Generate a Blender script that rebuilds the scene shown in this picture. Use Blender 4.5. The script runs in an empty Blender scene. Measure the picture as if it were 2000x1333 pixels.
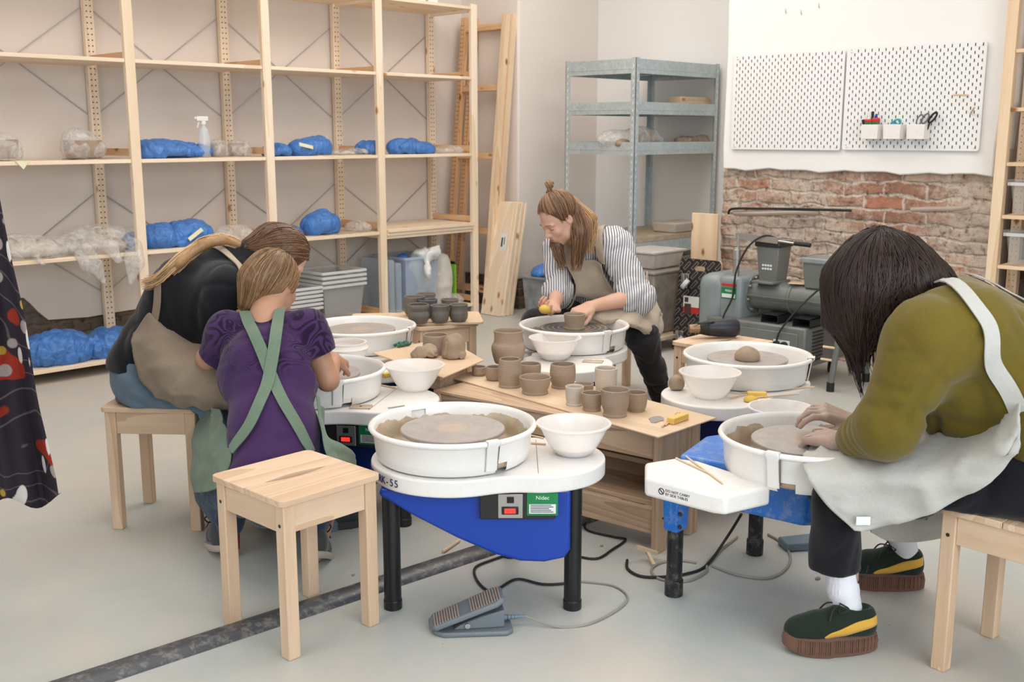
import bpy, math, random
import numpy as np
from mathutils import Vector, Matrix
S = bpy.context.scene
COL = S.collection
rnd = random.Random(7)

# ---------------------------------------------------------------- camera
F_PX = 2090.0; PITCH = math.radians(10.95); CAM_H = 1.38; YAW = math.radians(43.9)
FW = Vector((math.cos(YAW), math.sin(YAW), 0)); RT = Vector((math.sin(YAW), -math.cos(YAW), 0))
cam_d = bpy.data.cameras.new('camera'); cam = bpy.data.objects.new('camera', cam_d); COL.objects.link(cam)
cam.location = (0, 0, CAM_H)
cam.rotation_euler = (math.pi/2 - PITCH, 0, YAW - math.pi/2)
cam_d.sensor_width = 36; cam_d.lens = F_PX*36/2000; cam_d.clip_start = .05
S.camera = cam
cam_d.dof.use_dof = True; cam_d.dof.focus_distance = 3.3; cam_d.dof.aperture_fstop = 8.0

# ---------------------------------------------------------------- exposure, world
S.view_settings.view_transform = 'Standard'; S.view_settings.look = 'None'
S.view_settings.gamma = 1; S.view_settings.exposure = 0.04; S.view_settings.use_curve_mapping = False
W = bpy.data.worlds.new('world'); S.world = W; W.use_nodes = True
bg = W.node_tree.nodes['Background']; bg.inputs[0].default_value = (.80, .90, 1.0, 1); bg.inputs[1].default_value = 1.0

# ---------------------------------------------------------------- lights of the room
def area(name, loc, target, sx, sy, power, col):
    d = bpy.data.lights.new(name, 'AREA'); d.shape = 'RECTANGLE'; d.size = sx; d.size_y = sy
    d.energy = power; d.color = col
    o = bpy.data.objects.new(name, d); COL.objects.link(o); o.location = loc
    o.rotation_euler = (Vector(target)-Vector(loc)).to_track_quat('-Z', 'Y').to_euler()
    return o
# daylight through the tall shop windows behind the photographer, and the ceiling light fields
area('window_daylight', (1.2, -1.7, 1.75), (3.4, 3.2, .8), 3.6, 2.2, 125, (.86, .94, 1.0))
area('window_daylight', (-1.9, 2.2, 1.8), (3.0, 4.0, .8), 2.6, 2.2, 46, (.88, .95, 1.0))
for x, y, p in ((1.6, 2.0, 22), (3.9, 1.6, 28), (3.9, 3.9, 34), (5.3, 4.4, 30), (1.6, 4.4, 22)):
    area('ceiling_light', (x, y, 3.25), (x, y, 0), 1.8, 1.8, p, (1.0, .93, .86))

# ---------------------------------------------------------------- helpers: pixels of the 2000x1333 photograph to metres, only used to measure
_c, _s = math.cos(PITCH), math.sin(PITCH)
def ray(u, v):
    x = (u-1000)/F_PX; y = -(v-666.5)/F_PX
    return FW*(_c+y*_s) + RT*x + Vector((0, 0, -_s+y*_c))
def atz(u, v, z=0.):
    r = ray(u, v); t = (z-CAM_H)/r.z; return Vector((r.x*t, r.y*t, z))
def atx(u, v, X):
    r = ray(u, v); t = X/r.x; return Vector((X, r.y*t, CAM_H+r.z*t))
def aty(u, v, Y):
    r = ray(u, v); t = Y/r.y; return Vector((r.x*t, Y, CAM_H+r.z*t))
def atd(u, v, d):
    r = ray(u, v); t = d/(r.x*FW.x+r.y*FW.y); return Vector((r.x*t, r.y*t, CAM_H+r.z*t))

# ---------------------------------------------------------------- helpers: tagging
def tag(o, label=None, cat=None, group=None, kind=None):
    if label: o['label'] = label
    if cat: o['category'] = cat
    if group: o['group'] = group
    if kind: o['kind'] = kind
    return o
def thing(name, label, cat, loc=(0, 0, 0), rz=0., group=None):
    o = bpy.data.objects.new(name, None); COL.objects.link(o); o.empty_display_size = .05
    o.location = loc; o.rotation_euler = (0, 0, rz)
    return tag(o, label, cat, group)
def children(o): return [c for c in list(COL.objects) if c.parent == o]
def dup(o, loc=None, rz=None, parent=None, **k):
    kids = [c for c in o.children]
    c = o.copy(); COL.objects.link(c); c.parent = parent
    if loc is not None: c.location = loc
    if rz is not None: c.rotation_euler = (0, 0, rz)
    for ch in kids: dup(ch, parent=c)
    tag(c, **k)
    return c

# ---------------------------------------------------------------- helpers: mesh building
class MB:
    def __init__(s): s.v = []; s.f = []; s.uv = None
    def add(s, vs, fs):
        n = len(s.v); s.v += [tuple(p) for p in vs]; s.f += [tuple(i+n for i in f) for f in fs]; return s
    def box(s, x0, x1, y0, y1, z0, z1, M=None):
        vs = [Vector((x, y, z)) for z in (z0, z1) for y in (y0, y1) for x in (x0, x1)]
        if M is not None: vs = [M @ p for p in vs]
        return s.add(vs, [(0, 2, 3, 1), (4, 5, 7, 6), (0, 1, 5, 4), (2, 6, 7, 3), (0, 4, 6, 2), (1, 3, 7, 5)])
    def beam(s, a, b, w, h, up=(0, 0, 1)):
        a, b = Vector(a), Vector(b); d = (b-a); L = d.length; d.normalize()
        up = Vector(up); x = d.cross(up)
        if x.length < 1e-4: x = d.cross(Vector((1, 0, 0)))
        x.normalize(); y = x.cross(d)
        M = Matrix.Translation(a) @ Matrix((x, d, y)).transposed().to_4x4()
        return s.box(-w/2, w/2, 0, L, -h/2, h/2, M)
    def tube(s, pts, r, n=8, caps=True, flat=1.0, up=None):
        pts = [Vector(p) for p in pts]; m = len(pts)
        rr = r if hasattr(r, '__len__') else [r]*m
        rings = []; nprev = None
        for i, p in enumerate(pts):
            t = (pts[min(i+1, m-1)]-pts[max(i-1, 0)])
            t = t.normalized() if t.length > 1e-9 else Vector((0, 0, 1))
            if nprev is None:
                a = Vector(up) if up else (Vector((0, 0, 1)) if abs(t.z) < .9 else Vector((1, 0, 0)))
            else: a = nprev
            nn = (a-t*a.dot(t)); nn = nn.normalized() if nn.length > 1e-6 else t.orthogonal().normalized()
            nprev = nn; bb = t.cross(nn)
            rings.append([p+(nn*math.cos(2*math.pi*k/n)*flat+bb*math.sin(2*math.pi*k/n))*rr[i] for k in range(n)])
        vs = [q for R_ in rings for q in R_]
        fs = [(i*n+k, i*n+(k+1) % n, (i+1)*n+(k+1) % n, (i+1)*n+k) for i in range(m-1) for k in range(n)]
        if caps: fs += [tuple(range(n-1, -1, -1)), tuple((m-1)*n+k for k in range(n))]
        return s.add(vs, fs)
    def cyl(s, a, b, r, r2=None, n=24): return s.tube([a, b], [r, r if r2 is None else r2], n)
    def lathe(s, prof, c=(0, 0, 0), n=48, a0=0., a1=2*math.pi, M=None):
        full = abs(a1-a0-2*math.pi) < 1e-6; k = n if full else n+1
        vs = []
        for j in range(k):
            a = a0+(a1-a0)*j/n
            for (r, z) in prof: vs.append(Vector((c[0]+r*math.cos(a), c[1]+r*math.sin(a), c[2]+z)))
        if M is not None: vs = [M @ p for p in vs]
        m = len(prof)
        fs = [(j*m+i, ((j+1) % k)*m+i, ((j+1) % k)*m+i+1, j*m+i+1) for j in range(n) for i in range(m-1)]
        return s.add(vs, fs)
    def prism(s, poly, z0, z1, M=None):
        n = len(poly); vs = [Vector((x, y, z0)) for x, y in poly]+[Vector((x, y, z1)) for x, y in poly]
        if M is not None: vs = [M @ p for p in vs]
        return s.add(vs, [tuple(range(n-1, -1, -1)), tuple(range(n, 2*n))]+[(i, (i+1) % n, n+(i+1) % n, n+i) for i in range(n)])
    def grid(s, P):      # P[i][j] -> point
        n, m = len(P), len(P[0])
        return s.add([q for r_ in P for q in r_], [(i*m+j, i*m+j+1, (i+1)*m+j+1, (i+1)*m+j) for i in range(n-1) for j in range(m-1)])
    def build(s, name, mat, parent=None, smooth=False, bevel=0., seg=2, solid=0., subd=0, auto=40, origin=None):
        me = bpy.data.meshes.new(name)
        vs = s.v
        if origin is not None: vs = [tuple(Vector(p)-Vector(origin)) for p in vs]
        me.from_pydata(vs, [], s.f); me.update()
        o = bpy.data.objects.new(name, me); COL.objects.link(o); o.parent = parent
        if origin is not None and parent is None: o.location = origin
        if mat: me.materials.append(mat)
        if solid:
            m = o.modifiers.new('s', 'SOLIDIFY'); m.thickness = solid; m.offset = 0
        if bevel:
            m = o.modifiers.new('b', 'BEVEL'); m.width = bevel; m.segments = seg; m.limit_method = 'ANGLE'; m.angle_limit = math.radians(35)
        if subd:
            m = o.modifiers.new('d', 'SUBSURF'); m.levels = subd; m.render_levels = subd
        if smooth or bevel:
            me.polygons.foreach_set('use_smooth', [True]*len(me.polygons))
            if auto and hasattr(me, 'set_sharp_from_angle'): me.set_sharp_from_angle(angle=math.radians(auto))
        return o
def topbase(o):
    "move a single-mesh thing's origin to the bottom middle of its box"
    bb = [Vector(c) for c in o.bound_box]
    c = sum(bb, Vector())/8; c.z = min(b.z for b in bb)
    o.data.transform(Matrix.Translation(-c)); o.location = o.matrix_basis @ c
    return o
def catmull(pts, per=8, closed=False):
    pts = [Vector(p) for p in pts]; n = len(pts); out = []
    rng = n if closed else n-1
    for i in range(rng):
        p0 = pts[(i-1) % n] if closed else pts[max(i-1, 0)]; p1 = pts[i]; p2 = pts[(i+1) % n]
        p3 = pts[(i+2) % n] if closed else pts[min(i+2, n-1)]
        for k in range(per):
            t = k/per
            out.append(.5*((2*p1)+(p2-p0)*t+(2*p0-5*p1+4*p2-p3)*t*t+(3*p1-p0-3*p2+p3)*t**3))
    if not closed: out.append(pts[-1])
    return out
def lerp(a, b, t): return a+(b-a)*t

# ---------------------------------------------------------------- helpers: signed distance modelling for bodies, clothes, bags and lumps
def vnoise(P, f, seed=0):
    "smooth value noise in [-1, 1] for points P (..., 3)"
    Q = P*f+seed*17.31
    i = np.floor(Q).astype(np.int64); t = Q-i; t = t*t*(3-2*t)
    def h(dx, dy, dz):
        n = (i[..., 0]+dx)*374761393+(i[..., 1]+dy)*668265263+(i[..., 2]+dz)*2147483647+seed*1274126177
        n = (n ^ (n >> 13))*1274126177; n = n ^ (n >> 16)
        return (n & 0xffff)/32767.5-1
    tx, ty, tz = t[..., 0], t[..., 1], t[..., 2]
    a = h(0, 0, 0)*(1-tx)+h(1, 0, 0)*tx; b = h(0, 1, 0)*(1-tx)+h(1, 1, 0)*tx
    c = h(0, 0, 1)*(1-tx)+h(1, 0, 1)*tx; d = h(0, 1, 1)*(1-tx)+h(1, 1, 1)*tx
    return (a*(1-ty)+b*ty)*(1-tz)+(c*(1-ty)+d*ty)*tz
def smin(a, b, k):
    h = np.clip(.5+.5*(b-a)/k, 0, 1); return b*(1-h)+a*h-k*h*(1-h)
class SDF:
    def __init__(s, k=.03): s.p = []; s.k = k; s.disp = None
    def cone(s, a, b, ra, rb, k=None, flat=None): s.p.append(('c', np.array(a, float), np.array(b, float), ra, rb, k or s.k, flat)); return s
    def chain(s, pts, rs, k=None):
        for i in range(len(pts)-1): s.cone(pts[i], pts[i+1], rs[i], rs[i+1], k)
        return s
    def ell(s, c, r, M=None, k=None, sub=False):
        M = np.array(M.to_3x3() if M is not None else Matrix.Identity(3), float)
        s.p.append(('e', np.array(c, float), np.array(r, float), M, sub, k or s.k)); return s
    def ball(s, c, r, k=None): return s.ell(c, (r, r, r), k=k)
    def plane(s, c, n, k=.004):      # keep the side n points away from
        n = np.array(n, float); n /= np.linalg.norm(n); s.p.append(('p', np.array(c, float), n, k)); return s
    def __call__(s, P):
        D = np.full(P.shape[:-1], 9.)
        for q in s.near(P):
            if q[0] == 'c':
                _, a, b, ra, rb, k, flat = q; ba = b-a
                L = max(float(ba @ ba), 1e-12)
                h = np.clip(((P-a) @ ba)/L, 0, 1)
                w = P-a-h[..., None]*ba
                if flat is not None:
                    fd = np.array(flat[0], float); fd /= np.linalg.norm(fd); w = w+(w @ fd)[..., None]*fd*(flat[1]-1)
                D = smin(D, np.linalg.norm(w, axis=-1)-(ra+(rb-ra)*h), k)
            elif q[0] == 'e':
                _, c, r, M, sub, k = q
                w = (P-c) @ M; k0 = np.linalg.norm(w/r, axis=-1); k1 = np.linalg.norm(w/(r*r), axis=-1)
                d = k0*(k0-1)/np.maximum(k1, 1e-9)
                D = -smin(-D, d, k) if sub else smin(D, d, k)
            else:
                _, c, n, k = q
                D = -smin(-D, -((P-c) @ n), k)
        if s.disp is not None: D = D+s.disp(P)
        return D
    def near(s, P):
        "only the shapes that can matter inside the box of P"
        if P.size < 600 or len(s.p) < 6: return s.p
        F_ = P.reshape(-1, 3); lo, hi = F_.min(0), F_.max(0); c = (lo+hi)/2; R_ = float(np.linalg.norm(hi-lo))/2
        if R_ > .35: return s.p
        lb = []; ub = 9e9
        for q in s.p:
            if q[0] == 'c':
                ba = q[2]-q[1]; h = min(max(float((c-q[1]) @ ba)/max(float(ba @ ba), 1e-12), 0), 1); d = float(np.linalg.norm(c-q[1]-h*ba)); r0, r1 = min(q[3], q[4]), max(q[3], q[4])
                if q[6] is not None: lb.append(-1.); continue
                lb.append(d-R_-r1); ub = min(ub, d+R_-r0)
            elif q[0] == 'e':
                d = float(np.linalg.norm(c-q[1])); lb.append(d-R_-q[2].max() if not q[4] else d-R_-q[2].max()-1.)
                if not q[4]: ub = min(ub, d+R_-q[2].min())
            else: lb.append(-9.)
        return [q for q, l in zip(s.p, lb) if l < max(ub, 0)+.13 or l < -.9]
    def bounds(s, m=.03):
        lo = np.full(3, 9e9); hi = -lo
        for q in s.p:
            if q[0] == 'c':
                for c, r in ((q[1], q[3]), (q[2], q[4])): lo = np.minimum(lo, c-r); hi = np.maximum(hi, c+r)
            elif q[0] == 'e' and not q[4]:
                R_ = q[2].max(); lo = np.minimum(lo, q[1]-R_); hi = np.maximum(hi, q[1]+R_)
        return lo-m, hi+m
    def grad(s, P, e=.002):
        g = np.stack([s(P+np.array(v)*e)-s(P-np.array(v)*e) for v in ((1, 0, 0), (0, 1, 0), (0, 0, 1))], -1)
        return g/np.maximum(np.linalg.norm(g, axis=-1, keepdims=True), 1e-9)
    def project(s, P, off=.006, it=6):
        P = np.array(P, float)
        for _ in range(it): P = P-s.grad(P)*(s(P)-off)[..., None]
        return P
def surfnet(fn, lo, hi, h):
    n = [max(4, int(math.ceil((hi[i]-lo[i])/h))+1) for i in range(3)]
    B = 8; nb = [int(math.ceil(k/B)) for k in n]
    G = np.full([k*B for k in nb], 9.)
    bx = [lo[i]+h*(np.arange(nb[i])*B+(B-1)/2) for i in range(3)]
    X, Y, Z = np.meshgrid(*bx, indexing='ij'); Dc = fn(np.stack([X, Y, Z], -1))
    near = np.argwhere(np.abs(Dc) < h*B*1.05+.012)
    G.reshape(nb[0], B, nb[1], B, nb[2], B).transpose(0, 2, 4, 1, 3, 5)[...] = np.where(Dc < 0, -9., 9.)[..., None, None, None]
    r = h*np.arange(B); off = np.stack(np.meshgrid(r, r, r, indexing='ij'), -1)
    key = (near//4) @ np.array([10000, 100, 1]); near = near[np.argsort(key, kind='stable')]; key.sort()
    cuts = [0]+(np.flatnonzero(np.diff(key))+1).tolist()+[len(near)]
    for q, q1 in zip(cuts[:-1], cuts[1:]):
        nn_ = near[q:q1]; base = np.array(lo)+nn_*(h*B)
        val = fn(base[:, None, None, None, :]+off[None])
        for (i, j, k), v_ in zip(nn_, val): G[i*B:(i+1)*B, j*B:(j+1)*B, k*B:(k+1)*B] = v_
    n = list(G.shape)
    ins = G < 0
    c = [(a, b, d) for a in (0, 1) for b in (0, 1) for d in (0, 1)]
    sl = lambda a, b, d: (slice(a, n[0]-1+a), slice(b, n[1]-1+b), slice(d, n[2]-1+d))
    cnt = sum(ins[sl(*q)].astype(int) for q in c)
    act = (cnt > 0) & (cnt < 8)
    I = np.argwhere(act); idx = np.full(act.shape, -1); idx[act] = np.arange(len(I)); acc = np.zeros((len(I), 3)); num = np.zeros(len(I))
    g = {q: G[I[:, 0]+q[0], I[:, 1]+q[1], I[:, 2]+q[2]] for q in c}
    for q in c:
        for axx in range(3):
            if q[axx]: continue
            q2 = list(q); q2[axx] = 1; a = g[q]; b = g[tuple(q2)]; m = (a < 0) != (b < 0)
            t = np.where(m, a/np.where(m, a-b, 1), 0); off = np.tile(np.array(q, float), (len(I), 1)); off[:, axx] += t
            acc += np.where(m[:, None], off, 0); num += m
    V = (I+acc/np.maximum(num, 1)[:, None])*h+np.array(lo)
    Fs = []
    for axx in range(3):
        o1, o2 = [(1, 2), (2, 0), (0, 1)][axx]
        A = ins.copy(); s0 = [slice(None)]*3; s1 = [slice(None)]*3
        s0[axx] = slice(0, n[axx]-1); s1[axx] = slice(1, n[axx])
        e = A[tuple(s0)] != A[tuple(s1)]; E = np.argwhere(e)
        E = E[(E[:, o1] > 0) & (E[:, o2] > 0) & (E[:, o1] < n[o1]-1) & (E[:, o2] < n[o2]-1)]
        if not len(E): continue
        def g(d1, d2):
            Q = E.copy(); Q[:, o1] -= d1; Q[:, o2] -= d2; return idx[Q[:, 0], Q[:, 1], Q[:, 2]]
        q = np.stack([g(0, 0), g(1, 0), g(1, 1), g(0, 1)], -1)
        flip = ~A[E[:, 0], E[:, 1], E[:, 2]]
        q[flip] = q[flip][:, ::-1]
        Fs.append(q)
    Fq = np.concatenate(Fs)
    Fq = Fq[(Fq >= 0).all(1)]
    return V, Fq
def meshobj(name, V, Fq, mat, parent=None, smooth=True, relax=1):
    V = np.array(V, float); Fq = np.asarray(Fq)
    base = Vector(parent_world(parent)) if parent is not None else Vector((0, 0, 0))
    for _ in range(relax):
        acc = np.zeros_like(V); cn = np.zeros(len(V))
        for a, b in ((0, 1), (1, 2), (2, 3), (3, 0)):
            np.add.at(acc, Fq[:, a], V[Fq[:, b]]); np.add.at(cn, Fq[:, a], 1)
            np.add.at(acc, Fq[:, b], V[Fq[:, a]]); np.add.at(cn, Fq[:, b], 1)
        V = V*.5+.5*acc/np.maximum(cn, 1)[:, None]
    me = bpy.data.meshes.new(name)
    me.from_pydata((V-np.array(base)).tolist(), [], Fq.tolist()); me.update()
    o = bpy.data.objects.new(name, me); COL.objects.link(o); o.parent = parent
    if mat: me.materials.append(mat)
    if smooth: me.polygons.foreach_set('use_smooth', [True]*len(me.polygons))
    return o
def parent_world(o):
    "location of an unrotated parent chain"
    p = Vector((0, 0, 0))
    while o is not None: p = p+Vector(o.location); o = o.parent
    return p
def sdfobj(name, s, h, mat, parent=None, cut=None, relax=1, m=.03):
    "cut(P) > 0 is removed"
    lo, hi = s.bounds(m)
    fn = s if cut is None else (lambda P: np.maximum(s(P), cut(P)))
    V, Fq = surfnet(fn, lo, hi, h)
    return meshobj(name, V, Fq, mat, parent, relax=relax)
def mbworld(mb, name, mat, parent, **k):
    "build a mesh given in world metres under an unrotated parent"
    b = parent_world(parent); mb.v = [tuple(Vector(p)-b) for p in mb.v]
    return mb.build(name, mat, parent, **k)
def smooth_copy(s):
    q = SDF(s.k); q.p = list(s.p); return q
def ribbon(s, pts, width, thick, off, side=None, per=8, clear=.004):
    "a strap lying on the surface s, through pts; it rides over creases instead of following them"
    q = smooth_copy(s); C = catmull(pts, per); P = q.project(np.array([tuple(c) for c in C]), off)
    for _ in range(3): P[1:-1] = P[1:-1]*.5+(P[2:]+P[:-2])*.25
    P = q.project(P, off); N = q.grad(P)
    for _ in range(4): N[1:-1] = N[1:-1]*.5+(N[2:]+N[:-2])*.25
    m = len(P); fr = (-.5, -.25, 0, .25, .5); A = []
    for i in range(m):
        t = P[min(i+1, m-1)]-P[max(i-1, 0)]; t = t/max(np.linalg.norm(t), 1e-9); b = np.cross(t, N[i]); b = b/max(np.linalg.norm(b), 1e-9)
        w = width if not callable(width) else width(i/(m-1)); A.append([P[i]+b*w*f for f in fr])
    A = np.array(A); Nn = q.grad(A); A = A-Nn*(q(A)-off)[..., None]
    pen = np.clip(clear-s(A), 0, .04).max(axis=1)
    for _ in range(6): pen[1:-1] = np.maximum(pen[1:-1]*.999, pen[1:-1]*.5+(pen[2:]+pen[:-2])*.25)
    A = A+Nn*pen[:, None, None]; B = A+Nn*thick; mb = MB(); W_ = 5
    mb.grid([[tuple(x) for x in r_] for r_ in B]); n = len(mb.v); mb.grid([[tuple(x) for x in r_[::-1]] for r_ in A])
    for i in range(m-1):
        mb.f.append((i*W_, (i+1)*W_, n+(i+1)*W_+4, n+i*W_+4)); mb.f.append((i*W_+4, n+i*W_, n+(i+1)*W_, (i+1)*W_+4))
    return mb
# ---------------------------------------------------------------- materials
def srgb(r, g, b):
    f = lambda c: (c/255/12.92) if c/255 <= .04045 else ((c/255+.055)/1.055)**2.4
    return (f(r), f(g), f(b), 1)
class NT:
    def __init__(s, name):
        s.m = bpy.data.materials.new(name); s.m.use_nodes = True; s.t = s.m.node_tree; s.b = s.t.nodes['Principled BSDF']
    def n(s, typ, ins=None, **at):
        o = s.t.nodes.new(typ)
        for k, v in at.items(): setattr(o, k, v)
        for k, v in (ins or {}).items():
            if isinstance(v, bpy.types.NodeSocket): s.t.links.new(v, o.inputs[k])
            else: o.inputs[k].default_value = v
        return o
    def l(s, a, b): s.t.links.new(a, b)
    def coord(s, scale=(1, 1, 1), rot=(0, 0, 0), which='Object'):
        c = s.n('ShaderNodeTexCoord'); mp = s.n('ShaderNodeMapping', {'Vector': c.outputs[which], 'Scale': scale, 'Rotation': rot}); return mp.outputs[0]
    def noise(s, vec, scale, detail=4, rough=.55, dist=0): return s.n('ShaderNodeTexNoise', {'Vector': vec, 'Scale': scale, 'Detail': detail, 'Roughness': rough, 'Distortion': dist}).outputs['Fac']
    def ramp(s, fac, stops, mode='LINEAR'):
        r = s.n('ShaderNodeValToRGB', {'Fac': fac}); e = r.color_ramp.elements; r.color_ramp.interpolation = mode
        while len(e) < len(stops): e.new(.5)
        for i, (p, c) in enumerate(stops):
            e[i].position = p; e[i].color = c if hasattr(c, '__len__') else (c, c, c, 1)
        return r.outputs[0]
    def mix(s, f, a, b, mode='MIX'):
        o = s.n('ShaderNodeMix', data_type='RGBA', blend_type=mode)
        for k, v in ((0, f), (6, a), (7, b)):
            if isinstance(v, bpy.types.NodeSocket): s.l(v, o.inputs[k])
            else: o.inputs[k].default_value = v
        return o.outputs[2]
    def math(s, op, a, b=0.):
        o = s.n('ShaderNodeMath', operation=op)
        for k, v in ((0, a), (1, b)):
            if isinstance(v, bpy.types.NodeSocket): s.l(v, o.inputs[k])
            else: o.inputs[k].default_value = v
        return o.outputs[0]
    def bump(s, h, strength=.3, dist=.01): s.l(s.n('ShaderNodeBump', {'Height': h, 'Strength': strength, 'Distance': dist}).outputs[0], s.b.inputs['Normal'])
    def set(s, col=None, rough=.5, metal=0., spec=None, trans=None, alpha=None, sheen=None, sss=None, emit=None, es=0., ior=None):
        for k, v in (('Base Color', col), ('Roughness', rough), ('Metallic', metal), ('Specular IOR Level', spec), ('Transmission Weight', trans), ('Alpha', alpha), ('Sheen Weight', sheen), ('Subsurface Weight', sss), ('Emission Color', emit), ('IOR', ior)):
            if v is None: continue
            if isinstance(v, bpy.types.NodeSocket): s.l(v, s.b.inputs[k])
            else: s.b.inputs[k].default_value = v
        if es: s.b.inputs['Emission Strength'].default_value = es
        return s.m
_plain = {}
def plain(name, rgb, rough=.5, metal=0., bump=None, var=.06, **k):
    if name in _plain: return _plain[name]
    t = NT(name); c = srgb(*rgb); v = t.coord()
    n = t.noise(v, 9, 3)
    lo = tuple(x*(1-var) for x in c[:3])+(1,); hi = tuple(min(1, x*(1+var)) for x in c[:3])+(1,)
    col = t.ramp(n, [(.35, lo), (.65, hi)])
    if bump: t.bump(t.noise(v, bump[0], 4), bump[1], .004)
    _plain[name] = t.set(col, rough, metal, **k); return _plain[name]
def wood(name, light, dark, axis=0, ring=1.0, knots=True, rough=.55, knotc=(150, 92, 52), rings=9.):
    t = NT(name); sc = [1., 1., 1.]; sc[axis] = .07
    inf = t.n('ShaderNodeObjectInfo').outputs['Random']
    c = t.n('ShaderNodeTexCoord').outputs['Object']
    sh = t.n('ShaderNodeVectorMath', {0: c, 1: (0, 0, 0)}, operation='ADD')
    off = t.n('ShaderNodeCombineXYZ', {'X': t.math('MULTIPLY', inf, 13.), 'Y': t.math('MULTIPLY', inf, 7.), 'Z': t.math('MULTIPLY', inf, 29.)})
    t.l(off.outputs[0], sh.inputs[1])
    v = t.n('ShaderNodeMapping', {'Vector': sh.outputs[0], 'Scale': sc}).outputs[0]
    big = t.noise(v, rings, 2, .5, .6)
    wv = t.math('FRACT', t.math('MULTIPLY', big, 7*ring))
    fine = t.noise(v, 140, 3, .6)
    g = t.math('ADD', t.math('MULTIPLY', wv, .55), t.math('MULTIPLY', fine, .6))
    col = t.ramp(g, [(.25, srgb(*light)), (.95, srgb(*dark))])
    if knots:
        sc2 = [1., 1., 1.]; sc2[axis] = .5
        v2 = t.n('ShaderNodeMapping', {'Vector': sh.outputs[0], 'Scale': sc2}).outputs[0]
        vo = t.n('ShaderNodeTexVoronoi', {'Vector': v2, 'Scale': 8.5, 'Randomness': 1.}).outputs['Distance']
        k = t.ramp(vo, [(.07, 1.), (.15, 0.)])
        col = t.mix(k, col, srgb(*knotc))
    t.bump(fine, .08, .002)
    return t.set(col, rough, spec=.35)
PINE = [wood('pine_'+'xyz'[a], (238, 214, 184), (220, 186, 148), a, rings=5.) for a in range(3)]
IVAR = [wood('shelf_pine_'+'xyz'[a], (245, 228, 206), (232, 206, 174), a, rings=4., knotc=(186, 130, 88)) for a in range(3)]
ORNG = [wood('warm_pine_'+'xyz'[a], (232, 192, 150), (210, 162, 118), a, rings=5.) for a in range(3)]
STOOL = [wood('stool_pine_'+'xyz'[a], (230, 201, 172), (207, 173, 141), a, knots=False, rings=5.) for a in range(3)]
OAK = [wood('oak_'+'xyz'[a], (208, 180, 152), (174, 142, 113), a, ring=1.6, knots=False, rings=6.) for a in range(3)]
BOARD = wood('fibreboard', (222, 197, 168), (210, 182, 150), 1, knots=False, rings=2., ring=.5)
WALLM = None
def plaster(name, rgb, rgb2, bump=.12):
    t = NT(name); v = t.coord()
    a = t.noise(v, .8, 5); b = t.noise(v, 40, 5)
    col = t.ramp(a, [(.3, srgb(*rgb)), (.7, srgb(*rgb2))])
    t.bump(t.math('ADD', t.math('MULTIPLY', t.noise(v, 5, 3), .8), t.math('MULTIPLY', b, .2)), bump, .02)
    return t.set(col, .85, spec=.2)
M_WALL = plaster('plaster_wall', (229, 218, 210), (235, 225, 217))
M_WALLW = plaster('plaster_white', (239, 236, 233), (243, 241, 238))
M_WALLB = plaster('plaster_beige', (196, 184, 172), (180, 166, 152), .3)
def floor_mat():
    t = NT('painted_concrete'); v = t.coord()
    a = t.noise(v, .55, 6, .6); b = t.noise(v, 2.3, 6, .65, .4); c = t.noise(v, 60, 3)
    col = t.ramp(b, [(.3, srgb(182, 186, 181)), (.72, srgb(194, 196, 190))])
    dust = t.ramp(t.math('ADD', t.math('MULTIPLY', a, .6), t.math('MULTIPLY', b, .5)), [(.47, 0.), (.64, .65)])
    col = t.mix(dust, col, srgb(202, 189, 176))
    spk = t.n('ShaderNodeTexVoronoi', {'Vector': v, 'Scale': 9., 'Randomness': 1.}).outputs['Distance']
    sp = t.math('MULTIPLY', t.ramp(spk, [(.018, 1.), (.035, 0.)]), t.ramp(t.noise(v, 3.1, 2), [(.5, 0.), (.56, .7)]))
    col = t.mix(sp, col, srgb(120, 98, 80))
    t.bump(t.math('ADD', t.math('MULTIPLY', c, .3), b), .05, .01)
    rough = t.ramp(a, [(.3, .34), (.7, .5)])
    return t.set(col, rough, spec=.35)
M_FLOOR = floor_mat()
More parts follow.
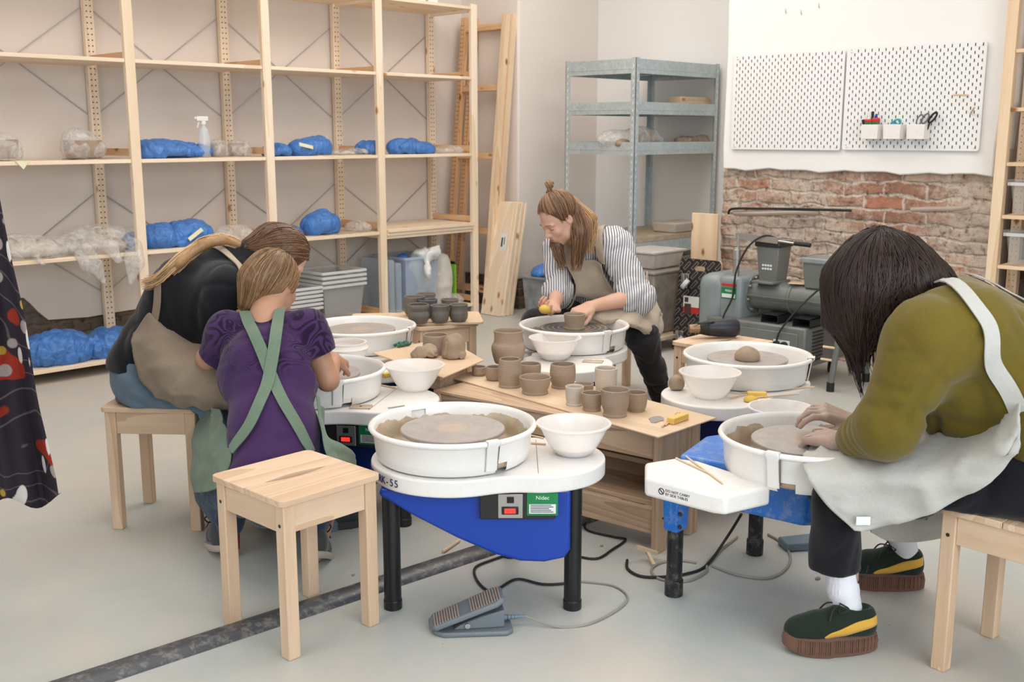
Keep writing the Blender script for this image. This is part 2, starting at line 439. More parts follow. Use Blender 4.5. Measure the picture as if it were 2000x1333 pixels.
def brick_mat(name, dark=False):
    t = NT(name); c = t.n('ShaderNodeTexCoord').outputs['Object']
    d = t.n('ShaderNodeTexNoise', {'Vector': c, 'Scale': 3.5, 'Detail': 3.}).outputs['Color']
    d2 = t.n('ShaderNodeTexNoise', {'Vector': c, 'Scale': 14., 'Detail': 3.}).outputs['Color']; v = t.mix(.10, t.mix(.03, c, d2, 'ADD'), d, 'ADD'); sp = t.n('ShaderNodeSeparateXYZ', {'Vector': v})
    vv = t.n('ShaderNodeCombineXYZ', {'X': sp.outputs['Y'], 'Y': sp.outputs['Z']}).outputs[0]
    br = t.n('ShaderNodeTexBrick', {'Vector': vv, 'Scale': 1., 'Mortar Size': .014, 'Mortar Smooth': .9, 'Brick Width': .25, 'Row Height': .078, 'Color1': (0, 0, 0, 1), 'Color2': (1, 1, 1, 1), 'Mortar': (.5, .5, .5, 1)})
    n1 = t.noise(c, 5, 5); n2 = t.noise(c, 26, 6, .7); n3 = t.noise(c, 1.7, 3)
    bc = t.ramp(t.math('ADD', t.math('MULTIPLY', br.outputs['Color'], .45), t.math('MULTIPLY', n1, .6)), [(.2, srgb(140, 108, 92)), (.40, srgb(180, 136, 114)), (.56, srgb(192, 130, 106)), (.72, srgb(212, 184, 162))])
    mo = t.ramp(n2, [(.3, srgb(172, 154, 138)), (.5, srgb(214, 198, 182)), (.8, srgb(232, 219, 204))])
    f = t.math('ADD', br.outputs['Fac'], t.ramp(t.math('ADD', t.math('MULTIPLY', n3, .7), t.math('MULTIPLY', n2, .35)), [(.41, .0), (.55, .92)])); f = t.math('MINIMUM', f, 1.)
    col = t.mix(f, bc, mo)
    col = t.mix(t.ramp(n2, [(.30, .8), (.42, 0.)]), col, srgb(96, 78, 64))
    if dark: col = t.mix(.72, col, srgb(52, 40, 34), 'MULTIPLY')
    t.bump(t.math('ADD', t.math('MULTIPLY', br.outputs['Fac'], -.4), n2), .8, .03)
    return t.set(col, .95, spec=.1)
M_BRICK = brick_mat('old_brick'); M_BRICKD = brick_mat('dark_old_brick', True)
def plastic(name, rgb, rough=.35, var=.03, dirt=None, **k):
    t = NT(name); v = t.coord(); c = srgb(*rgb)
    col = t.ramp(t.noise(v, 6, 3), [(.3, tuple(x*(1-var) for x in c[:3])+(1,)), (.7, c)])
    if dirt:
        w = t.n('ShaderNodeSeparateXYZ', {'Vector': t.coord()}).outputs['Z']
        m = t.math('MULTIPLY', t.ramp(t.noise(v, 30, 5, .7), [(.50, 0.), (.62, 1.)]), dirt[1])
        col = t.mix(m, col, srgb(*dirt[0]))
    return t.set(col, rough, spec=.45, **k)
M_WHITE = plastic('white_plastic', (240, 236, 232), .3, dirt=((226, 214, 204), .25))
M_PAN = plastic('pan_plastic', (242, 239, 235), .28, dirt=((230, 222, 214), .2))
M_BLUE = plastic('blue_enamel', (22, 66, 168), .3)
M_BLUE2 = plastic('splashed_blue_enamel', (44, 118, 208), .32, dirt=((170, 180, 190), .35))
M_NAVY = plastic('navy_enamel', (14, 42, 112), .35)
M_BLACKM = plain('black_paint', (24, 25, 27), .35)
M_BLACKD = plastic('splashed_black_paint', (26, 27, 29), .35, dirt=((150, 140, 130), .25))
M_RUBBER = plain('black_rubber', (28, 29, 30), .6)
M_GALV = None
def galv():
    t = NT('galvanised_steel'); v = t.coord()
    vo = t.n('ShaderNodeTexVoronoi', {'Vector': v, 'Scale': 55.}).outputs['Color']
    col = t.ramp(t.math('ADD', t.math('MULTIPLY', vo, .35), t.math('MULTIPLY', t.noise(v, 4, 3), .65)), [(.25, srgb(176, 188, 190)), (.75, srgb(208, 216, 216))])
    return t.set(col, .45, .45)
M_GALV = galv()
M_STEEL = plain('brushed_steel', (190, 188, 184), .35, .85)
M_WHEELHEAD = None
def wheelhead():
    t = NT('clay_smeared_wheel_head'); c = t.n('ShaderNodeTexCoord').outputs['Object']
    L = t.n('ShaderNodeVectorMath', {0: c}, operation='LENGTH').outputs['Value']
    rg = t.math('SINE', t.math('MULTIPLY', L, 420.))
    a = t.ramp(t.noise(c, 22, 4), [(.3, srgb(160, 152, 146)), (.7, srgb(176, 168, 162))])
    a = t.mix(t.math('MULTIPLY', t.ramp(rg, [(.6, 0.), (1., 1.)]), .25), a, srgb(150, 140, 130))
    e = t.math('ADD', L, t.math('MULTIPLY', t.math('SUBTRACT', t.noise(c, 30, 3), .5), .03))
    a = t.mix(t.ramp(e, [(.040, .65), (.052, 0.)]), a, srgb(192, 172, 146))
    return t.set(a, .5, .15)
M_HEAD = wheelhead()
def clay(name, rgb, rgb2, bump=.25, rings=True, rough=.75):
    t = NT(name); v = t.coord(); z = t.n('ShaderNodeSeparateXYZ', {'Vector': v}).outputs['Z']
    n = t.noise(v, 14, 4)
    col = t.ramp(n, [(.3, srgb(*rgb)), (.7, srgb(*rgb2))])
    h = t.noise(v, 50, 4)
    if rings: h = t.math('ADD', t.math('MULTIPLY', t.math('SINE', t.math('ADD', t.math('MULTIPLY', z, 900.), t.math('MULTIPLY', n, 4.))), .35), h)
    t.bump(h, bump, .002)
    return t.set(col, rough, spec=.3)
M_CLAY = clay('leather_hard_clay', (158, 138, 120), (172, 152, 133))
M_CLAYP = clay('pale_dry_clay', (196, 184, 172), (206, 194, 182))
M_CLAYW = clay('wet_clay', (146, 128, 108), (162, 143, 122), rough=.35)
M_CLAYL = clay('lump_clay', (150, 132, 112), (172, 152, 130), .5, False)
M_CLAYD = clay('dark_fired_clay', (110, 104, 97), (132, 123, 114), rough=.45)
M_SLIP = clay('clay_slip', (216, 200, 178), (184, 160, 132), .8, False, .4)
def trans_plastic(name, rgb, alpha, rough=.2, wrinkle=0.):
    t = NT(name); v = t.coord()
    t.set(srgb(*rgb), rough, spec=.5)
    if wrinkle:
        n = t.noise(v, 16, 4, .6, 1.2); t.bump(n, wrinkle, .02)
        a = t.ramp(n, [(.35, max(0., alpha-.18)), (.65, min(1., alpha+.2))]); t.l(a, t.b.inputs['Alpha'])
    else: t.b.inputs['Alpha'].default_value = alpha
    return t.m
M_BOWL = trans_plastic('translucent_white_plastic', (255, 250, 246), .62)
M_BAG = trans_plastic('clear_plastic_film', (232, 228, 224), .34, .16, .7)
M_BLUEBAG = trans_plastic('blue_plastic_film', (72, 130, 206), .90, .25, .9)
M_BIN = trans_plastic('clear_plastic_box', (252, 252, 252), .10, .2)
M_BINR = trans_plastic('clear_box_rim', (246, 246, 246), .5, .2)
M_BINB = trans_plastic('bluish_plastic_box', (206, 220, 234), .38, .2)
M_GLASSB = trans_plastic('spray_bottle_plastic', (236, 240, 244), .38, .15)
def cloth(name, rgb, rgb2, weave=700., bump=.25, fold=0., sheen=.2, rough=.9):
    t = NT(name); v = t.coord()
    n = t.noise(v, 3.5, 5, .6); f = t.noise(v, 160, 3, .7)
    col = t.ramp(t.math('ADD', t.math('MULTIPLY', n, .7), t.math('MULTIPLY', f, .3)), [(.35, srgb(*rgb)), (.65, srgb(*rgb2))])
    h = t.math('MULTIPLY', f, .25)
    if fold: h = t.math('ADD', h, t.math('MULTIPLY', t.noise(v, 9, 3, .5, 1.6), fold))
    t.bump(h, bump, .012)
    return t.set(col, rough, spec=.15, sheen=sheen)
M_LINEN = cloth('beige_linen', (170, 154, 136), (186, 170, 152), fold=.8, bump=.35)
M_LINEND = cloth('taupe_linen', (128, 112, 96), (146, 130, 112), fold=.8, bump=.4)
M_LINENW = cloth('pale_grey_linen', (184, 182, 176), (198, 196, 190), fold=.7, bump=.35)
M_GREENC = cloth('sage_green_cotton', (96, 114, 98), (116, 134, 114), fold=.8, bump=.4)
M_OLIVE = cloth('olive_sweatshirt', (98, 85, 28), (114, 98, 37), fold=.5, bump=.25)
M_BLACKC = cloth('black_sweatshirt', (20, 21, 25), (28, 29, 34), fold=.6, bump=.3)
M_BLACKT = cloth('black_trousers', (20, 20, 24), (27, 27, 32), fold=.4)
M_JEANB = cloth('black_denim', (36, 34, 36), (48, 46, 48), fold=.5)
M_JEAN = cloth('blue_denim', (92, 112, 132), (116, 134, 150), fold=.4)
M_JEAND = cloth('dark_blue_denim', (44, 60, 82), (58, 76, 98), fold=.4)
M_SOCK = cloth('white_sock', (222, 222, 230), (236, 236, 242), fold=.1)
M_SUEDE = cloth('dark_green_suede', (28, 38, 30), (38, 48, 38))
M_YELLOW = cloth('yellow_leather', (206, 158, 62), (218, 170, 74), bump=.1)
M_GUM = cloth('brown_rubber_sole', (106, 76, 62), (120, 88, 74), bump=.1)
def purple():
    t = NT('purple_printed_cotton'); v = t.coord()
    col = t.ramp(t.noise(v, 4, 4), [(.3, srgb(60, 38, 76)), (.7, srgb(72, 46, 90))])
    z = t.n('ShaderNodeSeparateXYZ', {'Vector': v}).outputs['Z']
    wv = t.math('ADD', t.math('MULTIPLY', t.math('SINE', t.math('MULTIPLY', t.noise(v, 8., 1, .4, .8), 85.)), .5), .5)
    msk = t.math('MULTIPLY', t.ramp(wv, [(.42, 0.), (.56, .95)]), t.ramp(t.math('ADD', z, t.math('MULTIPLY', t.noise(v, 8, 3), .12)), [(.70, 0.), (.74, 1.)]))
    msk = t.math('MULTIPLY', msk, t.ramp(t.noise(v, 7., 2), [(.42, .15), (.52, 1.)]))
    col = t.mix(msk, col, srgb(34, 20, 46))
    t.bump(t.noise(v, 9, 3, .5, 1.6), .3, .012)
    return t.set(col, .9, spec=.15, sheen=.15)
M_PURPLE = purple()
def striped():
    t = NT('striped_shirt_cotton'); v = t.coord()
    d = t.n('ShaderNodeTexNoise', {'Vector': v, 'Scale': 5., 'Detail': 1.}).outputs['Color']
    w = t.mix(.03, v, d, 'ADD'); sp = t.n('ShaderNodeSeparateXYZ', {'Vector': w})
    x = t.math('ADD', t.math('MULTIPLY', sp.outputs['X'], .69), t.math('MULTIPLY', sp.outputs['Y'], -.72))
    st = t.math('SINE', t.math('MULTIPLY', x, 2*math.pi/.0115))
    col = t.mix(t.ramp(st, [(.15, 0.), (.55, 1.)]), srgb(216, 214, 214), srgb(98, 102, 116))
    t.bump(t.noise(v, 10, 3, .5, 1.4), .5, .012)
    return t.set(col, .85, spec=.15)
M_STRIPE = striped()
def skin(name, rgb, rgb2, mud=0.):
    t = NT(name); v = t.coord()
    col = t.ramp(t.noise(v, 10, 4), [(.3, srgb(*rgb)), (.7, srgb(*rgb2))])
    if mud: col = t.mix(t.math('MULTIPLY', t.math('MULTIPLY', t.ramp(t.noise(v, 24, 5, .7), [(.36, .25), (.50, 1.)]), mud), t.ramp(t.n('ShaderNodeSeparateXYZ', {'Vector': v}).outputs['Z'], [(.64, 1.), (.68, 0.)])), col, srgb(164, 150, 138))
    t.bump(t.noise(v, 120, 3), .12, .002)
    return t.set(col, .5, sss=.08, spec=.35)
M_SKIN = skin('skin', (206, 160, 138), (216, 174, 152))
M_SKIND = skin('tanned_skin', (178, 132, 106), (192, 146, 120))
M_SKINM = skin('clay_smeared_skin', (190, 144, 130), (204, 160, 146), .85)
def hair(name, dark, light, gloss=.38):
    t = NT(name); v = t.coord()
    r = t.n('ShaderNodeObjectInfo').outputs['Random']
    n = t.noise(v, 5, 3); f = t.noise(v, 60, 3, .7)
    at = t.n('ShaderNodeAttribute', attribute_name='strand').outputs['Fac']
    col = t.ramp(t.math('ADD', t.math('MULTIPLY', n, .35), t.math('ADD', t.math('MULTIPLY', f, .2), t.math('MULTIPLY', at, .5))), [(.22, srgb(*dark)), (.66, srgb(*light))])
    return t.set(col, gloss, spec=.4)
H_BRUN = hair('dark_brown_hair', (13, 10, 10), (56, 38, 31), .5)
H_BROWN = hair('brown_hair', (86, 62, 44), (156, 118, 86))
H_DARKB = hair('chestnut_hair', (74, 50, 34), (130, 94, 66))
H_BLOND = hair('blond_hair', (150, 112, 72), (222, 184, 140))
H_LIGHT = hair('light_brown_hair', (92, 66, 44), (158, 122, 86))
def glow(name, rgb, s):
    t = NT(name); return t.set(srgb(*rgb), .3, emit=srgb(*rgb), es=s)
M_RED = glow('lit_red_switch', (240, 50, 40), 1.2)
M_GREENL = plain('green_label', (22, 128, 74), .4)
M_WLABEL = plain('white_label', (226, 230, 228), .5)
M_REDL = plain('red_label', (196, 44, 44), .4)
M_DKPLATE = plain('dark_panel', (36, 36, 38), .4)
M_MACH = plain('grey_green_machine_paint', (110, 114, 110), .36)
M_MACHL = plain('light_machine_paint', (134, 143, 145), .36)
M_SPONGE = plain('yellow_sponge', (222, 186, 88), .95, bump=(90, .5))
M_STICK = plain('pale_wooden_tool', (222, 196, 164), .6)
M_PEG = plastic('white_pegboard', (238, 238, 237), .4)
M_HOLE = plain('dark_slot', (52, 50, 52), .8)
# ================================================================ THE ROOM
def struct(name, mb, mat, **k): return tag(mb.build(name, mat, **k), kind='structure')
struct('floor', MB().box(-4, 9, -4, 7, -.1, 0), M_FLOOR)
struct('ceiling', MB().box(-4, 9, -4, 7, 3.6, 3.7), M_WALLW)
def rough_wall(name, x0, x1, z0, z1, place, mat, amp=.03, seed=1, step=.035, kindname=True):
    "uneven masonry surface; place(a, z, depth) -> point"
    nx = int((x1-x0)/step)+1; nz = int((z1-z0)/step)+1
    A = np.linspace(x0, x1, nx); Z = np.linspace(z0, z1, nz); P = []
    G = np.stack(np.meshgrid(A, Z, np.zeros(1), indexing='ij'), -1)[:, :, 0]
    d = vnoise(G, 3, seed)*.6+vnoise(G, 9, seed+1)*.5+vnoise(G, 22, seed+2)*.35
    wz = G[..., 1]+.02*vnoise(G, 4, seed+7)+.012*vnoise(G, 11, seed+8); wa = G[..., 0]+.125*(np.floor(wz/.078)%2)+.02*vnoise(G, 5, seed+9)
    jr = np.minimum(np.minimum(wz % .078, .078-wz % .078)/.012, np.minimum(wa % .25, .25-wa % .25)/.014)
    d = d-.32*np.clip(1-jr, 0, 1)*(vnoise(G, 2.2, seed+10) > -.35)
    P = [[place(A[i], Z[j], amp*d[i, j]) for j in range(nz)] for i in range(nx)]
    o = MB().grid(P).build(name, mat, smooth=True, auto=0)
    return tag(o, kind='structure')
# back wall: plaster skin with a ragged lower edge, old masonry below it
rag = [(-3.9, .62), (1.2, .5), (2.1, .44), (2.443, .431), (2.52, .425), (2.558, .385), (2.60, .33), (2.656, .275), (2.9, .262), (3.088, .271), (3.35, .28), (3.5, .18), (3.7, .05), (4.2, .04), (4.9, .05), (5.5, .04), (6.2, .05)]
MB().add([], [])
bk = MB(); n = len(rag)
bk.prism([(x, z) for x, z in rag]+[(6.2, 3.6), (-3.9, 3.6)], 0, .14, Matrix(((1, 0, 0, 0), (0, 0, 1, 6.45), (0, 1, 0, 0), (0, 0, 0, 1))))
struct('wall_back', bk, M_WALL)
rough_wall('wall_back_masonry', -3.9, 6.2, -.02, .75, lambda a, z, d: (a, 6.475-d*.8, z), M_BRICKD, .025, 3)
# pier right of the shelving and the alcove beyond it
struct('wall_pier', MB().box(6.12, 7.25, 5.82, 6.9, .245, 3.6), M_WALL, bevel=.015)
rough_wall('wall_pier_masonry', 5.83, 6.5, -.02, .26, lambda a, z, d: (6.135-d*.5, a, z), M_BRICKD, .02, 5, .03)
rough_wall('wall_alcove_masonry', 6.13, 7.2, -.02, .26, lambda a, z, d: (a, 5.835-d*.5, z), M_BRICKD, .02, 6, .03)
struct('wall_alcove', MB().box(7.07, 7.25, 3.4, 5.83, 0, 3.6), M_WALLW)
# right wall: white plaster slab above, bare brick below
PX = 6.03
sl = [(3.90, 3.6), (3.902, 2.2), (3.896, 1.9), (3.905, 1.3), (3.9, 1.158)]
edge = [(3.9-.085*i, 1.158+.006*math.sin(i*2.1)+.005*math.sin(i*5.3)) for i in range(1, 20)]
sl += edge+[(2.188, 1.15), (2.19, 1.30), (2.175, 1.52), (2.15, 1.56), (2.152, 1.9), (2.12, 2.3), (2.11, 3.6)]
pw = MB(); pw.prism(sl, 0, .3, Matrix(((0, 0, 1, PX), (1, 0, 0, 0), (0, 1, 0, 0), (0, 0, 0, 1))))
struct('wall_right', pw, M_WALLW, bevel=.008)
rough_wall('wall_right_masonry', 2.16, 3.94, -.02, 1.2, lambda a, z, d: (PX+.045-d+max(0, abs(a-3.05)-.84)*.5, a, z), M_BRICK, .026, 8, .0125)
struct('wall_right_core', MB().box(6.12, 6.33, 2.18, 3.88, 0, 1.3), M_WALLB)
struct('wall_right_recess', MB().box(6.33, 6.45, -3.9, 2.3, 1.12, 3.6), M_WALLB)
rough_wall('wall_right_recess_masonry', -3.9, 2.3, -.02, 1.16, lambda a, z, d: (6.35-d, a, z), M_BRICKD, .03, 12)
# walls behind and beside the photographer
struct('wall_left', MB().box(-4, -3.9, -4, 7, 0, 3.6), M_WALLW)
struct('wall_front', MB().box(-4, 9, -4, -3.9, 0, 3.6), M_WALLW)
# half-round cable cover across the floor
cc = MB(); a0, a1 = Vector((.4, 2.60, 0)), Vector((3.35, 2.345, 0)); dr = (a1-a0).normalized(); sd = Vector((-dr.y, dr.x, 0))
prof = [(-.05, 0), (-.043, .009), (-.028, .016), (0, .019), (.028, .016), (.043, .009), (.05, 0)]
cc.grid([[tuple(a+sd*w+Vector((0, 0, h+.0005))) for w, h in prof] for a in (a0, a1)])
M_COVER = plastic('dusty_grey_rubber', (78, 80, 84), .35, dirt=((150, 144, 138), .5))
tag(topbase(cc.build('cable_cover', M_COVER, smooth=True, auto=60)), 'long dark grey half-round cable cover lying across the floor under the front pottery wheel', 'cable cover')

# ================================================================ WOODEN SHELVING
PS = [3.019-.91, 3.019, 3.929, 4.839, 5.748]; YF, YR = 5.93, 6.385; PW = .046; PH = 2.325
sv = thing('wooden_shelving_unit', 'long unpainted pine shelving unit with five bays of posts along the back wall', 'shelving unit', (3.9, 6.15, 0))
O = Vector((3.9, 6.15, 0))
def lbox(x0, x1, y0, y1, z0, z1): return MB().box(x0-O.x, x1-O.x, y0-O.y, y1-O.y, z0, z1)
def holes(mb, x, ys, z0, z1, step=.033, r=.0046, sgn=-1):
    k = len(mb.f); z = z0
    while z < z1:
        for y in ys:
            c = Vector((x, y, z)); vs = [c+Vector((0, r*math.cos(a*math.pi/3), r*math.sin(a*math.pi/3))) for a in range(6)]
            mb.add(vs, [tuple(range(5, -1, -1) if sgn < 0 else range(6))])
        z += step
    return k
def addmat(o, mat, k0):
    o.data.materials.append(mat)
    for p in o.data.polygons[k0:]: p.material_index = len(o.data.materials)-1; p.use_smooth = False
for i, x in enumerate(PS):
    lbox(x-.030, x+.030, YF-.012, YF+.022, 0, PH).build('post', IVAR[2], sv, bevel=.003, seg=1)
    m = lbox(x-.030, x+.030, YR+.012, YR+PW, 0, PH); mh = MB(); holes(mh, 0., (-.012, .012), .05, PH-.03); k = len(m.f)
    m.add([(x-O.x+p[1], YR+.0113-O.y, p[2]) for p in mh.v], [f[::-1] for f in mh.f])
    o = m.build('post', IVAR[2], sv); addmat(o, M_HOLE, k)
    for z in (.10, .72, 1.255, 1.80, 2.27): lbox(x-.011, x+.011, YF+.022, YR+.012, z-.0, z+.042).build('rung', ORNG[1] if z < 2 else IVAR[1], sv)
for b in range(4):
    x0, x1 = PS[b]+.030, PS[b+1]-.030
    for z in (.065, .68, 1.215, 1.78, 2.285):
        if b == 3 and z == .68: continue
        lbox(x0+.001, x1-.001, YF-.006, YR+PW-.004, z, z+.022).build('shelf', IVAR[0], sv, bevel=.002, seg=1)
    # wire cross braces behind the bays
    for z0, z1 in ((1.50, 2.12), (.42, 1.02)):
        lo, hi = z0, z1; yb = YR+PW+.004-O.y
        m = MB(); m.beam((x0-O.x, yb, lo), (x1-O.x, yb, hi), .005, .005); m.beam((x0-O.x, yb+.006, hi), (x1-O.x, yb+.006, lo), .005, .005)
        m.build('cross_brace', M_STEEL, sv)
for k in range(3):
    z = .645+k*.0235
    lab = ['bottom', 'middle', 'top'][k]
    o = MB().box(PS[3]+.031, PS[4]-.031, YF-.010-.012*k, YR+.04, z, z+.0225).build('shelf_board', IVAR[0], None, bevel=.002, seg=1)
    tag(topbase(o), 'bare pine board, %s of three stacked in the right-hand bay of the wooden shelving' % lab, 'board', 'stacked boards in the right shelving bay')
# leaning spare side frame
def side_frame(name, label, x0, lean, ya, yb, zoff=0, offs=(.16, .62, 1.20, 1.72, 2.18), gap=.0):
    t = thing(name, label, 'shelf frame', (x0, (ya+yb)/2, 0), 0, 'spare shelf frames leaning at the end of the shelving')
    ang = math.atan2(lean, 2.26); R_ = Matrix.Rotation(ang, 4, 'Y'); h = (yb-ya)/2
    for y in (-h, h):
        m = MB(); m.box(0, PW, y-PW/2, y+PW/2, 0, 2.29, R_)
        k = len(m.f); mh = MB()
        if y > 0: holes(mh, -.0006, (y-.011, y+.011), .05, 2.26); m.add([R_ @ Vector(p) for p in mh.v], mh.f)
        o = m.build('post', ORNG[2] if y > 0 else PINE[2], t)
        if y > 0: addmat(o, M_HOLE, k)
    for z in offs: MB().box(.012, .034, -h+PW/2, h-PW/2, z, z+.045, R_).build('rung', ORNG[1], t)
    return t
side_frame('shelf_side_frame', 'spare pine side frame leaning past the shelving end, nearer of the pair', 5.80, .23, 5.885, 6.335)
side_frame('shelf_side_frame', 'spare pine side frame leaning past the shelving end, nearer the wall', 5.852, .23, 5.865, 6.275)
# shelf boards stacked upright against the pier
for k in range(6):
    R_ = Matrix.Rotation(math.atan2(.17, .88), 4, 'Y'); x = 5.775+.0225*k
    w = .215 if k else .205
    o = MB().box(0, .021, -w/2, w/2, 0, .88-.004*(k % 3), R_).build('shelf_board', IVAR[2], None, bevel=.002, seg=1)
    o.location = (x, 5.795-.012*(k % 2), .003)
    nm = ['outermost of the leaning stack', 'second from outside', 'third from outside', 'fourth from outside', 'fifth from outside', 'innermost'][k]
    tag(o, 'upright pine shelf board beside the shelving, '+nm, 'board', 'shelf boards leaning upright beside the shelving')
    if k == 0:
        MB().box(-.0008, 0, -.07, -.01, .50, .64, R_).build('paper_label', M_WLABEL, o)
        MB().box(-.0014, -.0008, -.055, -.048, .55, .61, R_).box(-.0014, -.0008, -.035, -.02, .535, .605, R_).build('label_print', M_DKPLATE, o)

# ================================================================ METAL RACK
rk = thing('metal_rack', 'galvanised metal rack with five shelves standing in the white alcove', 'rack', (6.51, 4.92, 0))
RX0, RX1, RY0, RY1 = 6.0, 7.02, 4.60, 5.235; OR = Vector((6.51, 4.92, 0))
def rbox(mb, x0, x1, y0, y1, z0, z1): return mb.box(x0-OR.x, x1-OR.x, y0-OR.y, y1-OR.y, z0, z1)
for x, sx in ((RX0, 1), (RX1, -1)):
    for y, sy in ((RY0, 1), (RY1, -1)):
        m = MB(); xs = sorted((x, x+sx*.042)); ys = sorted((y, y+sy*.042)); xt = sorted((x, x+sx*.003)); yt = sorted((y, y+sy*.003))
        rbox(m, xt[0], xt[1], ys[0], ys[1], 0, 1.895); rbox(m, xs[0], xs[1], yt[0], yt[1], 0, 1.895)
        k = len(m.f); z = .08
        while z < 1.86:
            for dz in (0,):
                xx = x-OR.x-sx*.0008; yy = y+sy*.021-OR.y; m.add([(xx, yy-.004, z), (xx, yy+.004, z), (xx, yy+.004, z+.018), (xx, yy-.004, z+.018)], [(0, 3, 2, 1) if sx > 0 else (0, 1, 2, 3)])
                yy = y-OR.y-sy*.0008; xx = x+sx*.021-OR.x; m.add([(xx-.004, yy, z), (xx+.004, yy, z), (xx+.004, yy, z+.018), (xx-.004, yy, z+.018)], [(0, 1, 2, 3) if sy > 0 else (0, 3, 2, 1)])
            z += .05
        o = m.build('post', M_GALV, rk); addmat(o, M_WLABEL if x == RX0 else M_WALLW, k)
for z0, z1 in ((1.79, 1.888), (1.515, 1.60), (1.238, 1.325), (.525, .62), (.10, .19)):
    m = MB()
    for y0 in (RY0+.003, RY1-.006): rbox(m, RX0+.004, RX1-.004, y0, y0+.003, z0, z1); rbox(m, RX0+.004, RX1-.004, y0-.002, y0+.005, z0+.03, z0+.034)
    for x0 in (RX0+.003, RX1-.006): rbox(m, x0, x0+.003, RY0+.004, RY1-.004, z0, z1); rbox(m, x0-.002, x0+.005, RY0+.004, RY1-.004, z0+.03, z0+.034)
    m.build('shelf_beam', M_GALV, rk)
    m = MB(); rbox(m, RX0+.006, RX1-.006, RY0+.006, RY1-.006, z1-.045, z1-.042)
    if z0 > 1.2:
        for f in (.33, .66): rbox(m, RX0+(RX1-RX0)*f, RX0+(RX1-RX0)*f+.04, RY0+.006, RY1-.006, z1-.075, z1-.045)
    m.build('shelf_panel', M_GALV, rk)
m = MB(); rbox(m, RX0+.01, RX1-.01, RY0+.01, RY1-.01, .622, .655)
M_DIRTYB = clay('clay_dusted_board', (176, 156, 132), (206, 188, 164), .4, False)
MB().box(6.012, 7.0, 4.61, 5.225, .621, .655).build('t', M_DIRTYB); o = bpy.data.objects['t']; o.name = 'wooden_board'
tag(topbase(o), 'clay-stained wooden board covering the waist-high level of the metal rack', 'board')
def on_rack(n): pass
# plank at the right end of the rack
o = MB().box(6.62, 7.0, 4.66, 4.76, 1.603-.04, 1.65).build('wooden_plank', PINE[0], None, bevel=.004)
tag(topbase(o), 'short thick pine plank lying on the second shelf of the metal rack', 'plank')
# slab of clay on the waist level, tub and lumps
def lump(name, label, cat, c, r, mat, seed, h=.008, amp=.15, flat=True, M=None, k=.02, group=None):
    s = SDF(k); s.ell((0, 0, r[2]*.8 if flat else r[2]), r, M)
    a = min(r)*amp
    s.disp = lambda P: vnoise(P, .9/min(r), seed)*a+vnoise(P, 2.4/min(r), seed+1)*a*.4
    if flat: s.plane((0, 0, 0), (0, 0, -1))
    t = sdfobj(name, s, h, mat, None, relax=0)
    t.location = c
    return tag(t, label, cat, group)
cb = MB(); cb.prism([(-.17, -.11), (.19, -.12), (.20, .12), (-.16, .12)], 0, .075)
for i in range(4): cb.v[i] = (cb.v[i][0]*.9, cb.v[i][1]*.9, 0)
o = cb.build('plaster_slab', M_CLAYP, None, bevel=.012); o.location = (6.72, 4.74, .656)
tag(o, 'thick grey block of clay on the right end of the waist-high rack board', 'clay block')
# ---------------------------------------------------------------- film bags and bagged lumps
def bag(name, label, cat, c, lumps, mat, seed=1, rz=0., folds=.010, tail=None, group=None, h=.009, content=None):
    "a plastic bag drawn over lumps: lumps = [(x, y, z, rx, ry, rz)]"
    s = SDF(.05); R_ = Matrix.Rotation(rz, 3, 'Z')
    for L in lumps:
        p = R_ @ Vector(L[:3]); s.ell(p, L[3:6], Matrix.Rotation(rz, 4, 'Z'))
    if tail:
        for q in tail: s.chain([R_ @ Vector(p[:3]) for p in q], [p[3] for p in q], k=.03)
    def disp(P):
        a = vnoise(P, 6, seed); Q = P+.05*np.stack([a, vnoise(P, 7, seed+5), a], -1)
        n = np.abs(vnoise(Q*np.array([1., 1., .5]), 10, seed+1)); n2 = np.abs(vnoise(Q*np.array([1., 1., .4]), 24, seed+2))
        return folds*1.1*np.clip(1-3*n, 0, 1)-folds*.5+folds*.8*np.clip(1-3*n2, 0, 1)
    s.disp = disp; yb = -.165
    if not tail: s.plane((0, 0, .001), (0, 0, -1))
    o = sdfobj(name, s, h, mat, None, cut=None if not tail else (lambda P: np.where(P[..., 1] > yb, -P[..., 2], -1.)), relax=0 if not tail else 1); o.location = c
    tag(o, label, cat, group)
    return o
G1 = 'blue plastic bags of clay on the wooden shelving'
def shelf_bag(u, v, z, w, hh, label, seed, d2=.11, tail=None, extra=()):
    c = aty(u, v, YF+.14); c.z = z
    return bag('bagged_clay', label, 'clay bag', c, [(0, 0, hh*.35, w/2, d2, hh*.62)]+list(extra), M_BLUEBAG, seed, 0, .012, tail, G1)
Z3, Z2, Z1, Z0 = 1.2375, .7025, .7025, .0875
shelf_bag(330, 300, Z3, .36, .108, 'blue bag of clay, the long low one left of the spray bottle', 11, extra=[(.20, 0, .03, .09, .08, .05), (-.12, 0, .04, .12, .1, .07)])
shelf_bag(540, 300, Z3, .18, .085, 'small flat blue bag of clay beside the second front post on the middle shelf', 12)
shelf_bag(597, 300, Z3, .28, .118, 'blue bag of clay with a cream slip of paper on it, middle shelf', 13, extra=[(.11, 0, .05, .09, .08, .08)])
shelf_bag(722, 300, Z3, .20, .105, 'rounded blue bag of clay just left of the third front post, middle shelf', 14)
shelf_bag(790, 300, Z3, .30, .125, 'tall blue bag of clay right of the third front post, middle shelf', 15, extra=[(.14, -.02, .03, .12, .09, .06)])
shelf_bag(262, 478, Z2, .12, .11, 'blue bag of clay peeping out left of the first front post, lower shelf', 16)
shelf_bag(312, 478, Z2, .30, .155, 'blue bag of clay right of the first front post, lower shelf', 17, extra=[(.12, 0, .03, .13, .1, .06)])
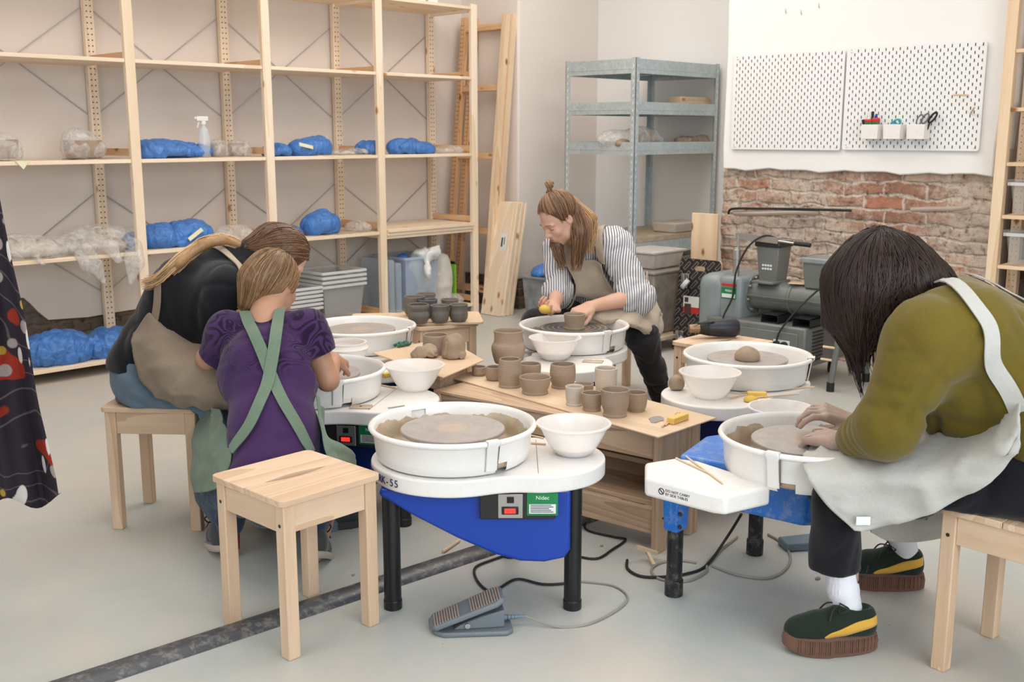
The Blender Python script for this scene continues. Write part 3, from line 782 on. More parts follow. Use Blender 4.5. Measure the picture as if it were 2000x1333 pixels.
shelf_bag(378, 475, Z2, .27, .16, 'blue bag of clay with a taped note, above the blond ponytail', 18, extra=[(-.09, 0, .07, .08, .09, .09)])
shelf_bag(548, 452, Z2, .33, .09, 'low blue bag of clay behind the brown-haired head, lower shelf', 19)
shelf_bag(622, 452, Z2, .26, .17, 'knobbly blue bag of clay on the lower shelf of the third bay', 20, extra=[(.08, 0, .06, .08, .09, .10)])
def floor_bag(u, v, w, hh, label, seed, **k):
    c = aty(u, v, YF+.17); c.z = Z0
    return bag('bagged_clay', label, 'clay bag', c, [(0, 0, hh*.35, w/2, .16, hh*.66)], M_BLUEBAG, seed, 0, .018, None, G1)
floor_bag(112, 700, .46, .18, 'big blue bag of clay on the lowest shelf, left one of the pair', 21)
floor_bag(212, 692, .46, .155, 'big blue bag of clay on the lowest shelf, right one of the pair', 22)
# notes
for (u, v, dz, lab) in ((598, 285, .10, 'cream slip of paper on the blue bag on the middle shelf'), (382, 458, .075, 'cream slip of paper taped to the blue bag on the lower shelf')):
    c = aty(u, v, YF+.02)
    m = MB().box(-.055, .055, -.001, .001, -.012, .012, Matrix.Rotation(math.radians(12 if u > 500 else -32), 4, 'Y') @ Matrix.Rotation(math.radians(-20), 4, 'X'))
    o = m.build('paper_note', plain('cream_paper', (226, 220, 186), .7)); o.location = c; tag(o, lab, 'paper note')
# clear film covered pots and slabs
M_TILE = M_DIRTYB
def pot_prof(r, h, t=.006, belly=0., neck=None, foot=.0, rim=None):
    n = 10; out = []; rim = rim or r
    for i in range(n+1):
        f = i/n; rr = lerp(r*.86, rim, min(1, f*2.2) if belly == 0 else f)+belly*math.sin(math.pi*f)
        out.append((rr, f*h))
    pr = [(0.0005, 0), (out[0][0]-.006-foot, 0), (out[0][0]-foot*.5, .004)]+out[1:]
    pr += [(out[-1][0]-t*.5, h+t*.35), (out[-1][0]-t, h)]+[(p[0]-t, max(p[1], t)) for p in out[-2:0:-1]]+[(out[0][0]-t*1.4, t), (.0005, t)]
    return pr
def pot(label, c, prof, mat=None, cat='pot', name='clay_pot', group=None, n=40):
    mb = MB().lathe(prof, n=n); o = mb.build(name, mat or M_CLAY, None, smooth=True, auto=50)
    o.location = c; return tag(o, label, cat, group)
o = pot('squat clay pot wrapped in clear film at the left end of the middle shelf', aty(8, 300, YF+.15)+Vector((0, 0, 0)), pot_prof(.075, .10), name='clay_pot'); o.location.z = Z3+.012
c = aty(8, 300, YF+.15); c.z = Z3
bag('plastic_film', 'crumpled clear film over the pot at the left end of the middle shelf', 'plastic film', c, [(0, 0, .05, .10, .10, .10)], M_BAG, 31, 0, .007, h=.012)
c = aty(163, 300, YF+.15); c.z = Z3
pot('wide clay bowl under clear film, beside the first rear post', c+Vector((0, 0, .006)), pot_prof(.105, .10))
bag('plastic_film', 'crumpled clear film over the wide bowl beside the first rear post', 'plastic film', c, [(0, 0, .06, .13, .11, .09), (-.02, 0, .13, .08, .07, .05)], M_BAG, 32, 0, .008, h=.012)
for i, (u, d) in enumerate(((425, 0), (462, .02))):
    c = aty(u, 300, YF+.16+d); c.z = Z3
    pot('clay cup under clear film, '+('left' if i == 0 else 'right')+' one of the two right of the spray bottle', c, pot_prof(.052, .085), group='film-covered cups on the middle shelf', name='clay_cup', cat='cup')
c = aty(443, 300, YF+.17); c.z = Z3
bag('plastic_film', 'crumpled clear film over the two cups right of the spray bottle', 'plastic film', c, [(-.07, 0, .04, .09, .09, .07), (.09, .01, .04, .09, .09, .07)], M_BAG, 33, 0, .006, h=.011)
for u, v, z, w, hh, lab, sd in ((873, 300, Z3, .26, .05, 'crumpled clear film at the right end of the middle shelf', 34), (680, 300, Z3, .30, .035, 'flat clear film left of the third front post, middle shelf', 35), (455, 458, Z2, .26, .10, 'crumpled clear film behind the blond ponytail, lower shelf', 36), (698, 455, Z2, .17, .07, 'small heap of clear film near the third front post, lower shelf', 37)):
    c = aty(u, v, YF+.13); c.z = z
    bag('plastic_film', lab, 'plastic film', c, [(0, 0, hh*.4, w/2, .10, hh*.7), (w*.25, 0, hh*.3, w*.2, .08, hh*.5)], M_BAG, sd, 0, .008, h=.011)
# two large drapes over work at the left end of the lower shelf
c = aty(75, 490, YF+.16); c.z = Z2
bag('plastic_film', 'loose clear film over flat clay work at the left end of the lower shelf', 'plastic film', c, [(-.02, 0, .03, .30, .16, .085), (-.15, 0, .06, .18, .14, .07)], M_BAG, 38, 0, .009, [[(.16, -.16, .02, .03), (.17, -.20, -.04, .026), (.19, -.20, -.10, .012)], [(-.08, -.16, .02, .03), (-.06, -.20, -.02, .015)]], h=.012)
o = MB().lathe([(0, .0), (.17, .0), (.19, .045), (.15, .065), (0, .075)], n=40).build('clay_platter', M_CLAYP, smooth=True); o.location = aty(182, 480, YF+.17); o.location.z = Z2; tag(o, 'wide pale clay platter under the hanging clear film on the lower shelf', 'platter')
c = aty(190, 490, YF+.16); c.z = Z2
bag('plastic_film', 'clear film draped over the platter and hanging below the lower shelf', 'plastic film', c, [(0, 0, .06, .24, .18, .09), (.06, 0, .10, .17, .13, .05)], M_BAG, 39, 0, .009, [[(-.14, -.16, .03, .05), (-.12, -.21, -.05, .036), (-.07, -.21, -.15, .014)], [(.14, -.16, .03, .06), (.12, -.215, -.06, .045), (.08, -.215, -.17, .016)], [(0, -.16, .04, .05), (0.02, -.21, -.03, .03)]], h=.012)
o = sdf_dummy = None
for u, r, lab in ((60, (.16, .12, .05), 'flat grey clay work under the clear film, left end of the lower shelf'),):
    c = aty(u, 490, YF+.17); c.z = Z2; lump('clay_slab', lab, 'clay work', c, r, M_CLAYP, 41, .01)
# thin boards on the shelves carrying the pots
for x0, x1, z, lab in ((2.72, 3.0, Z3, 'thin tile board under the film-covered bowl on the middle shelf'), (3.42, 3.78, Z3, 'thin tile board under the two film-covered cups'), (4.45, 4.74, Z2, 'thin tile board near the third front post, lower shelf'), (4.3, 4.76, Z3, 'thin tile board under the flat film, middle shelf')):
    o = MB().box(x0, x1, YF+.0, YF+.30, z-.0005, z+.004).build('tile_board', M_DIRTYB); tag(topbase(o), lab, 'tile board')
q = aty(815, 5, YF+.03); o = MB().box(-.20, .20, -.05, .14, 0, .035).build('white_tray', M_WHITE, None, bevel=.006); o.location = (q.x, YF+.08, 2.3075)
for i in range(3): MB().cyl((-.11+.10*i, -.052, .018), (-.11+.10*i, -.045, .018), .014, n=16).build('grey_knob', M_STEEL, o)
tag(o, 'white tray with grey knobs on the top shelf, cut off by the frame', 'tray')
m = MB(); m.add([(-.035, 0, .0), (.04, 0, .0), (.005, -.004, -.045), (-.03, .06, .001), (.04, .06, .001)], [(0, 2, 1), (0, 1, 4, 3)]); o = m.build('paper_note', plain('cream_paper', (226, 220, 186), .7), solid=.001); o.location = (aty(42, 312, YF-.008).x, YF-.010, Z3+.001); tag(o, 'cream paper corner folded over the middle shelf at the far left', 'paper note')
# spray bottle
sb = thing('spray_bottle', 'translucent white spray bottle standing on the middle shelf', 'spray bottle', aty(400, 300, YF+.10)); sb.location.z = Z3
MB().lathe([(.001, 0), (.036, 0), (.038, .006), (.037, .12), (.028, .17), (.013, .19), (.013, .20)], n=24).build('bottle', M_GLASSB, sb, smooth=True)
MB().cyl((0, 0, .02), (0, 0, .2), .004).build('suction_tube', M_WHITE, sb)
MB().cyl((0, 0, .198), (0, 0, .222), .016).box(-.048, .030, -.012, .012, .222, .25).cyl((-.048, 0, .238), (-.06, 0, .238), .009).beam((-.03, 0, .222), (-.044, 0, .178), .012, .006).build('spray_head', M_WHITE, sb, bevel=.003)

# ---------------------------------------------------------------- boxes, bins and sack under the right bays
def bin_box(name, label, c, wx, wy, h, mat, rz=0., taper=.86, group=None, lid=False, rim=.012, stack=0):
    t = thing(name, label, 'storage box', c, rz, group)
    m = MB(); n = 0
    def ring(fx, fy, z): return [Vector((sx*fx, sy*fy, z)) for sx, sy in ((-1, -1), (1, -1), (1, 1), (-1, 1))]
    R0 = ring(wx/2*taper, wy/2*taper, 0); R1 = ring(wx/2, wy/2, h)
    I1 = ring(wx/2-.004, wy/2-.004, h); I0 = ring(wx/2*taper-.004, wy/2*taper-.004, .004)
    m.add(R0+R1+I1+I0, [(3, 2, 1, 0)]+[(i, (i+1) % 4, 4+(i+1) % 4, 4+i) for i in range(4)]+[(4+i, 4+(i+1) % 4, 8+(i+1) % 4, 8+i) for i in range(4)]+[(8+i, 8+(i+1) % 4, 12+(i+1) % 4, 12+i) for i in range(4)]+[(12, 13, 14, 15)])
    m.build('tub', mat, t, bevel=.006)
    r = MB()
    for x0, x1, y0, y1 in ((-wx/2-rim, wx/2+rim, -wy/2-rim, -wy/2), (-wx/2-rim, wx/2+rim, wy/2, wy/2+rim), (-wx/2-rim, -wx/2, -wy/2, wy/2), (wx/2, wx/2+rim, -wy/2, wy/2)): r.box(x0, x1, y0, y1, h-.018, h)
    r.build('rim', M_BINR if mat == M_BIN else mat, t, bevel=.002)
    if lid: MB().box(-wx/2-rim-.003, wx/2+rim+.003, -wy/2-rim-.003, wy/2+rim+.003, h, h+.016).build('lid', mat, t, bevel=.005)
    return t
x_at = lambda u, y: aty(u, 500, y).x
ZL = .0875
xs = x_at(690, YF+.2)
for k in range(4):
    bin_box('storage_box', 'large clear plastic box nested in the taller stack, '+['lowest', 'second', 'third', 'top'][k]+' one', (4.53, YF+.22, ZL+.002+.032*k), .36, .33, .26, M_BIN, group='tall nested clear boxes')
for k in range(6):
    bin_box('storage_box', 'small clear plastic box nested in the lower stack, '+['lowest', 'second', 'third', 'fourth', 'fifth', 'top'][k]+' one', (4.19, YF+.20, ZL+.002+.028*k), .27, .30, .13, M_BIN, group='low nested clear boxes')
for k in range(3):
    bin_box('storage_box', 'clear plastic box nested behind the purple shirt, '+['lowest', 'middle', 'top'][k]+' one', (3.86, YF+.22, ZL+.002+.03*k), .26, .32, .22, M_BIN, group='nested clear boxes in the third bay')
o = MB().box(-.03, .03, -.17, .17, 0, .40).build('upright_box_lid', M_BINB, None, bevel=.02, seg=3); o.location = (4.945, YF+.2, ZL+.001); tag(o, 'bluish plastic lid standing on edge right of the third front post', 'box lid')
o = MB().box(-.03, .03, -.16, .16, 0, .37).build('upright_box_lid', M_BINB, None, bevel=.02, seg=3); o.location = (5.02, YF+.2, ZL+.001); tag(o, 'bluish plastic lid on edge, leaning beside the larger box', 'box lid')
bb = bin_box('storage_box', 'big bluish clear box full of bags beside the white sack', (5.245, YF+.23, ZL+.001), .33, .38, .40, M_BINB)
c = (5.20, YF+.21, ZL+.01)
bag('bagged_clay', 'bright blue bag inside the big bluish box', 'clay bag', c, [(0, 0, .16, .10, .12, .15), (-.04, -.05, .36, .06, .06, .05)], M_BLUEBAG, 51, 0, .01)
bag('plastic_film', 'white crumpled film bulging out of the big bluish box', 'plastic film', (5.30, YF+.14, ZL+.02), [(0, .02, .24, .10, .10, .17), (.02, -.06, .40, .12, .09, .05)], plastic('milky_film', (226, 228, 226), .35), 52, 0, .02, [[(.05, -.08, .40, .04), (.10, -.12, .45, .012)], [(-.03, -.1, .38, .04), (-.08, -.19, .25, .03)]])
sk = thing('white_sack', 'upright white paper sack with a green side stripe at the right end of the shelving', 'sack', (5.535, YF+.2, ZL+.001))
s = SDF(.03); s.ell((0, 0, .18), (.115, .13, .30)); s.plane((0, 0, 0), (0, 0, -1)); s.plane((0, 0, .40), (.25, 0, 1), .01)
s.disp = lambda P: np.abs(vnoise(P, 11, 3))*.012+np.abs(vnoise(P, 26, 4))*.005
o = sdfobj('sack_body', s, .01, None, None); o.data.materials.append(plain('white_sack_paper', (212, 208, 202), .7, bump=(24, .3))); o.parent = sk
MB().box(.095, .108, -.10, .08, .04, .30).build('green_stripe', plain('lime_green', (126, 188, 60), .6), sk)
o = MB().box(-.006, .006, -.12, .12, 0, .32).build('dark_tray', M_DKPLATE, None, bevel=.004); o.location = (5.66, YF+.25, ZL); tag(o, 'thin dark tray standing on edge behind the white sack', 'tray')
c = (5.56, YF+.06, ZL+.002)
bag('plastic_film', 'small clear film at the foot of the white sack', 'plastic film', c, [(0, 0, .03, .12, .05, .05)], M_BAG, 53, 0, .012)
# crate with blue bag beside the alcove corner
ct = thing('grey_crate', 'dusty grey crate topped by a blue bag, behind the woman in the striped shirt', 'crate', (5.98, 5.36, 0))
M_DUSTY = clay('dusty_grey_plastic', (112, 118, 122), (150, 152, 152), .2, False, .5)
m = MB(); m.prism([(-.17, -.13), (.17, -.13), (.17, .13), (-.17, .13)], 0, .33)
for i in range(4): m.v[i] = (m.v[i][0]*.84, m.v[i][1]*.84, 0)
m.build('tub', M_DUSTY, ct, bevel=.01)
MB().box(-.18, .18, -.14, .14, .32, .335).build('rim', M_DUSTY, ct, bevel=.003)
bag('bagged_clay', 'blue bag bulging out of the dusty grey crate', 'clay bag', (5.98, 5.36, .336), [(0, 0, .02, .16, .12, .065)], M_BLUEBAG, 55, 0, .012)
# ---------------------------------------------------------------- things on the metal rack
bag('plastic_film', 'clear film over clay scraps on the third shelf of the metal rack', 'plastic film', (6.17, 4.78, 1.29), [(-.08, .08, .05, .13, .12, .07), (.09, -.02, .06, .16, .10, .085)], M_BAG, 61, 0, .008, [[(.22, -.04, .09, .04), (.33, -.06, .03, .02)]], h=.012)
o = MB().box(-.06, .05, -.05, .06, 0, .11).build('clay_brick', M_CLAYL, None, bevel=.015); o.location = (6.30, 4.73, 1.285); o.rotation_euler.z = .3; tag(o, 'block of grey clay half covered by film on the metal rack', 'clay block')
lump('clay_lump', 'low brown clay lump under the film on the metal rack', 'clay lump', (6.06, 4.75, 1.285), (.07, .05, .035), M_CLAYW, 62)
for i, (x, y, r) in enumerate(((6.72, 4.70, .055), (6.84, 4.72, .05), (6.93, 4.69, .055))):
    lump('clay_scrap', 'rough brown clay scrap at the right end of the third rack shelf, '+['left', 'middle', 'right'][i]+' one', 'clay scrap', (x, y, 1.285), (r*1.3, r, .045), M_CLAYL, 63+i, .009, .45, group='clay scraps on the metal rack')
o = MB().box(6.70, 7.0, 4.62, 4.85, 1.325-.045, 1.325-.035).build('tile_board', M_DIRTYB); 
tag(topbase(o), 'thin board under the clay scraps on the metal rack', 'tile board')
# containers below the rack
def tub(label, c, wx, wy, h, lid=True, name='plastic_tub'):
    t = thing(name, label, 'tub', c)
    m = MB(); m.prism([(-wx/2, -wy/2), (wx/2, -wy/2), (wx/2, wy/2), (-wx/2, wy/2)], 0, h)
    for i in range(4): m.v[i] = (m.v[i][0]*.84, m.v[i][1]*.84, 0)
    m.build('body', M_TUBC, t, bevel=.012)
    if lid: MB().box(-wx/2-.012, wx/2+.012, -wy/2-.012, wy/2+.012, h, h+.018).build('lid', M_TUBC, t, bevel=.006)
    return t
M_TUBC = clay('clay_dusted_grey_tub', (120, 112, 104), (150, 142, 134), .2, False, .6)
M_TUBL = clay('pale_dusted_tub', (176, 170, 164), (196, 190, 184), .2, False, .6)
tub('large grey lidded tub on a wooden dolly below the metal rack', (5.70, 4.21, .10), .42, .36, .40)
t = tub('pale clay-dusted lidded box standing on the grey tub', (5.72, 4.22, .519), .34, .28, .10)
for ch in t.children: ch.data.materials[0] = M_TUBL
t = tub('pale dusty box on the lower level of the metal rack', (6.62, 4.9, .165), .5, .4, .29)
for ch in t.children: ch.data.materials[0] = M_TUBL
o = MB().box(5.46, 5.94, 3.98, 4.42, .075, .10).build('wooden_dolly', M_DIRTYB, None, bevel=.003); topbase(o); tag(o, 'low wooden dolly board under the grey tub', 'dolly')
for sx in (-1, 1):
    for sy in (-1, 1): MB().cyl((sx*.18, sy*.16-.012, -.045), (sx*.18, sy*.16+.012, -.045), .028).box(sx*.18-.012, sx*.18+.012, sy*.16-.014, sy*.16+.014, -.045, 0).build('caster', M_BLACKM, o)
# upright pine board between the rack and the brick
o = MB().box(-.012, .012, -.10, .10, 0, .87).build('upright_board', PINE[2], None, bevel=.002); o.location = (5.95, 3.965, 0); o.rotation_euler.z = 0; tag(o, 'wide pine board standing upright between the metal rack and the brick wall', 'board')

# ================================================================ PEGBOARDS
def pegboard(label, y0, y1, z0, z1):
    t = thing('pegboard', label, 'pegboard', (PX-.02, (y0+y1)/2, z0), 0, 'white pegboards on the wall')
    w = (y1-y0)/2; h = z1-z0
    def rr(w0, h0, r=.014, k=5):
        return [(cx+r*math.cos(a), cy+r*math.sin(a)) for cx, cy, s in ((w0-r, r, -90), (w0-r, h0-r, 0), (-w0+r, h0-r, 90), (-w0+r, r, 180)) for a in [math.radians(s+90*i/k) for i in range(k+1)]]
    MX = Matrix(((0, 0, 1, 0), (1, 0, 0, 0), (0, 1, 0, 0), (0, 0, 0, 1)))
    m = MB().prism(rr(w, h), 0, .006, MX)
    k = len(m.f); x = -.0007; nr = int(h/.0205)
    for j in range(1, nr):
        z = j*.0209; off = 0 if j % 2 else .0209
        nn = int(2*w/.0418)
        for i in range(nn+1):
            y = -w+.02+off+i*.0418
            if y > w-.012: continue
            a, b = .0027, .0084
            m.add([(x, y-a, z-b), (x, y-a, z+b), (x, y+a, z+b), (x, y+a, z-b)], [(0, 1, 2, 3)])
    o = m.build('panel', M_PEG, t); addmat(o, M_HOLE, k)
    for sy in (-1, 1):
        for z in (.02, h-.02): MB().cyl((-.004, sy*(w-.03), z), (.02, sy*(w-.03), z), .006, n=12).build('screw', M_PEG, t)
    return t
pegboard('left white pegboard on the wall, empty', 3.078, 3.834, 1.285, 1.868)
pegboard('right white pegboard on the wall, carrying three small cups', 2.266, 3.066, 1.289, 1.872)
cups = []
for i, (y, lab) in enumerate(((2.865, 'small white pegboard cup full of markers and glue, leftmost of three'), (2.732, 'small white pegboard cup with teal tools, middle of three'), (2.594, 'small white pegboard cup with scissors, rightmost of three'))):
    t = thing('pegboard_cup', lab, 'cup', (PX-.062, y, 1.352), 0, 'cups on the pegboard')
    m = MB().prism([(-.035, -.05), (.035, -.05), (.038, .05), (-.02, .05)][::1], 0, .082) if 0 else MB()
    out = [(-.034, -.052), (.037, -.056), (.037, .056), (-.034, .052)]
    n4 = 4; V0 = [Vector((x*.92, yy*.94, 0)) for x, yy in out]; V1 = [Vector((x, yy, .082)) for x, yy in out]; V2 = [Vector((x*.88, yy*.92, .082)) for x, yy in out]; V3 = [Vector((x*.8, yy*.84, .005)) for x, yy in out]
    m.add(V0+V1+V2+V3, [(3, 2, 1, 0)]+[(i_, (i_+1) % 4, 4+(i_+1) % 4, 4+i_) for i_ in range(4)]+[(4+i_, 4+(i_+1) % 4, 8+(i_+1) % 4, 8+i_) for i_ in range(4)]+[(8+i_, 8+(i_+1) % 4, 12+(i_+1) % 4, 12+i_) for i_ in range(4)]+[(12, 13, 14, 15)])
    m.build('cup_body', M_WHITE, t, bevel=.008, seg=3); cups.append(t)
def rod(name, label, cat, a, b, r, mat, r2=None):
    a, b = Vector(a), Vector(b); m = MB().cyl((0, 0, 0), b-a, r, r2, n=12); o = m.build(name, mat, None, smooth=True, bevel=min(r*.4, .002)); o.location = a; return tag(o, label, cat)
cx = PX-.062
rod('marker_pen', 'black marker pen sticking out of the left pegboard cup', 'marker', (cx, 2.872, 1.36), (cx-.008, 2.86, 1.508), .0075, M_RUBBER)
rod('marker_pen', 'dark marker pen at the left edge of the left pegboard cup', 'marker', (cx, 2.895, 1.36), (cx, 2.925, 1.462), .007, M_RUBBER)
for i, (y, zt, lab) in enumerate(((2.885, 1.47, 'red and green glue bottle with a white cap in the left pegboard cup'), (2.842, 1.476, 'red and green glue bottle with a blue cap in the left pegboard cup'))):
    t = thing('glue_bottle', lab, 'glue bottle', (cx-.004, y, 1.36))
    MB().box(-.012, .012, -.022, .022, 0, .095).build('bottle_lower', plain('bottle_green', (30, 110, 60), .4), t, bevel=.008)
    MB().box(-.0125, .0125, -.0225, .0225, .085, zt-1.36-.004).build('bottle_upper', M_REDL, t, bevel=.008, seg=3)
    MB().cyl((0, 0, zt-1.365), (0, -.002, zt-1.342), .008, .006, n=12).build('cap', M_WHITE if i == 0 else plain('deep_blue', (40, 40, 170), .4), t)
def loopring(mb, c, ry, rz_, r, tilt=0., axis=0):
    pts = [Vector((0, ry*math.cos(a), rz_*math.sin(a))) for a in [2*math.pi*i/18 for i in range(19)]]
    R_ = Matrix.Rotation(tilt, 3, 'X'); return mb.tube([Vector(c)+R_ @ p for p in pts], r, 6, caps=False)
t = thing('cutting_pliers', 'teal handled small tool in the middle pegboard cup', 'tool', (cx, 2.72, 1.36))
loopring(loopring(MB(), (-.004, -.004, .085), .022, .016, .006, -.5), (.004, .018, .075), .016, .014, .005, .3).box(-.004, .004, -.02, .02, .01, .08).build('teal_handle', plain('teal_plastic', (52, 158, 172), .35), t, smooth=True)
t = thing('scissors', 'grey handled scissors in the right pegboard cup', 'scissors', (cx, 2.575, 1.36))
loopring(loopring(MB(), (-.002, .012, .098), .014, .030, .0045, .42), (.002, -.018, .105), .014, .030, .005, .55).build('handle', plain('grey_plastic', (110, 112, 114), .4), t, smooth=True)
MB().beam((0, 0, .0), (0, 0, .075), .012, .003).build('blade', M_STEEL, t)
t = thing('scissors', 'black handled scissors leaning right in the right pegboard cup', 'scissors', (cx+.008, 2.556, 1.36))
loopring(MB(), (0, -.038, .110), .012, .034, .006, .65).beam((0, 0, .0), (0, -.022, .08), .014, .006).build('handle', M_RUBBER, t, smooth=True)
rod('wooden_peg', 'pale wooden peg stuck straight into the right pegboard, upper one', 'peg', (PX-.022, 2.345, 1.588), (PX-.10, 2.395, 1.588), .005, M_STICK)
rod('wooden_peg', 'pale wooden peg stuck askew at the edge of the right pegboard, lower one', 'peg', (PX-.022, 2.325, 1.49), (PX-.09, 2.28, 1.522), .005, M_STICK)
for i, (y, z) in enumerate(((3.49, 2.10), (3.385, 2.085), (3.27, 2.115))):
    q = MB().tube([(0, 0, 0), (-.006, .002, .012), (-.004, .004, .03)], .0022, 6).build('wall_nail', M_STEEL); q.location = (PX-.001, y, z); tag(q, 'small bent nail in the white wall above the pegboards, '+['left', 'middle', 'right'][i]+' one', 'nail', 'nails above the pegboards')
# conduit in the brick
pts = catmull([(PX-.005, 3.84, .87), (PX-.02, 3.80, .905), (PX-.02, 3.6, .915), (PX-.02, 3.35, .925), (PX-.01, 3.1, .93), (PX+.02, 3.0, .93)], 5)
tag(topbase(MB().tube(pts, .008, 8).build('wall_cable', M_RUBBER, smooth=True)), 'dark cable running along a groove in the brick wall', 'cable')
tag(topbase(MB().tube(catmull([(PX-.01, 2.62, .955), (PX-.025, 2.5, .965), (PX-.02, 2.36, .975), (PX, 2.30, .99)], 5), .014, 8).build('wall_pipe', plain('plaster_covered_pipe', (176, 160, 146), .8), smooth=True)), 'short pipe end emerging from the brick wall left of the ladder shelf', 'pipe')
tag(topbase(MB().tube(catmull([(PX-.0, 3.8, .875), (PX-.015, 3.6, .885), (PX-.015, 3.4, .90), (PX, 3.2, .91)], 5), .016, 8).build('wall_pipe', plain('plaster_covered_pipe', (176, 160, 146), .8), smooth=True)), 'pale plastered pipe under the dark cable on the brick wall', 'pipe')

# ================================================================ RIGHT-HAND SHELVING (ladder side)
rs = thing('wooden_shelving_unit', 'pale pine shelving unit cut off by the right edge, beside the brick wall', 'shelving unit', (5.9, 1.7, 0))
def qbox(x0, x1, y0, y1, z0, z1): return MB().box(x0-5.9, x1-5.9, y0-1.7, y1-1.7, z0, z1)
for y in (2.102, 1.22):
    qbox(5.88, 5.926, y-.028, y+.028, 0, 2.35).build('post', PINE[2], rs, bevel=.002, seg=1)
    m = qbox(6.20, 6.246, y-.028, y+.028, 0, 2.35); m2 = MB()
    k = len(m.f)
    z = .05
    while z < 2.3:
        for yy in (y-.012, y+.012):
            m.add([(6.1994-5.9, yy-1.7+.003*math.cos(a), z+.003*math.sin(a)) for a in (0, 1.05, 2.1, 3.14, 4.2, 5.2)], [(5, 4, 3, 2, 1, 0)])
        z += .033
    o = m.build('post', PINE[2], rs); addmat(o, M_HOLE, k)
for z in (.44, .675, .94, 1.215, 1.495, 1.79, 2.2): qbox(5.885, 6.24, 1.25, 2.073, z, z+.02).build('shelf', PINE[1], rs, bevel=.002, seg=1)
for z, lab, hh in ((.962, 'clear lidded plastic box on the upper shelf at the right edge', .17), (.697, 'clear lidded plastic box with a handwritten label at the right edge', .17)):
    t = bin_box('storage_box', lab, (6.06, 1.90, z), .30, .30, hh, M_BIN, lid=True)
    if z < .9:
        MB().box(-.158, -.153, -.16, -.02, .06, .085).box(-.157, -.152, -.16, -.02, .093, .118).build('paper_label', M_WLABEL, t)
        m = MB()
        for q in range(9): m.box(-.1595, -.158, -.03-.011*q, -.025-.011*q, .068, .078 if q % 2 else .080)
        for q in range(4): m.box(-.1585, -.157, -.045-.016*q, -.038-.016*q, .10, .112)
        m.build('label_writing', M_DKPLATE, t)
m = MB()
for q in range(9): m.box(5.95+.03*q, 5.965+.03*q, 1.35, 2.05, .463, .478)
o = m.build('plastic_tray', M_GLASSB); tag(topbase(o), 'ribbed clear tray on the low shelf at the right edge', 'tray')
# ================================================================ PUG MILL
pm = thing('pug_mill', 'grey pug mill machine with two hoppers on castors in front of the brick wall', 'pug mill', (5.5, 3.15, 0))
OP = Vector((5.5, 3.15, 0))
def P_(x, y, z): return Vector((x, y, z))-OP
def pbox(m, x0, x1, y0, y1, z0, z1): return m.box(x0-OP.x, x1-OP.x, y0-OP.y, y1-OP.y, z0, z1)
pbox(MB(), 5.30, 5.78, 2.855, 3.50, .095, .325).build('cabinet', M_MACH, pm, bevel=.012)
pbox(MB(), 5.293, 5.30, 2.90, 3.42, .12, .29).build('access_panel', M_MACH, pm, bevel=.004)
o = MB()
for q in range(9): pbox(o, 5.38, 5.50, 2.850, 2.856, .13+.02*q, .138+.02*q)
o.build('vent', M_DKPLATE, pm)
pbox(MB(), 5.32, 5.76, 3.42, 3.60, .13, .57).build('gear_housing', M_MACHL, pm, bevel=.07, seg=5)
pbox(MB(), 5.34, 5.74, 3.30, 3.46, .30, .565).build('bearing_block', M_MACHL, pm, bevel=.03, seg=3)
ZB, XB = .455, 5.50
bar = MB().cyl(P_(XB, 3.32, ZB), P_(XB, 2.76, ZB), .088, n=40)
bar.build('barrel', M_MACH, pm, smooth=True)
for y in (3.30, 3.04, 2.80, 2.765):
    MB().cyl(P_(XB, y+.008, ZB), P_(XB, y-.008, ZB), .112 if y != 3.04 else .094, n=40).build('flange', M_MACH, pm, smooth=True, bevel=.002)
m = MB()
for y in (3.29, 2.755):
    for a in range(8):
        an = a*math.pi/4+.2; c = P_(XB+.1*math.cos(an), y, ZB+.1*math.sin(an)); m.cyl(c+Vector((0, .03, 0)), c-Vector((0, .012, 0)), .009, n=8)
m.build('bolt', M_STEEL, pm)
pbox(pbox(MB(), XB-.10, XB-.088, 2.80, 3.29, ZB-.008, ZB+.008), XB-.112, XB-.1, 2.8, 3.29, ZB+.004, ZB+.010).build('split_flange', M_MACH, pm)
MB().tube([P_(XB, 2.75, ZB), P_(XB, 2.71, ZB), P_(XB, 2.62, ZB), P_(XB, 2.56, ZB)], [.088, .08, .045, .04], 32).build('nozzle', M_MACHL, pm, smooth=True)
for y in (3.10, 2.90):
    q = MB(); pbox(q, 5.33, 5.64, y-.055, y-.051, .326, .375); pbox(q, 5.33, 5.64, y+.051, y+.055, .326, .375); pbox(q, 5.33, 5.64, y-.055, y+.055, .326, .33); pbox(q, 5.33, 5.64, y-.055, y+.055, .371, .375); q.build('square_tube', M_DKPLATE, pm)
for nm, y, w0, w1, z0, z1, mt in (('hopper', 3.19, .115, .14, .54, .755, M_MACH), ('hopper', 2.89, .125, .145, .53, .70, M_MACH)):
    q = MB(); q.prism([(-w0/2, -w0/2), (w0/2, -w0/2), (w0/2, w0/2), (-w0/2, w0/2)], z0, z1, Matrix.Translation(P_(XB, y, 0)))
    if nm == 'hopper':
        for i in range(4, 8): v = Vector(q.v[i])-P_(XB, y, 0); q.v[i] = tuple(P_(XB, y, 0)+Vector((v.x*w1/w0*1.05, v.y*w1/w0*1.05, v.z)))
    hp = q.build('hopper', mt, pm, bevel=.006)
    W2 = w1/2+.012
    pbox(MB(), XB-W2, XB+W2, y-W2, y+W2, z1-.028 if y < 3 else z1-.012, z1+.004 if y < 3 else z1+.02).build('hopper_lid', M_MACHL if y < 3 else M_DKPLATE, hp, bevel=.008)
pbox(MB(), XB-.12, XB+.08, 3.12, 3.26, .535, .55).build('hopper_base', M_MACH, pm, bevel=.004)
q = MB()
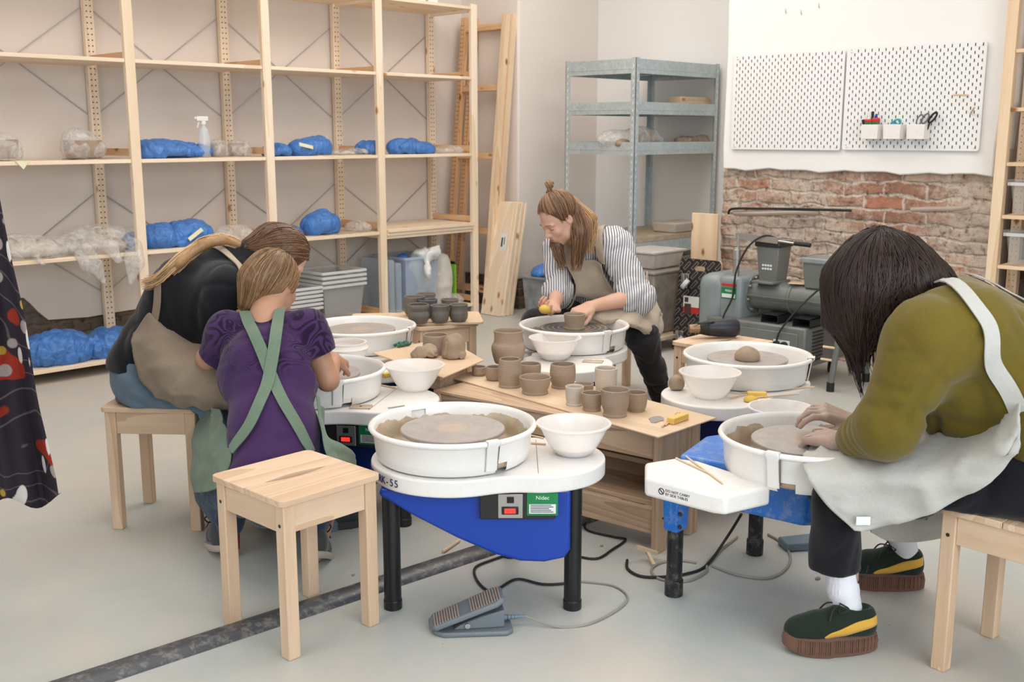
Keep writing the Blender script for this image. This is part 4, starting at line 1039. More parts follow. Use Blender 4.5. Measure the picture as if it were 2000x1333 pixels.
for i in range(4):
    for j in range(3): pbox(q, XB-.0655, XB-.0645, 3.162+.017*i, 3.174+.017*i, .612+.02*j, .623+.02*j)
q.build('instruction_plate', M_WLABEL, pm)
MB().cyl(P_(5.40, 3.375, .55), P_(5.40, 3.375, .73), .019, n=16).cyl(P_(5.40, 3.375, .66), P_(5.40, 3.375, .72), .024, n=16).build('lever_post', M_STEEL, pm, smooth=True, bevel=.002)
MB().beam(P_(5.40, 3.385, .80), P_(5.42, 3.12, .785), .012, .035).cyl(P_(5.40, 3.37, .73), P_(5.40, 3.37, .80), .008, n=10).build('lever_arm', M_STEEL, pm)
MB().cyl(P_(5.42, 3.12, .785), P_(5.44, 3.02, .775), .006, n=10).build('lever_rod', M_STEEL, pm)
MB().cyl(P_(5.44, 3.03, .776), P_(5.455, 2.935, .77), .013, n=12).build('lever_grip', M_RUBBER, pm, smooth=True, bevel=.003)
MB().cyl(P_(5.43, 2.72, .755), P_(5.46, 2.72, .755), .036, n=24).build('pressure_gauge', M_WLABEL, pm, smooth=True, bevel=.003)
MB().cyl(P_(5.46, 2.72, .755), P_(5.47, 2.72, .755), .041, n=24).cyl(P_(5.47, 2.72, .60), P_(5.47, 2.72, .75), .01, n=10).build('gauge_rim', M_STEEL, pm)
pbox(MB(), 5.337, 5.3405, 3.33, 3.43, .435, .50).build('green_label', M_GREENL, pm)
pbox(MB(), 5.3345, 5.3375, 3.335, 3.425, .441, .463).build('white_label', M_WLABEL, pm)
pbox(MB(), 5.337, 5.3405, 3.33, 3.43, .508, .522).build('red_label', M_REDL, pm)
def text(name, body, size, mat, parent, M, ext=.0006, align='CENTER'):
    c = bpy.data.curves.new(name, 'FONT'); c.body = body; c.size = size; c.extrude = ext; c.align_x = align
    o = bpy.data.objects.new(name, c); COL.objects.link(o)
    dg = bpy.context.evaluated_depsgraph_get(); me = bpy.data.meshes.new_from_object(o.evaluated_get(dg))
    bpy.data.objects.remove(o); me.materials.clear(); me.materials.append(mat); me.transform(M)
    o = bpy.data.objects.new(name, me); COL.objects.link(o); o.parent = parent; return o
# frame for lettering on a face looking towards -X
FACEX = Matrix(((0, 0, -1, 0), (-1, 0, 0, 0), (0, 1, 0, 0), (0, 0, 0, 1)))
text('label_word', 'Nidec', .02, M_WLABEL, pm, Matrix.Translation(P_(5.336, 3.38, .476)) @ FACEX)
pbox(MB(), 5.287, 5.293, 2.945, 3.045, .185, .245).build('switch_plate', M_WLABEL, pm)
for y in (3.02, 2.972): MB().cyl(P_(5.292, y, .22), P_(5.268, y, .22), .021, n=20).build('switch_knob', M_RUBBER, pm, smooth=True, bevel=.003)
pbox(MB(), 5.288, 5.292, 3.075, 3.09, .20, .235).build('key_switch', M_STEEL, pm)
pbox(MB(), 5.289, 5.293, 3.36, 3.40, .235, .27).build('rating_plate', M_WLABEL, pm)
MB().add([P_(5.34, 2.853, .10+.01), P_(5.37, 2.853, .11), P_(5.355, 2.853, .145)], [(0, 1, 2)]).build('warning_triangle', plain('warning_yellow', (226, 160, 40), .5), pm)
for x, y in ((5.36, 2.90), (5.36, 3.44), (5.72, 2.90), (5.72, 3.44)):
    MB().cyl(P_(x, y-.013, .036), P_(x, y+.013, .036), .035, n=24).build('caster_wheel', M_BLACKM, pm, smooth=True, bevel=.003)
    pbox(pbox(MB(), x-.018, x+.018, y-.02, y-.016, .03, .095), x-.018, x+.018, y+.016, y+.02, .03, .095).build('caster_fork', M_STEEL, pm)
pts = catmull([P_(5.46, 3.14, .79), P_(5.40, 3.20, .81), P_(5.36, 3.28, .74), P_(5.33, 3.33, .60), P_(5.325, 3.345, .45), P_(5.29, 3.38, .33), P_(5.285, 3.35, .27)], 6)
MB().tube(pts, .0055, 8).build('power_cable', M_RUBBER, pm, smooth=True)
pts = catmull([P_(5.46, 2.79, .60), P_(5.40, 2.86, .52), P_(5.33, 2.93, .42), P_(5.28, 3.0, .30), P_(5.275, 3.02, .22)], 6)
MB().tube(pts, .0055, 8).build('power_cable', M_RUBBER, pm, smooth=True)
o = MB().box(-.05, .05, -.045, .045, 0, .004).build('wooden_tile', M_STICK); o.location = (5.49, 3.02, .5455); o.rotation_euler.z = .3; tag(o, 'small pale wooden tile lying on the pug mill barrel', 'tile')
# grey stand at the nozzle
gs = thing('outfeed_stand', 'grey tubular stand with pale rollers at the nozzle end of the pug mill', 'stand', (5.5, 2.55, 0))
for x, y in ((5.30, 2.69), (5.66, 2.66), (5.30, 2.30), (5.66, 2.30)):
    MB().cyl(((x-5.5), y-2.55, .03), ((x-5.5)*.85, (y-2.55)*.85, .34), .017, n=16).build('leg', M_MACH, gs, smooth=True)
    MB().cyl(((x-5.5), y-2.55, 0), ((x-5.5), y-2.55, .05), .021, n=16).build('rubber_foot', M_RUBBER, gs, smooth=True)
MB().box(-.17, .17, -.23, .13, .335, .35).build('top', M_MACH, gs, bevel=.003)
for z, y in ((.17, .16), (.24, .15)): MB().cyl((-.19, y+.05, z), (-.19, y-.02, z), .007, n=10).build('roller', M_STICK, gs)
# ================================================================ DOLLY BOARD WITH CASTERS
db = thing('platform_trolley', 'black patterned plywood trolley board standing on edge with its wheels outwards', 'trolley', (5.66, 3.845, 0), 0)
def patt():
    t = NT('black_printed_ply'); v = t.coord(rot=(math.radians(-42), 0, 0)); sp = t.n('ShaderNodeSeparateXYZ', {'Vector': v})
    vv = t.n('ShaderNodeCombineXYZ', {'X': sp.outputs['Z'], 'Y': sp.outputs['Y']}).outputs[0]
    def br(m, off=0): return t.n('ShaderNodeTexBrick', {'Vector': vv, 'Scale': 1., 'Mortar Size': m, 'Mortar Smooth': 0., 'Brick Width': .085, 'Row Height': .042, 'Color1': (1, 1, 1, 1), 'Color2': (1, 1, 1, 1)}).outputs['Fac']
    a = br(.0105); b = br(.0145); band = t.math('SUBTRACT', b, a)
    f = t.ramp(t.noise(vv, 160, 2), [(.45, 0.), (.55, .6)])
    col = t.mix(t.math('MULTIPLY', band, .75), srgb(30, 28, 28), srgb(150, 142, 136))
    return t.set(col, .5)
M_PATT = patt()
w, h = .155, .60
R_ = Matrix.Rotation(math.radians(7), 4, 'Y')
pl = [(w-.03, 0), (w, .03), (w, h-.03), (w-.03, h), (.035, h), (.035, h)]
def rrect(w, z0, z1, r=.03, k=6): return [(cx+r*math.cos(a), cy+r*math.sin(a)) for cx, cy, s in ((w-r, z0+r, -90), (w-r, z1-r, 0), (-w+r, z1-r, 90), (-w+r, z0+r, 180)) for a in [math.radians(s+90*i/k) for i in range(k+1)]]
MX = R_ @ Matrix(((0, 0, 1, 0), (1, 0, 0, 0), (0, 1, 0, 0), (0, 0, 0, 1)))
m = MB()
outer = rrect(w, 0, h); inner = rrect(.038, h-.075, h-.045, .014)
no = len(outer)
V = [MX @ Vector((x, y, zz)) for zz in (0, .018) for x, y in outer]+[MX @ Vector((x, y, zz)) for zz in (0, .018) for x, y in inner]
F = []
for i in range(no):
    j = (i+1) % no
    F += [(i, j, no+j, no+i), (2*no+j, 2*no+i, 3*no+i, 3*no+j), (i, 2*no+i, 2*no+j, j), (no+i, no+j, 3*no+j, 3*no+i)]
m.add(V, F); dk = m.build('deck', M_PATT, db)
dk.data.materials.append(STOOL[2])
for p in dk.data.polygons:
    if p.index % 4 in (0, 1): p.material_index = 1
for y in (-.105, .105):
    for z in (.47, .10):
        c = R_ @ Vector((-.002, y, z))
        MB().box(c.x-.004, c.x, c.y-.03, c.y+.03, c.z-.03, c.z+.03).build('caster_plate', M_STEEL, db, bevel=.002)
        fk = MB().beam((c.x-.004, c.y+.012, c.z+.012), (c.x-.055, c.y-.030, c.z-.018), .006, .034).beam((c.x-.004, c.y-.012, c.z-.012), (c.x-.055, c.y-.052, c.z-.040), .006, .034).build('caster_fork', M_STEEL, db)
        MB().cyl((c.x-.060, c.y-.030, c.z-.020), (c.x-.052, c.y-.052, c.z-.038), .035, n=24).build('caster_wheel', plastic('bluish_white_wheel', (206, 212, 222), .3), db, smooth=True, bevel=.005)
c = R_ @ Vector((-.0015, .045, .27))
MB().box(c.x-.001, c.x, c.y-.07, c.y+.05, c.z-.07, c.z+.09).build('product_sticker', M_REDL, db)
MB().box(c.x-.0018, c.x-.001, c.y-.07, c.y+.05, c.z+.02, c.z+.09).build('sticker_panel', M_WLABEL, db)
MB().box(c.x-.0026, c.x-.0018, c.y-.01, c.y+.04, c.z-.03, c.z+.04).box(c.x-.0026, c.x-.0018, c.y+.012, c.y+.04, c.z+.05, c.z+.08).build('sticker_print', plain('sticker_brown', (80, 56, 50), .5), db)
# ================================================================ STOOLS
def stool(label, c, rz, sx=.335, sy=.34, h=.45, group=None):
    t = thing('wooden_stool', label, 'stool', (c[0], c[1], 0), rz)
    lx, ly, w = sx/2-.012, sy/2-.010, .038
    for a in (-1, 1):
        for b in (-1, 1):
            x0, x1 = sorted((a*lx, a*(lx-w))); y0, y1 = sorted((b*ly, b*(ly-w)))
            lg = MB().box(x0, x1, y0, y1, 0, h-.018).build('leg', STOOL[2], t, bevel=.003)
            MB().cyl((a*(lx-.002), b*(ly-w/2), h-.075), (a*(lx+.0008), b*(ly-w/2), h-.075), .0052, n=12).build('bolt', M_BLACKM, lg)
    z0, z1 = h-.098, h-.019
    for b in (-1, 1):
        y0, y1 = sorted((b*(ly-.006), b*(ly-.024))); MB().box(-lx+w, lx-w, y0, y1, z0, z1).build('apron', STOOL[0], t, bevel=.002)
        x0, x1 = sorted((b*(lx-.006), b*(lx-.024))); MB().box(x0, x1, -ly+w, ly-w, z0, z1).build('apron', STOOL[1], t, bevel=.002)
    X, Y = sx/2, sy/2; n = 16; r = .02
    lens = [(-.105+.21*i/n, .0165*(1-((i-n/2)/(n/2))**2)) for i in range(n+1)]
    def corner(cx, cy, s): return [(cx+r*math.cos(math.radians(s+q)), cy+r*math.sin(math.radians(s+q))) for q in (0, 22.5, 45, 67.5, 90)]
    top = [(-X, .0008)]+[(x, y+.0008) for x, y in lens]+[(X, .0008)]+corner(X-r, Y-r, 0)+corner(-X+r, Y-r, 90)
    bot = [(X, -.0008)]+[(x, -y-.0008) for x, y in lens[::-1]]+[(-X, -.0008)]+corner(-X+r, -Y+r, 180)+corner(X-r, -Y+r, 270)
    MB().prism(top, h-.018, h).build('seat_board', STOOL[0], t, bevel=.002)
    MB().prism(bot, h-.018, h).build('seat_board', STOOL[0], t, bevel=.002)
    return t
stool('empty pine stool standing over the floor cable cover, in front of the person in purple', (1.641, 2.415), .012)
stool('pine stool on which the person in the black sweatshirt sits', (1.836, 3.50), math.radians(-49.5), .345, .33)
stool('pine stool at the right edge on which the person in the olive sweatshirt sits', (2.785, .842), -.08, .345, .335)
stool('pine stool behind the pottery wheel, under the woman in the striped shirt', (4.47, 3.50), -.35)
stool('pine stool carrying the seven dark pots', (3.60, 4.0), math.radians(-18), .33, .33)
stool('pine stool carrying the heat gun in front of the pug mill', (4.135, 2.64), 0.)
# big thin board with rounded corners under the dark pots
m = MB().prism([(x, y) for x, y in rrect(.33, -.16, .17, .03)], 0, .012); o = m.build('pine_board', BOARD, None, bevel=.002)
o.location = (3.53, 4.07, .4505); o.rotation_euler.z = math.radians(-40); tag(o, 'thin board with rounded corners lying on the stool under the dark pots', 'board')

# ================================================================ POTTERY WHEELS
def table_outline(n=120, d=.255, r0=.243, r1=.20, k=.07, notch=True):
    out = []; cx = d*.5
    for i in range(n):
        a = 2*math.pi*i/n; lo, hi = 0., .9
        for _ in range(30):
            m_ = (lo+hi)/2; x, y = cx+m_*math.cos(a), m_*math.sin(a)
            A = math.hypot(x, y)-r0; B = math.hypot(x-d, y)-r1
            h = min(max(.5+.5*(B-A)/k, 0), 1); s = B*(1-h)+A*h-k*h*(1-h)
            if s > 0: hi = m_
            else: lo = m_
        out.append((cx+lo*math.cos(a), lo*math.sin(a)))
    return out
def pan(t, z0=.438, z1=.54, R=.248, seam=(-1.05,), slip=0, seed=1, mat=None, rb=.226):
    "splash pan: wall with a rolled rim, a floor, an overlapping clip at each seam with a notch at the foot"
    mat = mat or M_PAN; N = 144; m = MB()
    prof_o = [(rb-.008, 0), (rb, .006), (rb+.004, .03), (R-.012, z1-z0-.020), (R-.008, z1-z0-.016), (R-.001, z1-z0-.013), (R+.002, z1-z0-.007), (R-.001, z1-z0-.001), (R-.008, z1-z0+.001), (R-.014, z1-z0-.004), (R-.0175, z1-z0-.014), (rb-.001, .03), (rb-.006, .012), (.05, .012), (.045, .05), (.02, .05)]
    P = []
    for j in range(N):
        a = 2*math.pi*j/N
        P.append([(r*math.cos(a), r*math.sin(a), z0+z) for r, z in prof_o])
    M_ = len(prof_o); vs = [p for r_ in P for p in r_]; fs = []
    for j in range(N):
        a = 2*math.pi*(j+.5)/N
        nt = any(abs((a-s+math.pi) % (2*math.pi)-math.pi-.10) < .10 for s in seam)
        for i in range(M_-1):
            if nt and i in (0, 1, 10, 11): continue
            fs.append((j*M_+i, ((j+1) % N)*M_+i, ((j+1) % N)*M_+i+1, j*M_+i+1))
    m.add(vs, fs)
    p = m.build('splash_pan', mat, t, smooth=True, auto=55)
    for s in seam[:1]:
        c = MB()
        w = .085; K = 8
        pr = [(rb+.0015, .012), (rb+.0075, .014), (R-.004, z1-z0-.018), (R+.006, z1-z0-.006), (R+.006, z1-z0+.003), (R-.012, z1-z0+.003), (R-.013, z1-z0-.006)]
        c.lathe([(r, z0+z) for r, z in pr], n=K, a0=s-w*1.6, a1=s+.02)
        c.build('clip', mat, p, smooth=True, auto=40, solid=.002)
        q = MB(); a = s+.022; e = Vector((math.cos(a), math.sin(a), 0)); 
        q.beam(e*(rb+.003)+Vector((0, 0, z0+.022)), e*(R-.006)+Vector((0, 0, z1-.012)), .003, .012, up=e).build('seam', plain('seam_grey', (120, 108, 98), .6), p)
    if slip:
        rows = []
        for j in range(181):
            a = 2*math.pi*j/180; q = np.array([[math.cos(a)*2, math.sin(a)*2, 0.]])
            top = slip*(.80+.25*float(vnoise(q, 1.2, seed)[0])+.12*float(vnoise(q, 5, seed+1)[0])+.07*float(vnoise(q, 11, seed+2)[0]))
            top = max(.02, min(top, z1-z0-.02)); r_ = lambda z: rb-.001+(R-.015-rb+.001)*max(0, z-.03)/(z1-z0-.04)
            row = []
            for i in range(7):
                z = .0125+(top-.0125)*i/6; th = .0025*math.sin(math.pi*min(1, (i+.3)/6.3)) + .0010*float(vnoise(np.array([[math.cos(a)*8, math.sin(a)*8, z*90]]), 2, seed+4)[0])
                row.append((( (r_(z) if z > .03 else rb-.006+ (z-.012)*.28) -.0012-max(th, 0))*math.cos(a), ((r_(z) if z > .03 else rb-.006+(z-.012)*.28)-.0012-max(th, 0))*math.sin(a), z0+z))
            rows.append([(.12*math.cos(a), .12*math.sin(a), z0+.0135)]+row)
        MB().grid([r_[::-1] for r_ in rows]).build('clay_slip', M_SLIP, p, smooth=True, auto=0)
    return p
def wheel(label, C, rz, slip=0, seam=(-1.05,), blue=None, mark=False, seed=1, panel=True, headmat=None, d=.255, lk=1.):
    t = thing('pottery_wheel', label, 'pottery wheel', (C[0], C[1], 0), rz)
    ol = table_outline(d=d)
    tb = MB().prism(ol, .385, .435).build('table_top', M_WHITE, t, bevel=.006, seg=3)
    MB().box(.2505, .252, -.17, .17, .4352, .4356).build('table_joint', plain('seam_grey', (120, 108, 98), .6), tb)
    for a in (.15,): pass
    # steel body, belly profile seen from the front
    prof = [(-.20, .384), (-.205, .365), (-.10, .30), (.02, .235), (.13, .185), (.20, .165), (.27, .162), (.33, .175), (.345, .20), (.345, .384)]
    m = MB().prism(prof, -.16, .17, Matrix(((1, 0, 0, 0), (0, 0, 1, 0), (0, 1, 0, 0), (0, 0, 0, 1))))
    m.build('body', blue or M_BLUE, t, bevel=.025, seg=4)
    for x, y in ((-.176*lk, -.112*lk), (.355*lk, -.113*lk), (.172*lk, .285*lk)):
        lg = MB().cyl((x, y, .02), (x, y, .386), .0255, n=32).build('leg', M_BLACKM, t, smooth=True)
        MB().cyl((x, y, 0), (x, y, .03), .0275, n=32).build('foot', M_BLACKM, lg, smooth=True, bevel=.003)
    if panel:
        SX = .032; cp = MB().box(.085, .30, -.182, -.155, .302, .384).build('control_panel', M_DKPLATE, t, bevel=.003)
        MB().box(.105, .175, -.1845, -.182, .306, .378).build('switch_plate', M_STEEL, cp, bevel=.002).location.x = SX
        MB().box(.115, .163, -.1885, -.184, .318, .341).build('switch_bezel', M_BLACKM, cp, bevel=.002).location.x = SX
        MB().box(.123, .155, -.1905, -.188, .322, .337).build('lit_switch', M_RED, cp, bevel=.001).location.x = SX
        MB().box(.130, .150, -.1875, -.184, .352, .370).build('reverse_switch', M_BLACKM, cp, bevel=.001).location.x = SX
        MB().box(.187, .275, -.1835, -.182, .314, .381).build('green_label', M_GREENL, cp).location.x = SX
        MB().box(.193, .269, -.1842, -.1835, .320, .348).build('white_field', M_WLABEL, cp).location.x = SX
        g = MB()
        for q in range(5): g.box(.197, .262-.006*(q % 3), -.1847, -.1842, .324+.005*q, .326+.005*q)
        g.build('label_print', M_DKPLATE, cp).location.x = SX
        text('label_word', 'Nidec', .016, M_WLABEL, cp, Matrix.Translation((.263, -.184, .362)) @ Matrix.Rotation(math.pi/2, 4, 'X'))
        g = MB()
        for x in (.109, .171):
            for z in (.310, .374): g.cyl((x, -.1850, z), (x, -.1865, z), .003, n=8)
        g.build('panel_screw', M_STEEL, cp).location.x = SX
    MB().cyl((0, 0, .435), (0, 0, .51), .022, n=20).build('shaft', M_STEEL, t, smooth=True)
    h = MB().lathe([(.0005, 0), (.153, 0), (.1555, .002), (.1555, .010), (.1535, .012), (.0005, .012)], n=96).build('wheel_head', headmat or M_HEAD, t, smooth=True, auto=40)
    h.location = (0, 0, .510)
    pan(t, slip=slip, seed=seed, seam=seam)
    if mark:
        # lettering wrapped round the white rim
        fm = M_BLUEINK; k = 0; rr = .2445
        word = 'SHIMPO RK-55'
        for i, ch in enumerate(word):
            if ch == ' ': continue
            a = math.radians(-128)-(len(word)-1-i)*.078
            q = Matrix.Rotation(a, 4, 'Z') @ Matrix.Translation((rr-.0005, 0, .400)) @ Matrix(((0, 0, 1, 0), (1, 0, 0, 0), (0, 1, 0, 0), (0, 0, 0, 1)))
            text('lettering', ch, .031, fm, tb, q)
    return t
def headwet():
    t = NT('wet_slurry_wheel_head'); c = t.n('ShaderNodeTexCoord').outputs['Object']
    L = t.n('ShaderNodeVectorMath', {0: c}, operation='LENGTH').outputs['Value']
    rg = t.math('SINE', t.math('ADD', t.math('MULTIPLY', L, 260.), t.math('MULTIPLY', t.noise(c, 12, 2), 3.)))
    a = t.ramp(rg, [(.2, srgb(92, 88, 86)), (.8, srgb(138, 130, 124))])
    return t.set(a, .25, .1)
M_HEADWET = headwet()
M_BLUEINK = plain('blue_ink', (52, 58, 108), .5)
CF, CM, CR, CB_, CC = (2.095, 2.261), (3.623, 3.098), (3.588, 2.176), (2.714, 1.441), tuple(atz(620, 718, .54))[:2]
CBK = (2.938, 3.771)
A0 = math.radians(-46.1)
wheel('empty pottery wheel in the centre foreground with RK-55 lettering on its white rim', CF, A0, .094, (-.98, 2.02), mark=True)
wheel('pottery wheel used by the person in the purple shirt', CC, A0-.20, 0, (-.85,), M_NAVY, seed=4)
wheel('pottery wheel at which the woman in the striped shirt throws a pot', CM, math.radians(-145), .065, (.8,), M_NAVY, seed=7, headmat=M_HEADWET, d=.35, lk=.5)
wheel('pottery wheel with a rounded lump of clay in its middle, behind the olive sweatshirt', CR, math.radians(-170), 0, (1.84,), M_NAVY, seed=9, d=.30)
wheel('empty clean pottery wheel next to the stool of dark pots', CBK, math.radians(-120), 0, (1.0,), M_NAVY, seed=11, d=.33)
# blue wheel of another make
bw = thing('pottery_wheel', 'bright blue pottery wheel with a small white side table, used by the person in olive', 'pottery wheel', (CB_[0], CB_[1], 0), 0)
def bl(p): return (p[0]-CB_[0], p[1]-CB_[1])
MB().prism([bl(p) for p in ((2.645, 1.405), (2.60, 1.80), (2.83, 1.86), (2.98, 1.80), (2.98, 1.40), (2.80, 1.27))][::-1], .285, .425).build('body', M_BLUE2, bw, bevel=.012, seg=3)
tr = [bl(p) for p in ((2.322, 1.718), (2.43, 1.80), (2.53, 1.765), (2.555, 1.70), (2.520, 1.475), (2.50, 1.425), (2.345, 1.468), (2.332, 1.50))]
tm = MB().prism(tr[::-1], .382, .438).build('side_table', M_WHITE, bw, bevel=.010, seg=4)
# outward face of the side table runs from (2.322,1.718) to (2.332,1.50)
dv = Vector(bl((2.332, 1.50))+(0,))-Vector(bl((2.322, 1.718))+(0,)); dl = dv.normalized(); nn = Vector((dl.y, -dl.x, 0)); nn = nn if nn.x < 0 else -nn
B0 = Vector(bl((2.322, 1.718))+(0,))
def onface(s, z, off=.0006): return Matrix(((dl.x, 0, nn.x, (B0+dl*s+nn*off).x), (dl.y, 0, nn.y, (B0+dl*s+nn*off).y), (0, 1, 0, z), (0, 0, 0, 1)))
text('lettering', 'DO NOT CARRY\nBY SIDE TABLES', .0105, M_DKPLATE, tm, onface(.068, .411), .0002, 'LEFT')
m = MB(); q = onface(.055, .409)
pts = [q @ Vector((.0085*math.cos(a), .0085*math.sin(a), 0)) for a in [2*math.pi*i/20 for i in range(21)]]
m.tube(pts, .0012, 5, caps=False).beam(q @ Vector((-.006, .006, 0)), q @ Vector((.006, -.006, 0)), .0022, .0014, up=nn); m.build('prohibition_sign', M_DKPLATE, tm)
def bleg(x, y, r=.024, z1=.24):
    lg = MB().cyl(bl((x, y))+(.05,), bl((x, y))+(z1,), r, n=32).build('leg', M_BLACKD, bw, smooth=True)
    MB().cyl(bl((x, y))+(0,), bl((x, y))+(.052,), r+.004, n=32).build('foot', M_BLACKD, lg, smooth=True, bevel=.003)
    return lg
bleg(2.545, 1.765); bleg(3.0, 1.76, z1=.30); bleg(2.80, 1.345, z1=.30)
x, y = bl((2.545, 1.765))
m = MB().prism([(x-.036, y-.03), (x+.036, y-.03), (x+.036, y+.03), (x-.036, y+.03)], .21, .385)
for i in range(4): m.v[i] = (x+(m.v[i][0]-x)*.82, y+(m.v[i][1]-y)*.82, .21)
br = m.build('leg_bracket', M_BLUE2, bw, bevel=.006)
for z in (.235, .275): MB().cyl((x-.028, y-.034, z), (x-.034, y-.040, z), .006, n=10).build('bolt', M_BLACKM, br)
MB().cyl((0, 0, .425), (0, 0, .51), .022, n=20).build('shaft', M_STEEL, bw, smooth=True)
h = MB().lathe([(.0005, 0), (.153, 0), (.1555, .002), (.1555, .010), (.1535, .012), (.0005, .012)], n=96).build('wheel_head', M_HEAD, bw, smooth=True, auto=40); h.location = (0, 0, .510)
pan(bw, z0=.427, slip=.102, seed=21, seam=(math.radians(191),))

# ================================================================ LOW OAK BENCH WITH POTS
bn = thing('oak_bench', 'low oak bench with open shelves carrying the fresh clay pots', 'bench', (2.855, 2.50, 0), .10)
for y in (-.50, .47):
    w = .135
    poly = [(-w, 0), (-w, .405), (w, .405), (w, 0), (w-.055, 0)]+[(.085*math.cos(a), .10*math.sin(a)) for a in [math.pi*i/10 for i in range(1, 10)]]+[(-w+.055, 0)]
    MB().prism(poly, y, y+.03, Matrix(((1, 0, 0, 0), (0, 0, 1, 0), (0, 1, 0, 0), (0, 0, 0, 1)))).build('end_panel', OAK[2], bn, bevel=.003)
for x0, z0, z1, w, nm in ((-.125, .32, .404, .02, 'apron'), (.105, .32, .404, .02, 'apron'), (-.125, .06, .15, .02, 'skirt_board')): MB().box(x0, x0+w, -.47, .47, z0, z1).build(nm, OAK[1], bn, bevel=.003)
MB().box(-.135, .135, -.50, .50, .404, .416).build('top', OAK[1], bn, bevel=.002)
MB().box(-.105, .125, -.47, .47, .15, .168).build('shelf', OAK[1], bn, bevel=.002)
MB().box(-.02, .125, -.47, .47, .26, .278).build('shelf', OAK[1], bn, bevel=.002)
MB().box(.107, .125, -.47, .47, .168, .32).build('back_board', OAK[1], bn)
g = MB()
for z in (.12, .19, .30): g.cyl((-.11, -.502, z), (-.11, -.4995, z), .004, n=8)
g.build('screw', M_DKPLATE, bn)
ZT = .4165
o = MB().prism([(2.723, 1.966), (3.057, 1.966), (3.19, 3.07), (2.852, 3.115)], ZT, ZT+.005).build('fibreboard_sheet', BOARD, None, bevel=.001); topbase(o)
tag(o, 'thin fibreboard sheet on the oak bench under the fresh clay pots', 'board')
ZT += .0055
# second low table behind with its own sheet
b2 = thing('low_wooden_table', 'small pine table under the sheet with the two lumps of wrapped clay', 'table', (2.965, 3.22, 0), math.radians(-20))
Q4 = [atz(u, v, .472) for u, v in ((728, 691), (865, 739), (945, 705), (870, 661))]
cq = sum(Q4, Vector())/4; b2.location = (cq.x, cq.y, 0); b2.rotation_euler = (0, 0, 0)
W4 = [((q-cq).x*.66, (q-cq).y*.66) for q in Q4]
MB().prism([(x*1.08, y*1.08) for x, y in W4], .452, .470).build('top', OAK[1], b2, bevel=.003)
MB().prism(W4, .385, .452).build('apron', OAK[1], b2, bevel=.003)
for x, y in W4: MB().box(x*.82-.018, x*.82+.018, y*.82-.018, y*.82+.018, 0, .386).build('leg', STOOL[2], b2, bevel=.003)
Zs = .4705
o = MB().prism([tuple(atz(u, v, .472))[:2] for u, v in ((728, 691), (865, 739), (945, 705), (870, 661))], Zs, Zs+.005).build('fibreboard_sheet', BOARD, None, bevel=.001); topbase(o); tag(o, 'thin fibreboard sheet under the wrapped clay lumps', 'board'); Zs += .0055

# ---------------------------------------------------------------- pots on the bench
def onb(u, v, z=None): p = atz(u, v, ZT if z is None else z); return (p.x, p.y, ZT if z is None else z)
def shaped(pts, t=.005):      # outer profile (r, z) -> closed wall profile
    out = catmull([(r, 0, z) for r, z in pts], 5); out = [(p.x, p.z) for p in out]
    h = out[-1][1]; inn = [(max(r-t, .002), max(z, t)) for r, z in out[::-1] if z >= t*.5]
    return [(.0005, 0), (out[0][0]-.002, 0)]+out+[(out[-1][0]-t*.5, h+t*.4)]+inn+[(.0005, t)]
GP = 'fresh clay pots on the oak bench'
pt = [  # u, v of the foot centre, profile, label, material
 ((936, 733), [(.024, 0), (.026, .004), (.029, .008), (.0285, .018), (.029, .034)], 'smallest low clay dish, at the left end of the bench', M_CLAY),
 ((966, 742), [(.028, 0), (.034, .008), (.037, .025), (.035, .045), (.034, .052)], 'small rounded clay cup between the low dish and the tall tumbler', M_CLAY),
 ((996, 755), [(.043, 0), (.044, .006), (.042, .010), (.046, .03), (.046, .07), (.041, .108)], 'tall straight clay tumbler in front of the wide-necked vase', M_CLAY),
 ((1035, 742), [(.028, 0), (.040, .02), (.044, .045), (.043, .065)], 'rounded clay cup right behind the tall tumbler', M_CLAY),
 ((1045, 768), [(.048, 0), (.050, .006), (.047, .010), (.056, .035), (.060, .062)], 'wide low clay bowl in the middle of the bench', M_CLAY),
 ((1099, 756), [(.044, 0), (.045, .005), (.042, .009), (.048, .03), (.050, .06), (.047, .090)], 'straight clay cup with a foot ring, left of the pale tumbler', M_CLAY),
 ((993, 708), [(.058, 0), (.062, .01), (.070, .04), (.073, .062), (.070, .078), (.062, .092), (.061, .12), (.064, .138)], 'largest clay vase with a wide neck, at the back left of the bench', M_CLAY),
 ((1122, 791), [(.030, 0), (.031, .006), (.029, .009), (.032, .03), (.034, .068)], 'pale dry cup in front, left of the small brown beaker', M_CLAYP),
 ((1140, 781), [(.030, 0), (.031, .006), (.034, .03), (.037, .060)], 'light clay cup half hidden behind the small brown beaker', M_CLAY),
 ((1156, 801), [(.032, 0), (.033, .006), (.031, .009), (.037, .03), (.038, .062)], 'small brown beaker between the pale cup and the ribbed pot', M_CLAY),
 ((1183, 762), [(.036, 0), (.041, .02), (.042, .05), (.043, .085)], 'pale dry tumbler standing at the back of the bench', M_CLAYP),
 ((1201, 812), [(.041, 0), (.042, .008), (.039, .012), (.047, .04), (.049, .07), (.051, .093)], 'ribbed clay pot, the foremost large one near the right end', M_CLAY),
 ((1242, 802), [(.031, 0), (.033, .008), (.036, .015), (.039, .04), (.038, .066)], 'squat clay cup at the right end of the pots', M_CLAY)]
for (u, v), pr, lab, mt in pt: pot(lab, onb(u, v), shaped(pr), mt, 'pot', 'clay_pot', GP, 56)
